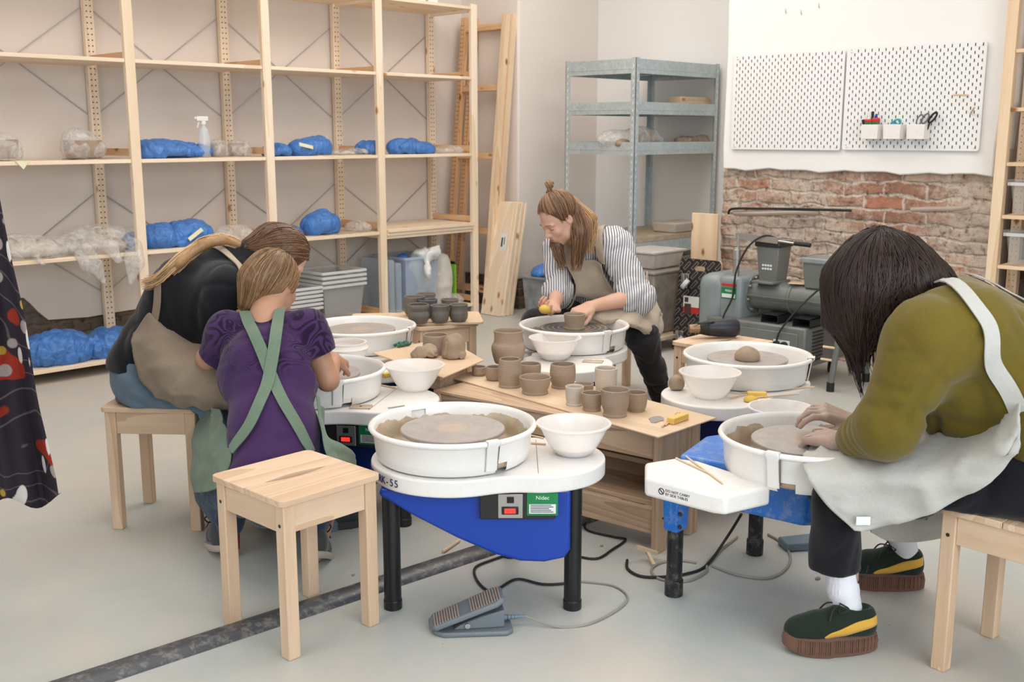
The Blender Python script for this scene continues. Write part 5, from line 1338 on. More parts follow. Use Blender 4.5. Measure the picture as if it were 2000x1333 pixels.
# tools at the right end of the bench
lump_o = MB().prism([(.045*math.cos(a)*(1.1 if math.cos(a) > 0 else .9)-.0, .022*math.sin(a)*(1.15 if math.cos(a) > -.2 else .8)) for a in [2*math.pi*i/24 for i in range(24)]], 0, .002).build('metal_kidney', plain('matt_grey_steel', (150, 146, 142), .5, .2), None)
lump_o.location = onb(1281, 821); lump_o.rotation_euler.z = .4; tag(lump_o, 'flat grey kidney scraper at the right end of the bench', 'scraper')
a, b = Vector(onb(1293, 836)), Vector(onb(1322, 808)); a.z = b.z = ZT+.004
rod('needle_tool', 'thin pale tool with a metal tip beside the yellow block, front one', 'tool', a, b, .0035, M_STICK)
a, b = Vector(onb(1300, 833)), Vector(onb(1327, 808)); a.z = b.z = ZT+.004
rod('wooden_tool', 'thin wooden tool lying against the yellow block', 'tool', a, b, .003, M_STICK)
o = MB().box(-.047, .047, -.014, .014, 0, .022).build('yellow_block', plain('yellow_tool_block', (236, 196, 104), .6), None, bevel=.003); o.location = onb(1324, 824); o.rotation_euler.z = math.radians(2); tag(o, 'yellow block-shaped sponge at the right end of the bench', 'sponge')
# wrapped clay and pot on the rear sheet
def onr(u, v): p = atz(u, v, Zs); return (p.x, p.y, Zs)
pot('tall straight clay cylinder behind the wrapped clay lumps', onr(851, 690), shaped([(.052, 0), (.054, .004), (.054, .03), (.052, .078)]), M_CLAY, 'pot', 'clay_pot')
s = SDF(.03); s.cone((0, 0, .02), (0, 0, .055), .052, .046)
s.disp = lambda P: vnoise(P, 26, 5)*.007+np.clip(1-3*np.abs(vnoise(P*np.array([1, 1, .5]), 34, 6)), 0, 1)*.006; s.plane((0, 0, 0), (0, 0, -1))
o = sdfobj('clay_lump', s, .004, M_CLAYL, None); o.location = onr(887, 699); tag(o, 'taller lump of grey clay with a creased wrap, on the rear sheet', 'clay lump', 'wrapped clay lumps')
s = SDF(.02); s.cone((-.02, 0, .015), (.03, 0, .018), .032, .036)
s.disp = lambda P: vnoise(P, 30, 8)*.008+np.clip(1-3*np.abs(vnoise(P, 40, 9)), 0, 1)*.005; s.plane((0, 0, 0), (0, 0, -1))
o = sdfobj('clay_lump', s, .004, M_CLAYL, None); o.location = onr(827, 699); o.rotation_euler.z = -.6; tag(o, 'lower lump of grey clay, left of the taller one on the rear sheet', 'clay lump', 'wrapped clay lumps')
# dark pots
GD = 'dark pots on the pine stool'
def ond(u, v): p = atz(u, v, .463); return (p.x, p.y, .463)
BR = [(.036, 0), (.046, .012), (.055, .035), (.053, .052), (.050, .062), (.054, .078), (.052, .092)]
B2 = [(.030, 0), (.042, .015), (.045, .04), (.042, .06), (.046, .083)]
for u, v, pr, lab, mt, sc in ((818, 631, BR, 'dark pot with a shiny band, front left of the seven', M_CLAYD, 1.0), (859, 630, B2, 'grey-brown dark pot, front middle of the seven', M_CLAYD, 1.03), (896, 628, B2, 'darkest pot, front right of the seven', M_CLAYD, 1.03),
    (836, 620, B2, 'blue-grey dark pot behind the front left pair', plain('blue_grey_clay', (86, 92, 96), .4), 1.1), (879, 616, B2, 'dark wide-rimmed pot, back right of the seven', M_CLAYD, 1.0), (810, 617, B2, 'round-shouldered dark pot at the far left of the seven', M_CLAYD, 1.2), (833, 607, B2, 'dark pot furthest back of the seven', M_CLAYD, 1.1)):
    pot(lab, ond(u, v), shaped([(r*sc, z*sc) for r, z in pr]), mt, 'pot', 'dark_pot', GD, 48)

# ---------------------------------------------------------------- bowls and tools on the wheels
def bowl(label, c, R=.112, h=.096, dirt=False):
    pr = [(.0005, .002), (.040, .002), (.044, 0), (.050, 0), (.060, .010), (.074, .028), (.086, .050), (.096, .072), (R-.007, h-.008), (R, h-.005), (R+.001, h), (R-.008, h), (.0945, .072), (.0845, .051), (.072, .029), (.058, .012), (.048, .0045), (.0005, .0045)]
    pr = [(r*(R/.112), z*(h/.096)) if 0 else (r, z*(h/.096)) for r, z in pr]
    o = MB().lathe(pr, n=72).build('plastic_bowl', M_BOWL, None, smooth=True, auto=50); o.location = c
    return tag(o, label, 'bowl', 'white plastic bowls')
def ont(u, v, z=.4355): p = atz(u, v, z); return (p.x, p.y, z)
bf = bowl('white plastic bowl with cloudy water on the front pottery wheel', ont(1120, 886))
def water(c, R, z, lab):
    o = MB().lathe([(.0005, 0), (R, 0), (R, -.001), (.0005, -.001)], n=48).build('slip_water', plain('cloudy_clay_water', (196, 178, 158), .12), None, smooth=True); o.location = (c[0], c[1], c[2]+z); tag(o, lab, 'water')
water(bf.location, .0665, .022, 'cloudy clay water in the bowl on the front wheel')
bm = bowl('white plastic bowl with clay spots and a grey foot beside the striped-shirt woman', ont(1084, 702))
water(bm.location, .075, .034, 'clay water in the spotted bowl beside the striped-shirt woman')
bowl('clean white plastic bowl on the wheel with the rounded clay lump', ont(1385, 776))
bowl('clean white plastic bowl beside the wheel of the person in purple', ont(810, 761), .114)
bowl('white plastic bowl half hidden by the purple shoulder', ont(676, 712), .088)
bb_ = atz(1525, 792, .515)
o = bowl('white plastic bowl with clay smears beyond the blue wheel', (bb_.x, bb_.y, .4255), .106, .09)
# clay on the wheel heads
s = SDF(.02); s.ell((0, 0, .012), (.052, .05, .040)); s.disp = lambda P: vnoise(P, 22, 8)*.0035+vnoise(P, 60, 9)*.001; s.plane((0, 0, 0), (0, 0, -1))
o = sdfobj('clay_lump', s, .004, M_CLAYL, None); o.location = (atz(1460, 703, .522).x, atz(1460, 703, .522).y, .522); tag(o, 'rounded dome of clay centred on the right rear wheel', 'clay lump')
s = SDF(.02); s.ell((0, 0, .025), (.033, .030, .034)); s.disp = lambda P: vnoise(P, 28, 18)*.006; s.plane((0, 0, 0), (0, 0, -1))
o = sdfobj('clay_lump', s, .004, M_CLAYL, None); o.location = ont(1322, 762); tag(o, 'small lump of grey clay beside the clean bowl on the right rear wheel', 'clay lump')
pot('clay cylinder being thrown on the wheel of the woman in the striped shirt', (atz(1122, 642, .522).x, atz(1122, 642, .522).y, .522), shaped([(.044, 0), (.046, .004), (.043, .01), (.049, .066)], .006), M_CLAYW, 'pot', 'clay_pot')
# small tools
def tile(label, u, v, rz, sx=.075, sy=.05, hole=True):
    o = MB().prism([(-sx/2, -sy/2), (sx/2, -sy/2), (sx/2, sy/2), (.01, sy/2), (0, sy/2-.008), (-.01, sy/2), (-sx/2, sy/2)], 0, .004).build('wooden_scraper', M_DIRTYB, None, bevel=.001); o.location = ont(u, v); o.rotation_euler.z = rz
    if hole: MB().cyl((0, 0, .0038), (0, 0, .0043), .006, n=16).build('hole', M_DKPLATE, o)
    return tag(o, label, 'scraper')
tile('clay-stained wooden scraper with a hole beside the child-size pan of the purple-shirt person', 705, 796, math.radians(-48))
tile('clay-stained wooden scraper on the table of the striped-shirt woman', 1158, 707, math.radians(-60), .085, .05, False)
bpy.data.objects['wooden_scraper']['label'] = 'clay-stained wooden scraper with a hole, on the wheel of the person in purple'
def stick(label, a, b, z, r=.0028, name='wooden_tool', mat=None, dz=0):
    p, q = atz(*a, z+r), atz(*b, z+r+dz); p.z, q.z = z+r, z+r+dz
    return rod(name, label, 'tool', p, q, r, mat or M_STICK)
T_ = .4355
stick('thin wooden tool behind the bowl on the front wheel, upper one', (1033, 850), (1062, 856), T_)
stick('thin dark-tipped wooden tool beside the bowl on the front wheel', (1037, 866), (1066, 868), T_, .003)
o = MB().box(-.03, .03, -.014, .014, 0, .02).build('yellow_block', M_SPONGE, None, bevel=.003); o.location = ont(1036, 838); tag(o, 'yellow block-shaped sponge behind the bowl on the front wheel', 'sponge')
o = MB().box(-.02, .02, -.012, .012, 0, .018).build('yellow_block', M_SPONGE, None, bevel=.003); o.location = ont(756, 737); tag(o, 'small yellow block on the wheel table of the person in purple', 'sponge')
stick('thin wooden tool on the wheel table left of the clean bowl', (742, 752), (772, 758), T_)
stick('grey needle tool on the wheel table just behind the front pan', (758, 797), (790, 792), T_, .003, 'needle_tool', M_STEEL)
for i, (a, b, lab) in enumerate((((1448, 768), (1590, 756), 'long wooden tool along the foot of the right rear pan'), ((1460, 778), (1560, 770), 'pale wooden tool crossing the yellow sponge on the right rear wheel'), ((1425, 778), (1455, 771), 'short thin tool left of the yellow sponge on the right rear wheel'))): stick(lab, a, b, T_+.001*i, .003)
o = MB().box(-.035, .035, -.013, .013, 0, .02).build('yellow_block', plain('yellow_tool_block', (236, 196, 104), .6), None, bevel=.003); o.location = ont(1478, 776); o.rotation_euler.z = -.9; tag(o, 'yellow rectangular block on the right rear wheel', 'sponge')
s = SDF(.02); s.ell((0, 0, .006), (.03, .024, .014)); s.plane((0, 0, 0), (0, 0, -1))
o = sdfobj('sponge', s, .004, M_SPONGE, None); o.location = ont(1466, 784); tag(o, 'round yellow sponge lying in front of the yellow block', 'sponge')
stick('pale wooden tool on the white side table of the blue wheel, left one', (1320, 895), (1385, 925), .439, .0026)
stick('pale wooden tool on the white side table of the blue wheel, right one', (1340, 892), (1412, 945), .439, .0026)
q = MB()
for i in range(5): q.tube([(-.02+.009*i, 0, .004), (-.015+.009*i, .012, .008+.003*(i % 2)), (-.02+.009*i, .02, .003)], .004, 6)
o = q.build('green_cloth', plain('dark_green_rag', (60, 110, 92), .8), None, smooth=True); o.location = onr(790, 678); o.scale = (1.6, 1.6, 1.6); tag(o, 'crumpled dark green rag behind the clean rear wheel pan', 'rag')
o = MB().prism([(.035*math.cos(a), .02*math.sin(a)) for a in [2*math.pi*i/20 for i in range(20)]], 0, .003).build('metal_kidney', plain('matt_grey_steel', (150, 146, 142), .5, .2)); o.location = ont(1036, 688); tag(o, 'flat scraper behind the spotted bowl of the striped-shirt woman', 'scraper')
# ---------------------------------------------------------------- heat gun
hg = thing('heat_gun', 'dark blue heat gun lying on the pine stool in front of the pug mill', 'heat gun', tuple(atz(1392, 660, .452))); hg.scale = (1.2, 1.2, 1.2)
ax_ = RT*.96+FW*.1; ax_.normalize(); L0 = Vector((0, 0, .038))
MB().tube([L0-ax_*.02, L0+ax_*.02, L0+ax_*.085, L0+ax_*.098], [.030, .034, .037, .030], 24).build('motor_housing', plain('navy_black_plastic', (34, 36, 48), .4), hg, smooth=True)
MB().tube([L0-ax_*.055, L0-ax_*.02], [.022, .030], 24).build('heat_shield', M_RUBBER, hg, smooth=True)
MB().tube([L0-ax_*.095, L0-ax_*.055], [.015, .019], 20).build('nozzle', plain('heat_tinted_steel', (150, 126, 96), .4, .7), hg, smooth=True)
MB().tube([L0+ax_*.04+FW*.02, L0+ax_*.03+FW*.09-Vector((0, 0, .012)), L0+ax_*.02+FW*.13-Vector((0, 0, .015))], [.02, .017, .018], 16).build('handle', M_RUBBER, hg, smooth=True)
MB().tube(catmull([L0-ax_*.05+Vector((0, 0, .018)), L0-ax_*.075+Vector((0, 0, .026))-FW*.02, L0-ax_*.05-FW*.03+Vector((0, 0, .024)), L0-ax_*.0-FW*.02+Vector((0, 0, .028))], 5), .003, 6).build('hanging_hook', M_RUBBER, hg, smooth=True)

# ================================================================ FLOOR THINGS
def cable(label, pts, r, mat, name='cable', cat='cable', z=None):
    P = []
    for p in pts:
        if len(p) == 2: q = atz(p[0], p[1], r); q.z = r+.0005; P.append(q)
        else: P.append(Vector(p))
    o = MB().tube(catmull(P, 8), r, 8).build(name, mat, None, smooth=True)
    return tag(topbase(o), label, cat)
M_GREYC = plain('grey_cable', (150, 146, 138), .5)
cable('black power cable looping in front of the front wheel', [(1150, 1010), (1145, 1035), (1200, 1050), (1222, 1055), (1195, 1075), (1165, 1092), (1120, 1085), (1070, 1068), (1045, 1062), (1010, 1078), (960, 1095), (928, 1110), (932, 1135), (955, 1156), (975, 1150), (1010, 1132), (1060, 1142), (1105, 1140), (1125, 1132)], .0042, M_RUBBER)
cable('black power cable running behind the leg of the blue wheel', [(1225, 1095), (1226, 1112), (1250, 1126), (1290, 1128), (1340, 1122), (1380, 1105)]+[tuple(atd(1420, 1050, 3.45)), tuple(atd(1448, 1005, 3.40))], .0048, M_RUBBER)
cable('grey cable coiled on the floor around the front leg of the blue wheel', [(1360, 1100), (1330, 1096), (1290, 1100), (1272, 1115), (1290, 1132), (1340, 1136), (1378, 1118), (1385, 1095), (1440, 1050)], .0042, M_GREYC)
cable('grey pedal cable curving behind the legs of the blue wheel', [(1390, 1106), (1440, 1124), (1500, 1130), (1535, 1112), (1543, 1085), (1525, 1060), (1500, 1045)], .0042, M_GREYC)
cable('thin dark cable behind the front stool and wheel', [(800, 998), (860, 1006), (930, 1008)], .003, M_RUBBER)
for u, v, u2, v2, lab in ((865, 1078, 897, 1056, 'short pale clay-stained stick on the floor left of the front wheel'),):
    rod('wooden_stick', lab, 'stick', atz(u, v, .006), atz(u2, v2, .006), .006, M_STICK)
t = thing('wooden_tee', 'pale T-shaped wooden handle leaning by the foot of the oak bench', 'tool', tuple(atz(1277, 1108, 0)))
a0_ = Vector(t.location); a1_ = atd(1262, 1075, 3.33)-a0_
MB().beam(Vector((0, 0, .006)), a1_, .010, .010).build('stem', M_STICK, t); l_, r_ = atd(1244, 1069, 3.31)-a0_, atd(1283, 1081, 3.33)-a0_
MB().beam(l_, r_, .012, .012).build('crossbar', M_STICK, t)
# foot pedal
fp = thing('foot_pedal', 'grey foot pedal of the front wheel lying on the floor in the foreground', 'pedal', tuple(atz(925, 1228, 0)), math.atan2(RT.y, RT.x)+.13)
# local x runs towards the cable end
sh = [(-.115, -.03), (-.09, -.052), (.09, -.062), (.108, -.045), (.108, .045), (.09, .062), (-.09, .052), (-.115, .03)]
MB().prism(sh, 0, .014).build('base', M_PEDAL if 'M_PEDAL' in globals() else plain('pedal_grey', (112, 120, 126), .45), fp, bevel=.005)
MP = plain('pedal_grey', (112, 120, 126), .45)
R_ = Matrix.Translation((-.095, 0, .022)) @ Matrix.Rotation(math.radians(-21), 4, 'Y')
MB().prism([(-.03, -.02), (-.015, -.045), (.17, -.055), (.195, -.04), (.195, .04), (.17, .055), (-.015, .045), (-.03, .02)], 0, .016, R_).build('treadle', MP, fp, bevel=.005)
g = MB()
for i in range(26):
    if 10 <= i <= 13: continue
    g.box(-.012+.0078*i, -.008+.0078*i, -.040, .040, .016, .0195, R_)
g.build('tread_ribs', plain('clay_dusted_rubber', (160, 142, 128), .7), fp)
m = MB().prism([(-.06, .014), (.085, .014), (.085, .066), (.02, .05), (-.04, .028)], -.034, .034, Matrix(((1, 0, 0, 0), (0, 0, 1, 0), (0, 1, 0, 0), (0, 0, 0, 1)))); m.build('housing', MP, fp, bevel=.004)
MB().cyl((-.02, -.040, .026), (-.02, -.034, .026), .008, n=14).build('bolt', M_STEEL, fp)
g = MB()
for i in range(6): g.cyl((.088+.010*i, 0, .028), (.094+.010*i, 0, .028), .0085-.0007*i, n=12)
g.cyl((.085, 0, .028), (.148, 0, .028), .005, n=10).build('strain_relief', plain('pedal_grey_blue', (110, 128, 140), .5), fp)
w0 = fp.matrix_basis @ Vector((.148, 0, .028))
P = [w0]+[Vector((q.x, q.y, .004)) for q in (atz(1090, 1228, 0), atz(1150, 1222, 0), atz(1205, 1195, 0), atz(1226, 1170, 0), atz(1200, 1148, 0), atz(1150, 1140, 0), atz(1110, 1138, 0))]
o = MB().tube(catmull(P, 8), .0032, 8).build('pedal_cable', M_GREYC, None, smooth=True); tag(topbase(o), 'thin beige cable curving from the foreground foot pedal to the front wheel', 'cable')
# end of the second pedal seen beyond the blue wheel
o = MB().prism([(-.09, -.035), (.08, -.045), (.095, .0), (.08, .045), (-.09, .035)], .0, .03).build('foot_pedal', plain('pedal_grey_blue', (110, 128, 140), .5), None, bevel=.006); o.location = tuple(atz(1575, 1068, 0)); o.rotation_euler.z = -.6; tag(o, 'second grey foot pedal on the floor beyond the blue wheel', 'pedal')
# small clay crumbs
for i, (u, v, s_) in enumerate(((1025, 1088, .02), (1597, 1132, .012), (1050, 1093, .008), (1175, 1068, .008), (880, 1105, .007), (690, 1125, .008))):
    lump('clay_crumb', ['pale flat clay crumb behind the rear leg of the front wheel', 'flat beige clay smear lump beside the white sock', 'tiny clay crumb right of the pale flat one', 'tiny clay crumb near the oak bench skirt', 'tiny clay crumb left of the looping cable', 'tiny clay crumb beside the floor cable cover'][i], 'clay crumb', tuple(atz(u, v, 0)), (s_, s_*.7, s_*.35), M_CLAYL, 70+i, .003)
# ================================================================ PEOPLE
def PJ(u, v, d): return np.array(atd(u, v, d), float)
UP = np.array([0., 0., 1.]); RTn = np.array(RT, float); FWn = np.array(FW, float)
def nrm(v): v = np.array(v, float); return v/np.linalg.norm(v)
def frame(fwd, up=UP):
    "columns: right, forward, up"
    f = nrm(fwd); r = nrm(np.cross(f, up)); u = np.cross(r, f); return np.stack([r, f, u], 1)
def head(s, c, R_, sc=1.):
    Mx = Matrix(R_.tolist())
    def P(x, y, z): return np.array(c)+R_ @ (np.array([x, y, z])*sc)
    def e(p, r, k=.02, sub=False): s.ell(P(*p), np.array(r)*sc, Mx, k, sub)
    e((0, -.012, .032), (.074, .093, .083))
    e((0, .022, -.022), (.060, .070, .080), .03)
    s.cone(P(-.038, .03, -.075), P(0, .066, -.096), .018*sc, .017*sc, .03); s.cone(P(.038, .03, -.075), P(0, .066, -.096), .018*sc, .017*sc, .03)
    s.cone(P(-.05, -.0, -.045), P(-.038, .03, -.075), .018*sc, .018*sc, .03); s.cone(P(.05, -.0, -.045), P(.038, .03, -.075), .018*sc, .018*sc, .03)
    e((0, .074, -.060), (.030, .022, .022), .02)                     # mouth region
    s.cone(P(0, .084, .008), P(0, .108, -.030), .0065*sc, .0095*sc, .014)   # nose
    s.ball(P(-.011, .096, -.034), .0075*sc, .008); s.ball(P(.011, .096, -.034), .0075*sc, .008)
    e((-.030, .086, .004), (.017, .014, .010), .010, True); e((.030, .086, .004), (.017, .014, .010), .010, True)   # sockets
    s.ball(P(-.030, .073, .002), .0125*sc, .004); s.ball(P(.030, .073, .002), .0125*sc, .004)
    s.cone(P(-.046, .076, .018), P(-.014, .087, .020), .005*sc, .006*sc, .012); s.cone(P(.046, .076, .018), P(.014, .087, .020), .005*sc, .006*sc, .012)
    e((-.036, .066, -.028), (.018, .016, .018), .02); e((.036, .066, -.028), (.018, .016, .018), .02)
    s.cone(P(-.017, .092, -.054), P(.017, .092, -.054), .0045*sc, .0045*sc, .006); s.cone(P(-.014, .091, -.064), P(.014, .091, -.064), .0055*sc, .0055*sc, .006)
    for q in (-1, 1):
        e((q*.074, -.004, -.006), (.008, .018, .030), .006); e((q*.081, .002, -.002), (.006, .010, .018), .004, True)
    return P
def hand(s, w, fwd, nor, side, curl=(.5, .5, .5, .5), thumb=(.5, .4), sc=1., spread=.10, bend2=1.2):
    "w wrist, fwd towards the knuckles, nor back of the hand, side=+1 thumb on the cross(fwd, nor) side"
    f = nrm(fwd); n = nrm(np.array(nor)-f*np.dot(nor, f)); t = np.cross(f, n)*side
    L = .082*sc
    tips = []
    for i, (o, ln) in enumerate(((.030, .070), (.010, .078), (-.010, .072), (-.029, .057))):
        kn = w+f*(L-(.004*abs(i-1)))*1.+t*o*sc
        s.cone(w+t*o*.55*sc, kn, .0155*sc, .0115*sc, .012)
        a = curl[i]; d = nrm(f+t*spread*(1.2-i)*.9); p = kn; r = .0090*sc*(1 if i < 3 else .88)
        ang = a*.7
        for j, fr in enumerate((.46, .30, .24)):
            dd = d*math.cos(ang)-n*math.sin(ang); q = p+dd*ln*fr*sc*1.05
            s.cone(p, q, r*(1-.09*j), r*(1-.09*(j+1)), .004 if j else .007); p = q; ang += a*bend2*(.75 if j else 1.)
        tips.append(p)
    b = w+f*.020*sc+t*.024*sc-n*.006*sc; d1 = nrm(f*math.cos(thumb[0]+.25)+t*math.sin(thumb[0]+.25)-n*.35); m_ = b+d1*.036*sc
    s.cone(w+f*.008*sc, b, .016*sc, .0155*sc, .012); s.cone(b, m_, .0145*sc, .0105*sc, .008)
    d2 = nrm(d1+(f-t*.5)*thumb[1]-n*.2); q = m_+d2*.030*sc; s.cone(m_, q, .0105*sc, .0092*sc, .004)
    d3 = nrm(d2+(f-t*.6)*thumb[1]*.6); s.cone(q, q+d3*.023*sc, .0092*sc, .0075*sc, .004)
    return tips
def fold(P, amp, f, seed, ax=None):
    "cloth creases: narrow valleys between broad ridges, drawn out along ax"
    Q = np.array(P, float)
    if ax is not None: ax = nrm(ax); Q = Q-(Q @ ax)[..., None]*ax*.68
    w = np.stack([vnoise(Q, f*.55, seed+9), vnoise(Q, f*.55, seed+10), vnoise(Q, f*.55, seed+11)], -1)*.07
    a = np.abs(vnoise(Q+w, f, seed)); b = np.abs(vnoise(Q-w*.6, f*2.0, seed+3)); c = vnoise(Q+w, f*.6, seed+5)
    v = np.clip(1-a*2.6, 0, 1)**1.6; v2 = np.clip(1-b*2.4, 0, 1)**1.6
    return amp*v*1.1+amp*.55*v2-amp*.45*c-amp*.25
def creases(s, specs):
    "explicit cloth creases [(pixels, start depth, depth of the groove, half width)] sunk into the surface s"
    segs = []; q = smooth_copy(s)
    for pix, d, dep, w in specs:
        A = np.array([PJ(u, v, d) for u, v in pix])
        R_ = nrm(A[len(A)//2]-np.array([0, 0, CAM_H]))
        for _ in range(30): A = A+(A-np.array([0, 0, CAM_H]))/np.linalg.norm(A-np.array([0, 0, CAM_H]), axis=-1, keepdims=True)*np.clip(q(A), -.02, .05)[:, None]*.9
        C = catmull([Vector(a) for a in A], 4); C = q.project(np.array([tuple(c) for c in C]), 0.)
        for i in range(len(C)-1): segs.append((C[i], C[i+1], dep*math.sin(math.pi*(i+.7)/(len(C)+.4))**.6, w))
    def f(P):
        out = np.zeros(P.shape[:-1])
        for a, b, dep, w in segs:
            ba = b-a; h = np.clip(((P-a) @ ba)/max(ba @ ba, 1e-9), 0, 1); d2 = ((P-a-h[..., None]*ba)**2).sum(-1)
            out = np.maximum(out, dep*np.exp(-d2/(w*w)))
        return out
    return f
def person(label, c): return thing('person', label, 'person', tuple(c))
class HairMB(MB):
    def build(s, *a, **k):
        o = MB.build(s, *a, **k); at = o.data.attributes.new('strand', 'FLOAT', 'POINT'); at.data.foreach_set('value', s.rv); return o
def strands(lines, r, n=4, jit=0., seed=1, taper=.35, flat=1.):
    R_ = random.Random(seed); m = HairMB(); m.rv = []
    for L in lines:
        k = len(L); rr = r*(.7+.6*R_.random()); m.rv += [R_.random()]*(k*n)
        m.tube([Vector(p) for p in L], [max(.0004, rr*(taper+(1-taper)*math.sin(math.pi*min(1, (i+.6)/(k-.2)))**.6)) for i in range(k)], n, caps=False, flat=flat)
    return m
def cloth_grid(rows, name, mat, parent, per=7, amp=.006, f=7, seed=1, thick=.004, drape=0.):
    "rows of points (u, v, d) -> draped cloth"
    R0 = [[PJ(*p) if len(p) == 3 and p[0] > 100 or isinstance(p, tuple) else np.array(p) for p in r_] for r_ in rows]
    A = [catmull([Vector(p) for p in r_], per) for r_ in R0]
    cols = [catmull([A[i][j] for i in range(len(A))], per) for j in range(len(A[0]))]
    P = np.array([[tuple(p) for p in c_] for c_ in cols])
    du = np.gradient(P, axis=0); dv = np.gradient(P, axis=1); N = np.cross(du, dv); N /= np.maximum(np.linalg.norm(N, axis=-1, keepdims=True), 1e-9)
    D = fold(P, amp*2.2, f*1.3, seed, P[0, -1]-P[-1, 0])+vnoise(P, 5, seed+20)*amp
    P = P+N*D[..., None]
    m = MB().grid([[tuple(q) for q in r_] for r_ in P])
    o = mbworld(m, name, mat, parent, smooth=True, auto=0, solid=thick)
    return o

# ---------------------------------------------------------------- shoes
def shoe(name, c, fwd, parent, L=.28, up_mat=None, sole_mat=None, stripe=None, plat=.045, lace=None, pitch=0., sc=1.):
    "c: point on the ground under the heel, world metres"
    f = nrm(fwd); r = np.cross(f, UP)
    R_ = Matrix((tuple(f), tuple(-r), (0, 0, 1))).transposed().to_4x4()
    T = Matrix.Translation(Vector(c)) @ R_ @ Matrix.Rotation(pitch, 4, 'Y')
    b = parent_world(parent)
    def put(m, nm, mt, par, **k):
        w = parent_world(par)
        m.v = [tuple((T @ Vector(p))-w) for p in m.v]; return m.build(nm, mt, par, **k)
    ol = []
    for i in range(40):
        a = 2*math.pi*i/40; x = math.cos(a); y = math.sin(a)
        X = L/2+x*L/2; wy = (.036+.012*math.sin(min(1, max(0, X/L))*math.pi*.9)+.006*(X > L*.55))*(abs(y)**.75)*(1 if y > 0 else -1)
        ol.append((X, wy*sc))
    n = len(ol); m = MB(); rings = []
    for z, g, up in ((0, .94, 0), (.006, 1., 0), (plat*.6, 1.01, 0), (plat, .97, 0)):
        rings.append([(L/2+(x-L/2)*g, y*g, z+(.018*max(0, (x/L-.72)/.28)**2 if z < .02 else .010*max(0, (x/L-.72)/.28)**2)) for x, y in ol])
    m.add([p for q in rings for p in q], [(i*n+j, i*n+(j+1) % n, (i+1)*n+(j+1) % n, (i+1)*n+j) for i in range(3) for j in range(n)]+[tuple(range(n-1, -1, -1)), tuple(3*n+j for j in range(n))])
    up = SDF(.02)
    up.ell((L*.76, 0, plat+.012), (L*.23, .042*sc, .040)); up.cone((L*.16, 0, plat+.02), (L*.62, 0, plat+.02), .036*sc, .037*sc, .03)
    up.cone((L*.17, 0, plat+.05), (L*.40, 0, plat+.048), .034*sc, .028*sc, .02); up.cone((L*.40, 0, plat+.048), (L*.62, 0, plat+.028), .028*sc, .03*sc, .02)
    up.ell((L*.235, 0, plat+.105), (.052, .029*sc, .045), None, .006, True); up.plane((0, 0, plat-.004), (0, 0, -1))
    lo, hi = up.bounds(.02); V, Fq = surfnet(up, lo, hi, .0045)
    V = np.array([tuple(T @ Vector(p)) for p in V])
    o = meshobj(name, V, Fq, up_mat, parent, relax=1)
    if plat > .03:
        g = m
        for i in range(40):
            x = L*(.03+.86*i/39)
            for q in (-1, 1):
                j = min(range(n), key=lambda j_: abs(ol[j_][0]-x)+(0 if ol[j_][1]*q > 0 else 9)); y = ol[j][1]*1.012
                g.box(x-.0012, x+.0012, y-.0016, y+.0016, .012, plat-.003)
    put(m, 'sole', sole_mat, o, smooth=True, auto=40)
    if stripe:
        for q in (-1, 1):
            g = MB(); top = [(L*.05, plat+.058), (L*.16, plat+.053), (L*.30, plat+.043), (L*.46, plat+.024), (L*.56, plat+.016), (L*.62, plat+.006)]
            bot = [(L*.05, plat+.034), (L*.16, plat+.026), (L*.30, plat+.014), (L*.42, plat+.004), (L*.52, plat+.001), (L*.60, plat+.001)]
            T_ = catmull([(x, 0, z) for x, z in top], 4); B_ = catmull([(x, 0, z) for x, z in bot], 4); rows = []
            for a_, c_ in zip(T_, B_):
                row = []
                for k in range(4):
                    p = a_.lerp(c_, k/3); P0 = np.array([[p.x, q*.06, p.z]])
                    for _ in range(12): P0[:, 1] -= q*np.clip(up(P0)-.0012, -.01, .03)
                    row.append(tuple(P0[0]))
                rows.append(row if q > 0 else row[::-1])
            g.grid(rows); put(g, 'side_stripe', stripe, o, smooth=True, solid=.0015)
    if lace:
        g = MB()
        for i in range(5):
            x = L*(.42+.065*i); z = float(plat+.075-.009*i); g.tube([(x-.008, -.026*sc, z-.012), (x, -.012, z+.001), (x+.004, .0, z+.002), (x, .012, z+.001), (x-.008, .026*sc, z-.012)], .0028, 6)
        x = L*.40; z = plat+.080
        for q in (-1, 1):
            g.tube(catmull([(x, 0, z), (x+.012, q*.022, z+.012), (x-.004, q*.044, z+.006), (x+.016, q*.030, z-.012), (x+.004, 0, z)], 5), .0024, 6)
            g.tube(catmull([(x, 0, z), (x+.03, q*.022, z-.004), (x+.045, q*.040, z-.03)], 5), .0022, 6)
        put(g, 'laces', lace, o, smooth=True)
    return o
def hairmass(name, s, h, mat, parent, comb=None, amp=.0022, cut=None):
    o = sdfobj(name, s, h, mat, parent, cut=cut, relax=1); return o

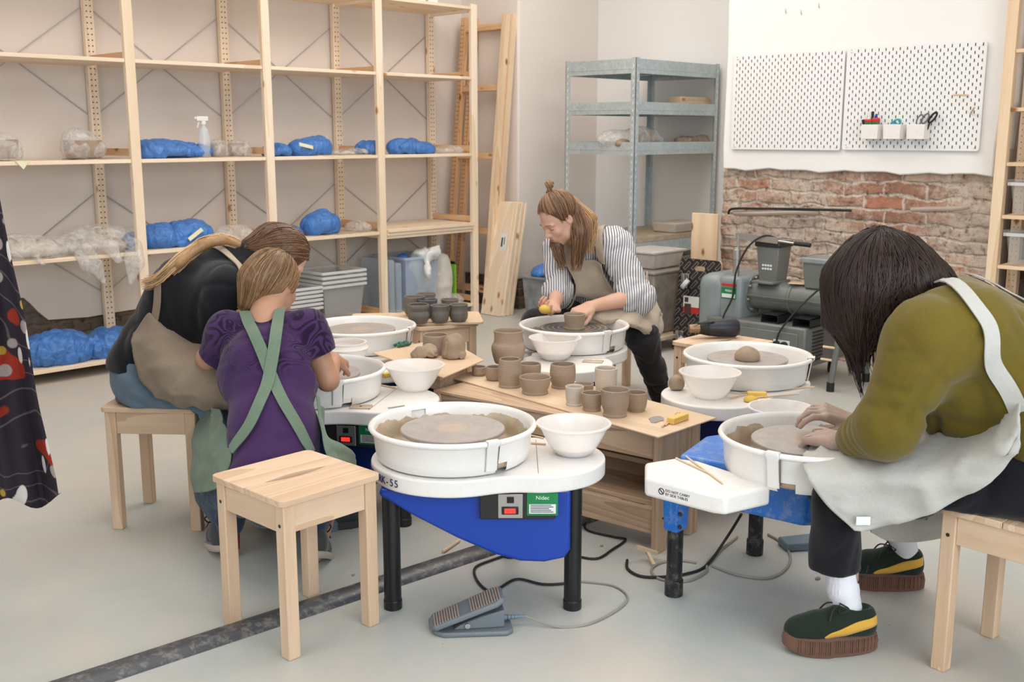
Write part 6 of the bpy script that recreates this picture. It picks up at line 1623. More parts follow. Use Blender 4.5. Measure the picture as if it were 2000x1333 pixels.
# ================= the person in olive =================
def seatcut(x, y, r_=.25, z=.4512): return lambda P: np.where(np.hypot(P[..., 0]-x, P[..., 1]-y) < r_, z-P[..., 2], -1.)
def build_olive():
    sc_ = seatcut(2.785, .842)
    base = atd(2045, 1150, 2.62); base.z = 0
    t = person('person with dark wavy hair in an olive sweatshirt, bent over the blue wheel', base)
    pel = PJ(2062, 925, 2.60); chest = PJ(1915, 740, 2.74); shL = PJ(1812, 665, 2.60); shR = PJ(1850, 612, 2.96); neck = PJ(1806, 600, 2.80)
    elL = PJ(1738, 838, 2.60); wrL = PJ(1640, 862, 2.79); elR = PJ(1765, 812, 3.02); wrR = PJ(1668, 828, 2.99); hc = PJ(1708, 560, 2.85)
    hipL = PJ(2035, 955, 2.53); hipR = PJ(2060, 925, 2.74); knL = PJ(1636, 955, 2.74); knR = PJ(1735, 945, 3.0); anL = PJ(1652, 1215, 2.73); anR = np.array(atz(1812, 1158, 0))+FWn*.03+nrm(-RTn*.93+FWn*.15)*.064+UP*.125
    # ---- body
    s = SDF(.03)
    s.cone(pel, chest, .12, .12); s.cone(chest, neck, .12, .06); s.cone(shL, shR, .05, .05); s.cone(shL, elL, .045, .040); s.cone(shR, elR, .045, .04)
    s.cone(neck, hc, .055, .05); s.cone(hipL, knL, .08, .055); s.cone(hipR, knR, .08, .055); s.cone(knL, anL, .052, .035); s.cone(knR, anR, .052, .035)
    s.cone(elL, wrL, .040, .027); s.cone(elR, wrR, .038, .027)
    F = nrm(-RTn*.72+FWn*.25-UP*.62); Rh = frame(F); head(s, hc, Rh)
    hand(s, wrL, nrm(PJ(1570, 848, 2.92)-wrL), UP*.95-FWn*.32, +1, (.75, .8, .85, .95), (.5, .5), 1.2, .05)
    hand(s, wrR, nrm(PJ(1600, 800, 2.99)-wrR), UP*.7+RTn*.3-FWn*.2, -1, (.5, .6, .7, .8), (.4, .5), 1.18, .08)
    sdfobj('body', s, .0042, M_SKINM, t, cut=sc_)
    A = s.project(np.array([[PJ(1560+7*i, 822+6*j, 2.84) for j in range(4)] for i in range(4)]), .0015, 10); mbworld(MB().grid([[tuple(p) for p in r_] for r_ in A]), 'blue_tape', plain('pale_blue_tape', (176, 200, 208), .6), t, smooth=True, auto=0, solid=.001)
    # ---- sweatshirt
    g = SDF(.06)
    g.cone(PJ(2068, 800, 2.60), PJ(1930, 735, 2.73), .200, .195); g.cone(PJ(1930, 735, 2.73), PJ(1850, 650, 2.79), .195, .135); g.cone(PJ(1880, 650, 2.62), PJ(1890, 625, 2.90), .13, .11)
    g.cone(shL, shR, .095, .085); g.cone(neck, PJ(1830, 610, 2.80), .075, .08)
    g.cone(shL+UP*.0, elL+UP*.02, .098, .080); g.cone(elL, PJ(1672, 856, 2.73), .082, .050, .03)
    g.cone(shR, elR, .085, .072); g.cone(elR, PJ(1700, 828, 3.0), .07, .048)
    ax = nrm(PJ(1640, 862, 2.79)-elL)
    crs = creases(g, [([(1880, 655), (1850, 705), (1815, 750), (1785, 790), (1768, 830)], 2.45, .042, .011), ([(1840, 690), (1805, 705), (1775, 712)], 2.45, .014, .012), ([(1860, 870), (1830, 840), (1800, 800)], 2.42, .022, .012), ([(1945, 640), (1900, 665), (1860, 715)], 2.42, .014, .014), ([(1950, 830), (1900, 835), (1850, 820)], 2.42, .018, .014), ([(1700, 740), (1730, 760), (1770, 770)], 2.45, .014, .010), ([(1690, 790), (1725, 800), (1765, 800)], 2.45, .016, .010), ([(1690, 700), (1740, 690), (1790, 700)], 2.45, .008, .008)])
    g.disp = lambda P: fold(P, .009, 6, 3, RTn-UP*1.6)+crs(P)+.013*np.abs(np.sin(((P-elL) @ ax)*78+vnoise(P, 9, 4)*2.4))*np.clip(1-np.linalg.norm(P-(elL*.45+PJ(1672, 856, 2.73)*.55), axis=-1)/.13, 0, 1)*-1.
    sdfobj('sweatshirt', g, .0065, M_OLIVE, t)
    # ---- trousers, socks, shoes
    q = SDF(.05)
    q.ball(pel-UP*.02, .165); q.cone(hipL, knL, .106, .074); q.cone(hipR, knR, .106, .070); q.cone(knL, PJ(1634, 1105, 2.73), .082, .074, .03); q.cone(knR, PJ(1772, 1035, 3.06), .082, .066, .03)
    ctr = (PJ(1640, 1100, 2.73)); q.disp = lambda P: fold(P, .012, 9, 13, UP+RTn*.5)
    sdfobj('trousers', q, .007, M_BLACKT, t, cut=lambda P: np.maximum((ctr[2]-.020)-P[..., 2], sc_(P)))
    k = SDF(.01); k.cone(PJ(1640, 1080, 2.73), PJ(1646, 1150, 2.73), .043, .041); k.cone(PJ(1646, 1150, 2.73), PJ(1662, 1225, 2.73), .041, .040); k.cone(PJ(1662, 1225, 2.73), PJ(1620, 1245, 2.73), .040, .034)
    k.disp = lambda P: .0012*np.sin((P @ RTn)*900)
    sdfobj('sock', k, .0045, M_SOCK, t)
    k = SDF(.01); k.cone(knR*.45+anR*.55, anR, .050, .036); k.cone(anR, anR-UP*.04, .034, .026); sdfobj('sock', k, .005, M_SOCK, t)
    m = MB(); p0 = PJ(1676, 1140, 2.705); 
    for a, b_ in (((0, 0), (.006, .022)), ((.006, .022), (.016, .016)), ((.016, .016), (.014, .0)), ((.02, .03), (.024, .05))):
        m.tube([Vector(p0+RTn*a[0]+UP*a[1]), Vector(p0+RTn*b_[0]+UP*b_[1])], .0016, 5)
    mbworld(m, 'sock_emblem', M_DKPLATE, t)
    f1 = nrm(-RTn*.97-FWn*.05)
    heel = np.array(atz(1712, 1268, 0)); shoe('shoe', tuple(heel), f1, t, .262, M_SUEDE, M_GUM, M_YELLOW, .052, plain('dark_green_lace', (38, 50, 42), .8))
    f2 = nrm(-RTn*.93+FWn*.15)
    heel2 = np.array(atz(1812, 1158, 0)); shoe('shoe', tuple(heel2+FWn*.03), f2, t, .262, M_SUEDE, M_GUM, M_YELLOW, .052, plain('dark_green_lace', (38, 50, 42), .8))
    # ---- apron
    ap = cloth_grid([
        [(1655, 858, 3.06), (1612, 862, 2.95), (1574, 882, 2.83), (1572, 922, 2.66), (1612, 985, 2.63), (1668, 1036, 2.62)],
        [(1715, 846, 3.08), (1690, 850, 2.96), (1668, 862, 2.80), (1668, 925, 2.63), (1690, 985, 2.60), (1722, 1030, 2.61)],
        [(1790, 836, 3.08), (1780, 836, 2.96), (1770, 850, 2.77), (1775, 920, 2.57), (1785, 968, 2.545), (1802, 1006, 2.55)],
        [(1860, 830, 3.05), (1860, 826, 2.92), (1862, 838, 2.70), (1868, 895, 2.50), (1872, 940, 2.48), (1880, 972, 2.49)],
        [(1930, 810, 2.98), (1935, 800, 2.84), (1942, 812, 2.62), (1950, 870, 2.42), (1952, 900, 2.41), (1955, 925, 2.42)],
        [(1960, 770, 2.90), (1968, 765, 2.78), (1985, 775, 2.56), (1992, 810, 2.385), (1993, 845, 2.37), (1990, 868, 2.38)]], 'apron', M_LINENW, t, 7, .007, 6, 5)
    cloth_grid([[(1690, 985, 2.86), (1760, 985, 2.86), (1850, 985, 2.83), (1960, 960, 2.80)], [(1696, 1020, 2.85), (1755, 1040, 2.87), (1850, 1030, 2.84), (1955, 995, 2.80)], [(1700, 1040, 2.84), (1755, 1062, 2.87), (1850, 1050, 2.84), (1950, 1010, 2.80)]], 'apron_fold', M_LINENW, ap, 6, .006, 7, 8)
    lb = PJ(1686, 1018, 2.60); m = MB().beam(Vector(lb-RTn*.018), Vector(lb+RTn*.018), .003, .022); mbworld(m, 'white_tag', M_WLABEL, ap)
    st = ribbon(g, [PJ(1838, 588, 2.72), PJ(1890, 602, 2.55), PJ(1938, 640, 2.48), PJ(1960, 700, 2.44), PJ(1968, 760, 2.42), PJ(1972, 815, 2.42)], lambda f_: .032+.012*f_, .004, .006)
    mbworld(st, 'apron_strap', M_LINENW, ap, smooth=True)
    st = ribbon(g, [PJ(1875, 572, 2.95), PJ(1930, 590, 2.85), PJ(1980, 625, 2.75), PJ(2040, 680, 2.65)], .036, .004, .006)
    mbworld(st, 'apron_strap', M_LINENW, ap, smooth=True)
    # ---- hair
    cen = PJ(1715, 552, 2.82)
    hs = SDF(.05); hs.ell(cen+UP*.020, (.118, .118, .118)); hs.ell(PJ(1755, 548, 2.80), (.105, .11, .092))
    hs.chain([PJ(1660, 560, 2.83), PJ(1648, 625, 2.86), PJ(1664, 680, 2.87)], [.070, .044, .010]); hs.chain([PJ(1690, 580, 2.77), PJ(1676, 640, 2.78), PJ(1684, 685, 2.78)], [.064, .036, .008])
    hs.chain([PJ(1790, 560, 2.78), PJ(1835, 572, 2.77), PJ(1868, 584, 2.76)], [.070, .042, .012])
    hs.disp = lambda P: .006*vnoise(P*np.array([1, 1, .25]), 55, 3)+.006*vnoise(P*np.array([1, 1, .3]), 24, 5)
    ho = sdfobj('hair', hs, .006, H_BRUN, t, relax=1)
    R_ = random.Random(5); lines = []; lifts = []
    for i in range(1500):
        a = R_.uniform(0, 2*math.pi); ca, sa = math.cos(a), math.sin(a); dirh = RTn*ca+FWn*sa
        left = max(0, -ca); back = max(0, ca); Lh = .06+.22*left**.5*R_.uniform(.45, 1.1)+.05*R_.random()
        r0 = .122; pts = []; wob = R_.uniform(0, 6.3); wa = R_.uniform(.006, .020); st_ = R_.uniform(0, .25); lift = R_.random()
        for k_ in range(18):
            f_ = st_+(1-st_)*k_/17; th = min(f_*1.9, 1.)*math.pi/2; g_ = max(0, (f_-.526)/.474)
            p = cen+UP*(.128*math.cos(th)+.01)+dirh*r0*math.sin(th)*(1+.12*back)-UP*Lh*g_*(1-.65*back)-dirh*.30*Lh*left*g_**1.6+RTn*back*.16*g_-FWn*.02*g_*left
            w = wa*math.sin(wob+f_*13)*(f_**.6); pts.append(p+RTn*w*sa+FWn*w*ca*.6+UP*w*.4)
        lines.append(pts); lifts.append(lift)
    q_ = np.array(lines); li = np.array(lifts)[:, None]; tt = np.linspace(1, .35, 18)[None, :, None]
    q_ = q_-hs.grad(q_)*np.clip(hs(q_)-.009*li-.001, -.08, .05)[..., None]*tt
    for _ in range(3): q_ = q_-hs.grad(q_)*np.minimum(hs(q_)-.0012-.003*li, 0)[..., None]
    q_[:, 1:-1] = q_[:, 1:-1]*.5+(q_[:, 2:]+q_[:, :-2])*.25; lines = list(q_)
    mbworld(strands(lines, .0019, 4, seed=2, taper=.15), 'hair_strands', H_BRUN, ho, smooth=True, auto=0)
    return t
build_olive()

# ================= the woman in the striped shirt =================
def build_striped():
    sc_ = seatcut(4.47, 3.50)
    base = atd(1205, 790, 5.45); base.z = 0
    t = person('woman with a topknot, striped shirt and beige apron, throwing a pot', base)
    pel = PJ(1205, 600, 5.50); chest = PJ(1160, 540, 5.32); shR = PJ(1092, 482, 5.30); shL = PJ(1202, 478, 5.18); neck = PJ(1132, 468, 5.22); hc = PJ(1092, 425, 5.08)
    elL = PJ(1240, 580, 5.04); wrL = PJ(1152, 600, 4.88); elR = PJ(1090, 572, 5.10); wrR = PJ(1082, 597, 4.92)
    hipL = PJ(1230, 615, 5.42); hipR = PJ(1165, 612, 5.48); knL = PJ(1254, 655, 5.02); knR = PJ(1052, 632, 5.05); anL = PJ(1292, 775, 5.12); anR = PJ(1010, 740, 5.05)
    s = SDF(.03)
    s.cone(pel, chest, .13, .115); s.cone(chest, neck, .115, .05); s.cone(shL, shR, .045, .045); s.cone(shL, elL, .042, .040); s.cone(shR, elR, .042, .040)
    s.cone(elL, wrL, .045, .027); s.cone(elR, wrR, .043, .028); s.cone(neck, hc, .052, .05); s.cone(hipL, knL, .08, .06); s.cone(hipR, knR, .08, .06); s.cone(knL, anL, .055, .036); s.cone(knR, anR, .055, .036)
    F = nrm(-RTn*.66-FWn*.42-UP*.60); Rh = frame(F); Ph = head(s, hc, Rh, 1.0)
    hand(s, wrL, nrm(PJ(1118, 618, 4.80)-wrL), UP*.75+RTn*.25-FWn*.1, -1, (.8, .85, .9, .9), (.3, .5), 1.05, .03, .6)
    hand(s, wrR, nrm(PJ(1062, 606, 4.84)-wrR), -UP*.55-RTn*.2+FWn*.3, +1, (.8, .9, 1.0, 1.1), (.5, .8), 1.05, .05, .7)
    sdfobj('body', s, .0042, M_SKIN, t, cut=sc_)
    # brows, lashes and lips
    m = MB()
    for q in (-1, 1): m.tube([Vector(Ph(q*.046, .079, .021)), Vector(Ph(q*.030, .0905, .0265)), Vector(Ph(q*.014, .0925, .0245))], [.0012, .0022, .0018], 6)
    mbworld(m, 'eyebrows', plain('brow_brown', (128, 98, 76), .8), t)
    m = MB()
    for q in (-1, 1): m.tube([Vector(Ph(q*.043, .078, -.004)), Vector(Ph(q*.030, .0858, -.0065)), Vector(Ph(q*.018, .082, -.004))], .0014, 6)
    mbworld(m, 'eyelashes', plain('lash_brown', (70, 52, 44), .8), t)
    m = MB().tube([Vector(Ph(-.018, .0945, -.058)), Vector(Ph(0, .0985, -.0585)), Vector(Ph(.018, .0945, -.058))], [.0016, .0038, .0016], 8)
    mbworld(m, 'lips', plain('lip_pink', (176, 108, 100), .45), t, smooth=True)
    m = MB().cyl(Vector(Ph(-.084, -.004, -.030)), Vector(Ph(-.088, -.004, -.031)), .003, n=10); mbworld(m, 'earring', M_STEEL, t)
    # shirt
    g = SDF(.05)
    g.cone(pel, chest+UP*.0, .165, .150); g.cone(chest, PJ(1140, 490, 5.26), .15, .085); g.cone(shL, shR, .078, .072); g.cone(shL, elL, .085, .080); g.cone(elL, elL+(wrL-elL)*.12, .082, .064)
    g.cone(shR, elR, .075, .066); g.cone(elR, elR+(wrR-elR)*.1, .064, .055)
    g.disp = lambda P: fold(P, .014, 11, 23, UP+RTn*.7); sdfobj('striped_shirt', g, .0065, M_STRIPE, t, cut=sc_)
    # jeans
    q = SDF(.04); q.ball(pel, .155); q.cone(hipL, knL, .105, .080); q.cone(hipR, knR, .105, .080); q.cone(knL, anL, .080, .050, .03); q.cone(knR, anR, .078, .05, .03); q.disp = lambda P: fold(P, .011, 12, 33, RTn)
    sdfobj('jeans', q, .007, M_JEANB, t, cut=sc_)
    for a, sd in ((anL, 1), (anR, -1)):
        f_ = nrm(-RTn*.2-FWn*.95+RTn*.25*sd); shoe('shoe', (float(a[0]-f_[0]*.06), float(a[1]-f_[1]*.06), 0), f_, t, .26, M_DKS, M_RUBBER, None, .02, None)
    # apron: bib, skirt over the lap, straps
    b = SDF(.05); b.p = list(g.p); b.disp = None
    def bib(us, vs, d):
        rows = []
        for v in vs:
            row = []
            for u in us(v): row.append(PJ(u, v, d))
            rows.append(row)
        A = np.array(rows); P = b.project(A, .014, 8); P = P+b.grad(P)*(.5*fold(P, .012, 8, 3))[..., None]
        return P
    w = lambda v: [lerp(1108-(v-510)*.02, 1196+(v-510)*.30, i/12) for i in range(13)]
    P = bib(w, [512+9*i for i in range(12)], 5.12)
    m = MB().grid([[tuple(q_) for q_ in r_] for r_ in P]); ap = mbworld(m, 'apron', M_LINEN, t, smooth=True, auto=0, solid=.005, subd=1)
    cloth_grid([
        [(1130, 600, 4.98), (1165, 590, 5.02), (1200, 575, 5.08), (1235, 560, 5.16), (1258, 548, 5.28), (1262, 530, 5.42)],
        [(1135, 612, 4.93), (1172, 606, 4.94), (1212, 600, 4.98), (1250, 592, 5.08), (1275, 590, 5.24), (1280, 585, 5.42)],
        [(1150, 620, 4.90), (1185, 616, 4.88), (1222, 618, 4.90), (1262, 622, 5.0), (1288, 618, 5.18), (1292, 612, 5.38)],
        [(1170, 628, 4.88), (1196, 626, 4.86), (1226, 630, 4.86), (1270, 645, 4.96), (1290, 645, 5.12), (1296, 640, 5.34)],
        [(1180, 634, 4.88), (1205, 632, 4.87), (1228, 636, 4.88), (1268, 655, 4.97), (1286, 656, 5.12), (1294, 650, 5.32)]], 'apron_skirt', M_LINEN, ap, 6, .008, 8, 5)
    st = ribbon(g, [PJ(1168, 520, 5.10), PJ(1166, 480, 5.10), PJ(1170, 445, 5.16), PJ(1178, 425, 5.28)], .042, .005, .006); mbworld(st, 'apron_strap', M_LINEN, ap, smooth=True)
    st = ribbon(g, [PJ(1112, 520, 5.12), PJ(1108, 490, 5.16), PJ(1105, 465, 5.24)], .038, .005, .006); mbworld(st, 'apron_strap', M_LINEN, ap, smooth=True)
    st = ribbon(g, [PJ(1178, 425, 5.28), PJ(1215, 450, 5.45), PJ(1262, 520, 5.5), PJ(1270, 560, 5.5)], .042, .005, .006); mbworld(st, 'apron_strap', M_LINEN, ap, smooth=True)
    # hair: smooth cap drawn up to the topknot, loose lengths falling beside the face
    cap = SDF(.02); L2W = lambda x, y, z: np.array(hc)+Rh @ np.array([x, y, z])
    cap.ell(L2W(0, -.014, .036), np.array([.082, .098, .089]), Matrix(Rh.tolist()))
    fl = lambda P: ((P-hc) @ Rh)
    cut = lambda P: np.maximum(fl(P)[..., 1]-.040-.40*(fl(P)[..., 2]-.03), -(fl(P)[..., 2]+.035)+np.maximum(0, fl(P)[..., 1]+.01)*1.1-np.maximum(0, -fl(P)[..., 1]-.02)*.7)
    ho = sdfobj('hair', cap, .005, H_BROWN, t, cut=cut)
    knot = PJ(1073, 378, 5.10); R_ = random.Random(9); lines = []; cc_ = L2W(0, -.014, .036); rad = np.array([.084, .100, .091])
    kl = fl(knot[None])[0]-np.array([0, -.014, .036]); kd = nrm(kl/rad)
    for i in range(300):
        a = R_.uniform(0, 2*math.pi); z = R_.uniform(-.5, .2)
        d0 = nrm([math.cos(a)*1., math.sin(a), z])
        if d0[1] > .50: d0 = nrm([d0[0], .50+.1*R_.random(), max(z, .25+.2*R_.random())])
        pts = []
        for k_ in range(10):
            f_ = k_/9; d_ = nrm(d0*(1-f_)+kd*f_); pts.append(cc_+Rh @ (d_*rad*(1+.01*R_.random()*(k_ % 2))))
        lines.append(pts)
    mbworld(strands(lines, .0016, 4, seed=3, taper=.5), 'combed_strands', H_BROWN, ho, smooth=True, auto=0)
    kn = SDF(.012); k2 = PJ(1073, 360, 5.10); kn.ball(k2, .020); kn.cone(knot, k2, .012, .015); kn.disp = lambda P: .003*np.sin(((P-k2) @ (RTn+UP*.6))*420)
    sdfobj('topknot', kn, .004, M_KNOT, ho)
    mbworld(MB().tube([Vector(knot+RTn*.013*math.cos(a)+nrm(FWn)*.013*math.sin(a)+UP*.004) for a in [2*math.pi*i/14 for i in range(15)]], .0045, 8, caps=False), 'hair_tie', plain('brown_elastic', (70, 50, 42), .8), ho)
    for nm, mt, root, mid_, tip, sp, n_ in (('loose_hair', H_BROWN, PJ(1122, 408, 5.09), PJ(1133, 455, 5.04), PJ(1125, 522, 5.03), (.045, .050, .034), 230), ('loose_hair', H_BLOND, PJ(1118, 395, 5.16), PJ(1150, 430, 5.16), PJ(1150, 488, 5.12), (.040, .050, .034), 200), ('loose_hair', H_BROWN, PJ(1090, 450, 5.16), PJ(1088, 480, 5.08), PJ(1100, 520, 5.06), (.03, .036, .026), 130)):
        C_ = catmull([Vector(root), Vector(mid_), Vector(tip)], 8); n_c = len(C_)-1; lines = []
        ls = SDF(.03); ls.chain([root, mid_, mid_*.35+tip*.65], [sp[0]*.75, sp[1]*.72, sp[2]*.45]); oo = sdfobj(nm, ls, .006, mt, ho)
        for i in range(n_):
            a = R_.uniform(0, 6.3); r_ = R_.uniform(.55, 1.); end = R_.uniform(.72, 1.05); pts = []; w0 = R_.uniform(0, 6); wv = R_.uniform(.002, .007)
            for k_ in range(14):
                f_ = k_/13*min(end, .999); x_ = f_*n_c; j = int(x_); p = np.array(C_[j].lerp(C_[j+1], x_-j)); w_ = np.interp(f_, [0, .5, 1], sp)
                if end > 1: p = p-UP*.02*(k_/13)**3
                pts.append(p+(RTn*math.cos(a)+FWn*math.sin(a))*w_*r_*(1-.35*f_**2)+RTn*wv*math.sin(w0+f_*10)*f_)
            lines.append(pts)
        mbworld(strands(lines, .0019, 4, seed=n_, taper=.2), 'hair_strands', mt, oo, smooth=True, auto=0)
    # sponge in the hand
    sp_ = SDF(.01); c_ = PJ(1066, 604, 4.80); sp_.ell(c_, (.036, .026, .022)); sp_.disp = lambda P: vnoise(P, 90, 5)*.002
    o = sdfobj('sponge', sp_, .004, M_SPONGE, None); tag(o, 'yellow round sponge held in the right hand of the woman in the striped shirt', 'sponge'); topbase(o)
    return t
M_KNOT = plain('topknot_brown', (134, 102, 72), .4)
M_DKS = cloth('dark_grey_sneaker', (60, 62, 66), (78, 80, 84))
build_striped()

# ================= the person in black =================
def build_black():
    sc_ = seatcut(1.836, 3.50)
    base = atd(300, 1000, 3.72); base.z = 0
    t = person('person with a long blond ponytail in a black sweatshirt, seated at the left', base)
    pel = PJ(300, 735, 3.72); chest = PJ(385, 590, 3.80); shN = PJ(445, 580, 3.66); shF = PJ(480, 530, 4.0); neck = PJ(480, 520, 3.84); hc = PJ(545, 505, 3.86)
    elN = PJ(430, 705, 3.66); wrN = PJ(560, 720, 3.62); elF = PJ(520, 660, 3.98); wrF = PJ(600, 700, 3.85)
    hipN = PJ(300, 762, 3.66); hipF = PJ(320, 735, 3.88); knN = PJ(500, 800, 3.62); knF = PJ(560, 770, 3.95); anN = PJ(640, 1035, 3.62); anF = PJ(560, 960, 3.95)
    s = SDF(.03)
    s.cone(pel, chest, .12, .12); s.cone(chest, neck, .115, .05); s.cone(shN, shF, .045, .045); s.cone(shN, elN, .042, .038); s.cone(shF, elF, .042, .038); s.cone(elN, wrN, .038, .026); s.cone(elF, wrF, .038, .026)
    s.cone(neck, hc, .05, .05); s.cone(hipN, knN, .08, .056); s.cone(hipF, knF, .08, .056); s.cone(knN, anN, .052, .034); s.cone(knF, anF, .052, .034)
    F = nrm(RTn*.70+FWn*.15-UP*.66); Rh = frame(F); head(s, hc, Rh, 1.0)
    hand(s, wrN, nrm(RTn*.9+FWn*.3-UP*.2), UP, +1, (.5, .5, .5, .6)); hand(s, wrF, nrm(RTn*.9-UP*.2), UP, -1, (.5, .5, .5, .6))
    sdfobj('body', s, .0055, M_SKIN, t, cut=sc_)
    g = SDF(.06)
    g.cone(pel+UP*.03-RTn*.01, chest, .150, .170); g.cone(chest, PJ(445, 550, 3.84), .170, .125); g.cone(shN+UP*.0, shF, .085, .085, .09); g.cone(neck, chest, .075, .12)
    g.cone(shN, elN, .088, .074, .09); g.cone(elN, elN+(wrN-elN)*.8, .078, .05); g.cone(shF, elF, .085, .07); g.cone(elF, wrF, .066, .045)
    g.plane(PJ(262, 722, 3.72), nrm(-UP-RTn*.10), .01)
    crb = creases(g, [([(392, 560), (380, 600), (385, 650), (400, 690)], 3.4, .022, .010), ([(318, 590), (335, 640), (365, 690)], 3.4, .016, .012), ([(380, 565), (420, 555), (460, 560)], 3.4, .010, .008), ([(345, 665), (380, 655), (410, 640)], 3.4, .014, .010), ([(400, 620), (425, 650), (460, 665)], 3.4, .012, .010)])
    g.disp = lambda P: fold(P, .009, 7, 43, UP-RTn*.9)+crb(P); sdfobj('sweatshirt', g, .0075, M_BLACKC, t)
    q = SDF(.05); q.ball(pel-UP*.005, .148); q.cone(hipN, knN, .105, .080); q.cone(hipF, knF, .105, .08); q.cone(knN, anN, .078, .055); q.cone(knF, anF, .078, .055); q.disp = lambda P: fold(P, .010, 11, 53, RTn-UP*.5)
    jn = sdfobj('jeans', q, .0075, M_JEAN, t, cut=sc_)
    for a, c_ in ((anN, 'near'), (anF, 'far')):
        f_ = nrm(RTn*.85+FWn*.45); shoe('shoe', (float(a[0]-f_[0]*.08), float(a[1]-f_[1]*.08), 0), f_, t, .26, M_DKS, M_DKS, None, .022, M_RUBBER if c_ == 'near' else None)
    ap = cloth_grid([
        [(262, 652, 3.60), (268, 690, 3.565), (278, 735, 3.53), (300, 772, 3.505), (325, 786, 3.50), (345, 793, 3.52)],
        [(292, 610, 3.60), (306, 668, 3.56), (320, 715, 3.50), (338, 760, 3.47), (360, 785, 3.475), (380, 798, 3.50)],
        [(330, 655, 3.62), (352, 672, 3.58), (366, 712, 3.51), (380, 755, 3.46), (398, 785, 3.46), (415, 802, 3.48)],
        [(400, 678, 3.66), (405, 684, 3.60), (415, 712, 3.50), (428, 752, 3.45), (445, 785, 3.44), (455, 802, 3.46)],
        [(455, 690, 3.70), (458, 694, 3.62), (468, 715, 3.52), (480, 752, 3.45), (495, 785, 3.43), (505, 806, 3.44)],
        [(510, 700, 3.72), (512, 704, 3.64), (520, 722, 3.54), (530, 755, 3.47), (545, 785, 3.45), (555, 806, 3.45)]], 'apron', M_LINEND, t, 7, .008, 6, 15)
    st = ribbon(g, [PJ(285, 655, 3.56), PJ(300, 600, 3.60), PJ(325, 565, 3.68)], .028, .004, .008); mbworld(st, 'apron_strap', M_LINEND, ap, smooth=True)
    st = ribbon(g, [PJ(365, 500, 3.86), PJ(400, 488, 3.82), PJ(440, 500, 3.76), PJ(462, 535, 3.66), PJ(468, 575, 3.58)], .022, .004, .006); mbworld(st, 'apron_strap', M_LINEN, ap, smooth=True)
    # hair cap, strands to the band, ponytail
    L2W = lambda x, y, z: np.array(hc)+Rh @ np.array([x, y, z]); band = PJ(476, 482, 3.80)
    cap = SDF(.02); cap.ell(L2W(0, -.012, .030), np.array([.084, .103, .094]), Matrix(Rh.tolist())); cap.cone(L2W(0, -.08, .03), band, .045, .020, .03); fl = lambda P: ((P-hc) @ Rh)
    cut = lambda P: np.maximum(fl(P)[..., 1]-.055-.3*fl(P)[..., 2], -(fl(P)[..., 2]+.055)+np.maximum(0, fl(P)[..., 1]+.02)*.9)
    ho = sdfobj('hair', cap, .005, H_DARKB, t, cut=cut); R_ = random.Random(19); lines = []
    for i in range(420):
        a = R_.uniform(0, 2*math.pi); z = R_.uniform(-.75, .95); rr = math.sqrt(1-z*z); d0 = np.array([math.cos(a)*rr, abs(math.sin(a))*rr*.9 if R_.random() < .7 else -math.sin(a)*rr, z])
        if d0[1] > .55: d0[1] = .55; d0[2] = max(d0[2], .3)
        p0 = L2W(*(nrm(d0)*np.array([.085, .104, .095])+np.array([0, -.012, .03]))); pts = [p0*(1-k_/9)+band*(k_/9) for k_ in range(10)]
        lines.append(pts)
    A = np.array(lines)
    for _ in range(2): A = A-cap.grad(A)*(cap(A)-.0015)[..., None]
    A[:, -1] = band+(A[:, -2]-band)*.25; lines = list(A)
    mbworld(strands(lines, .0017, 4, seed=6, taper=.5), 'combed_strands', H_DARKB, ho, smooth=True, auto=0)
    mbworld(MB().tube([Vector(band+nrm(UP*.5+RTn*.1)*.020*math.cos(a)+FWn*.018*math.sin(a)) for a in [2*math.pi*i/14 for i in range(15)]], .0055, 8, caps=False), 'hair_tie', M_RUBBER, ho)
    C = catmull([Vector(band), Vector(PJ(435, 468, 3.76)), Vector(PJ(395, 478, 3.72)), Vector(PJ(350, 512, 3.66)), Vector(PJ(315, 545, 3.66)), Vector(PJ(285, 555, 3.66))], 6)
    tl = SDF(.02); rads = [.011, .015, .018, .017, .013, .004]; tl.chain([np.array(C[i]) for i in range(0, len(C), 6)], rads)
    po = sdfobj('ponytail', tl, .005, H_BLOND, ho); lines = []
    for i in range(300):
        a = R_.uniform(0, 6.3); r_ = R_.uniform(.5, 1.15); end = R_.uniform(.55, 1.08); pts = []; w0 = R_.uniform(0, 6)
        for k_ in range(16):
            f_ = min(k_/15*end, .999)*(len(C)-1); j = int(f_); p = C[j].lerp(C[min(j+1, len(C)-1)], f_-j); rad = np.interp(f_/(len(C)-1)*5, range(6), [.012, .018, .022, .025, .026, .025])
            pts.append(np.array(p)+(UP*math.cos(a)*.8+nrm(FWn+RTn*.6)*math.sin(a))*rad*r_*(1-.0*k_)+UP*.005*math.sin(w0+k_*.7)+nrm(FWn+RTn*.6)*.004*math.cos(w0*2+k_*.6))
        lines.append(pts)
    mbworld(strands(lines, .0018, 4, seed=8, taper=.25), 'ponytail_strands', H_BLOND, po, smooth=True, auto=0)
    mbworld(MB().tube(catmull([Vector(PJ(486, 505, 3.72)), Vector(PJ(478, 530, 3.66)), Vector(PJ(476, 560, 3.60)), Vector(PJ(472, 600, 3.56))], 5), .0014, 5), 'earphone_cable', M_WLABEL, t)
    return t
build_black()

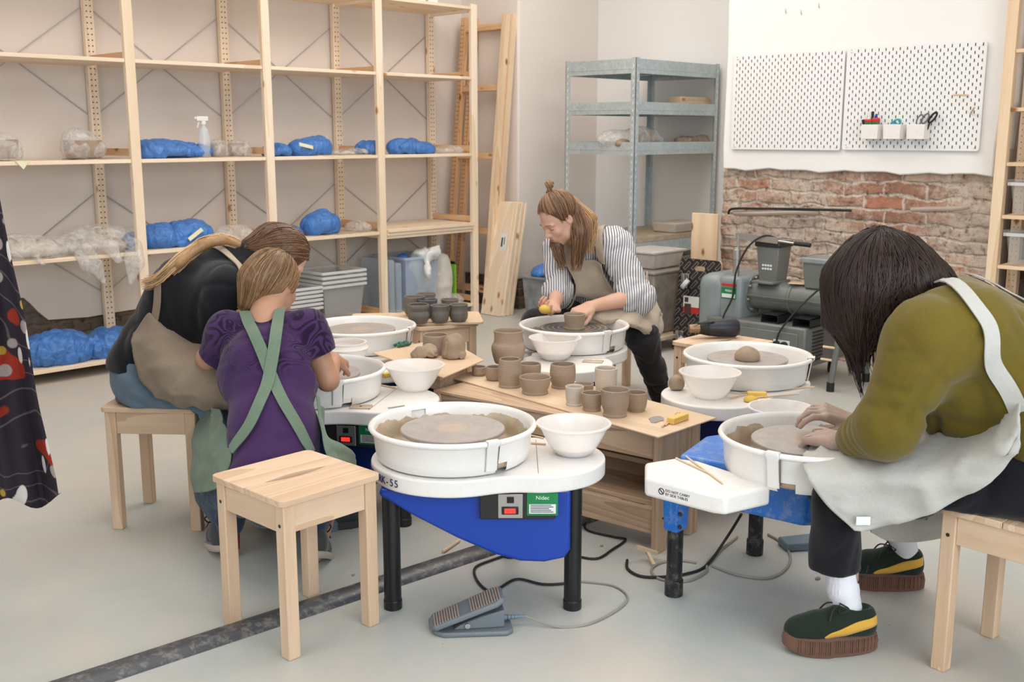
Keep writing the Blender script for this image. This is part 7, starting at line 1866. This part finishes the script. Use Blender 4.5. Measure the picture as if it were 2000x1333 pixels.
# ================= the person in purple =================
def build_purple():
    base = atd(535, 1050, 3.25); base.z = 0
    t = person('person in a purple T-shirt with crossed green apron straps, seen from behind at a wheel', base)
    pel = PJ(535, 945, 3.16); waist = PJ(535, 850, 3.24); chest = PJ(523, 730, 3.36); shL = PJ(448, 650, 3.46); shR = PJ(602, 645, 3.43); neck = PJ(520, 615, 3.46); hc = PJ(532, 556, 3.53)
    elR = PJ(640, 742, 3.44); wrR = PJ(652, 702, 3.62); elL = PJ(408, 700, 3.50); wrL = PJ(520, 720, 3.74)
    hipL = PJ(490, 950, 3.20); hipR = PJ(585, 950, 3.20); knL = PJ(425, 955, 3.60); knR = PJ(650, 935, 3.58); anL = PJ(448, 1072, 3.36); anR = PJ(612, 1080, 3.30)
    s = SDF(.03)
    s.cone(pel, waist, .11, .10); s.cone(waist, chest, .10, .11); s.cone(chest, neck, .10, .045); s.cone(shL, shR, .045, .045)
    s.cone(shR, elR, .042, .038, .02); s.cone(elR, wrR, .036, .024, .015); s.cone(shL, elL, .042, .036); s.cone(elL, wrL, .036, .024); s.cone(neck, hc, .047, .047)
    s.cone(hipL, knL, .075, .055); s.cone(hipR, knR, .075, .055); s.cone(knL, anL, .05, .034); s.cone(knR, anR, .05, .034)
    F = nrm(FWn*.80+RTn*.42-UP*.35); Rh = frame(F); head(s, hc, Rh, .94)
    hand(s, wrR, nrm(PJ(668, 702, 3.74)-wrR), UP*.8+RTn*.4, +1, (.5, .6, .7, .8), (.5, .5), .95); hand(s, wrL, nrm(FWn*.5+RTn*.8), UP, +1, (.5, .6, .7, .8), (.5, .5), .95)
    sdfobj('body', s, .0045, M_SKIND, t)
    g = SDF(.05); MR = Matrix(np.stack([RTn, FWn, UP], 1).tolist())
    g.ell(pel+UP*.02, (.150, .125, .12), MR); g.cone(pel, waist, .125, .118); g.ell(waist, (.135, .105, .14), MR); g.cone(waist, chest, .115, .125); g.ell(chest, (.165, .115, .15), MR)
    g.cone(shL-UP*.0, shR, .064, .062); g.cone(shL, PJ(408, 712, 3.48), .060, .058); g.cone(shR, PJ(634, 706, 3.43), .058, .058)
    g.ell(neck+UP*.03, (.055, .06, .05), MR, .01, True)
    g.disp = lambda P: fold(P, .0065, 8, 63, RTn+UP*.35); 
    hl, hr = PJ(414, 694, 3.48), PJ(628, 690, 3.43); al, ar = nrm(elL-shL), nrm(elR-shR)
    scut = lambda P: np.maximum(np.where(np.linalg.norm(P-hl, axis=-1) < .13, (P-hl) @ al, -1), np.where(np.linalg.norm(P-hr, axis=-1) < .11, (P-hr) @ ar, -1))
    sh = sdfobj('t_shirt', g, .0062, M_PURPLE, t, cut=scut)
    q = SDF(.05); q.ball(pel-UP*.02, .125); q.cone(hipL, knL, .098, .078); q.cone(hipR, knR, .098, .078); q.cone(knL, anL+UP*.09, .074, .050); q.cone(knR, anR+UP*.09, .074, .050); q.disp = lambda P: fold(P, .010, 11, 73, FWn)
    sdfobj('jeans', q, .007, M_JEAND, t)
    
    for a_ in (anL, anR): k = SDF(.01); k.cone(a_+UP*.10, a_-UP*.0, .038, .034); sdfobj('sock', k, .006, plain('red_striped_sock', (140, 44, 44), .85), t)
    # trainers on tiptoe
    for u, v, nm in ((432, 1085, 'l'), (620, 1108, 'r')):
        toe = np.array(atz(u, v, 0)); f_ = nrm(FWn*.80-RTn*.1 if nm == 'r' else FWn*.9-RTn*.3)
        p0 = toe+UP*.055-f_*.06 if nm == 'r' else toe+UP*.03-f_*.05
        shoe('shoe', tuple(p0), f_, t, .235, M_DKS, plain('pale_shoe_sole', (176, 164, 152), .7), None, .022, M_RUBBER, pitch=.45 if nm == 'r' else .25, sc=.95)
    # straps
    st = ribbon(g, [PJ(478, 612, 3.44), PJ(490, 640, 3.36), PJ(513, 690, 3.26), PJ(532, 740, 3.22), PJ(560, 795, 3.16), PJ(605, 845, 3.12), PJ(640, 872, 3.12)], lambda f_: .036, .004, .005); ap = mbworld(st, 'apron_strap', M_GREENC, t, smooth=True)
    st = ribbon(g, [PJ(550, 606, 3.44), PJ(541, 640, 3.34), PJ(532, 700, 3.24), PJ(516, 770, 3.18), PJ(488, 830, 3.12), PJ(455, 880, 3.12)], lambda f_: .036, .004, .010); mbworld(st, 'apron_strap', M_GREENC, t, smooth=True)
    cloth_grid([
        [(430, 800, 3.42), (415, 800, 3.52), (398, 805, 3.66)], [(448, 850, 3.26), (420, 842, 3.36), (388, 850, 3.52)], [(452, 888, 3.12), (422, 890, 3.24), (384, 895, 3.42)],
        [(440, 925, 3.10), (412, 930, 3.20), (378, 935, 3.40)], [(418, 950, 3.14), (402, 962, 3.22), (384, 962, 3.38)]], 'apron', M_GREENC, t, 7, .008, 7, 25)
    cloth_grid([
        [(618, 770, 3.30), (628, 790, 3.36), (632, 800, 3.44)], [(628, 830, 3.20), (640, 848, 3.28), (648, 862, 3.40)], [(632, 865, 3.14), (665, 868, 3.20), (690, 882, 3.32)],
        [(640, 885, 3.10), (672, 890, 3.18), (699, 898, 3.30)], [(655, 900, 3.10), (680, 903, 3.18), (700, 912, 3.30)]], 'apron', M_GREENC, t, 7, .006, 8, 26)
    # hair: gathered low on the left side
    L2W = lambda x, y, z: np.array(hc)+Rh @ (np.array([x, y, z])*.94); band = PJ(478, 603, 3.47)
    cap = SDF(.02); cap.ell(L2W(0, -.012, .030), np.array([.080, .100, .090]), Matrix(Rh.tolist())); cap.cone(L2W(-.02, -.075, -.01), band, .052, .022, .04); fl = lambda P: ((P-hc) @ Rh)
    cut = lambda P: np.maximum(fl(P)[..., 1]-.055-.3*fl(P)[..., 2], np.where(fl(P)[..., 0] > .03, -(fl(P)[..., 2]-.010)+np.maximum(0, -fl(P)[..., 1]-.02)*-1.2, -1.))
    ho = sdfobj('hair', cap, .005, H_LIGHT, t, cut=cut); R_ = random.Random(29); lines = []
    for i in range(480):
        a = R_.uniform(0, 2*math.pi); z = R_.uniform(-.45, .97); rr = math.sqrt(1-z*z); d0 = np.array([math.cos(a)*rr, math.sin(a)*rr, z])
        if d0[1] > .55: d0[1] = .55; d0[2] = max(d0[2], .3)
        if d0[0] > .3 and d0[1] > -.3: d0[2] = max(d0[2], .0)
        p0 = L2W(*(nrm(d0)*np.array([.086, .107, .096])+np.array([0, -.012, .032]))); pts = [p0*(1-k_/9)+band*(k_/9) for k_ in range(10)]
        lines.append(pts)
    A = np.array(lines)
    for _ in range(2): A = A-cap.grad(A)*(cap(A)-.0015)[..., None]
    A[:, -1] = band+(A[:, -2]-band)*.25; lines = list(A)
    mbworld(strands(lines, .0016, 4, seed=16, taper=.5), 'combed_strands', H_LIGHT, ho, smooth=True, auto=0)
    C = catmull([Vector(band), Vector(PJ(468, 615, 3.47)), Vector(PJ(462, 640, 3.54)), Vector(PJ(460, 680, 3.62))], 5); lines = []
    for i in range(110):
        a = R_.uniform(0, 6.3); pts = [np.array(C[j])+(RTn*math.cos(a)+FWn*math.sin(a))*.018*R_.uniform(.6, 1.1) for j in range(0, len(C), 2)]; lines.append(pts)
    mbworld(strands(lines, .0018, 4, seed=18, taper=.3), 'ponytail_strands', H_LIGHT, ho, smooth=True, auto=0)
    # little black pen tip in the fingers is part of the photo
    return t
build_purple()

# ================= curtain =================
def curtain_mat():
    t = NT('patterned_dark_fabric'); v = t.coord(); c = srgb(48, 42, 50)
    sp = t.n('ShaderNodeSeparateXYZ', {'Vector': v}); a = t.math('ADD', t.math('MULTIPLY', sp.outputs['X'], .69), t.math('MULTIPLY', sp.outputs['Y'], -.72))
    vv = t.n('ShaderNodeCombineXYZ', {'X': a, 'Y': sp.outputs['Z']}).outputs[0]
    def vor(sc, loc=(0, 0, 0), rnd_=1., stretch=(1, 1, 1)):
        mp = t.n('ShaderNodeMapping', {'Vector': vv, 'Scale': stretch, 'Location': loc}).outputs[0]
        return t.n('ShaderNodeTexVoronoi', {'Vector': mp, 'Scale': sc, 'Randomness': rnd_}).outputs['Distance']
    red = t.ramp(t.noise(vv, 6.5, 1, .4), [(.61, 0.), (.62, 1.)], 'LINEAR'); col = t.mix(red, c, srgb(150, 50, 36))
    line = t.n('ShaderNodeTexWave', {'Vector': vv, 'Scale': 4., 'Distortion': 16., 'Detail': 1.}, wave_type='RINGS').outputs['Fac']
    col = t.mix(t.math('MULTIPLY', t.ramp(line, [(.975, 0.), (.995, .5)]), t.math('SUBTRACT', 1., red)), col, srgb(120, 108, 108))
    col = t.mix(t.ramp(vor(9, (3, 1, 0), 1., (1, 1, 1)), [(.16, 1.), (.19, 0.)]), col, srgb(158, 144, 140))
    col = t.mix(t.ramp(vor(7, (0, 5, 0), 1., (3.0, 1, 1)), [(.20, 1.), (.23, 0.)]), col, srgb(214, 206, 200))
    col = t.mix(t.ramp(vor(8, (7, 2, 0)), [(.12, 1.), (.14, 0.)]), col, srgb(176, 142, 62))
    return t.set(col, .85, spec=.2)
rows = []
for i in range(26):
    f_ = i/25; v = 150+850*f_; ur = np.interp(v, [150, 395, 500, 620, 780, 940, 1000], [-45, 0, 20, 48, 72, 110, 118]); row = []
    for j in range(49):
        g_ = j/48; u = lerp(-330, ur, g_); ph = g_*2*math.pi*3.6
        d_ = 3.05+.050*math.sin(ph+.4*math.sin(f_*5))*(.35+.65*f_)+.014*math.sin(ph*2.3+f_*3)
        p = atd(u, v-(28*g_**3*f_ if i == 25 else 0)+(14*math.sin(ph) if i == 25 else 0), d_); row.append(tuple(p))
    rows.append(row)
o = MB().grid(rows).build('patterned_curtain', curtain_mat(), None, smooth=True, solid=.003)
tag(topbase(o), 'dark curtain with red, white and ochre printed motifs hanging at the left edge', 'curtain')
# ================================================================ final touch: keep every label on top-level objects only
for o in list(COL.objects):
    if o.parent is not None:
        for k in ('category', 'group'):
            if k in o: del o[k]
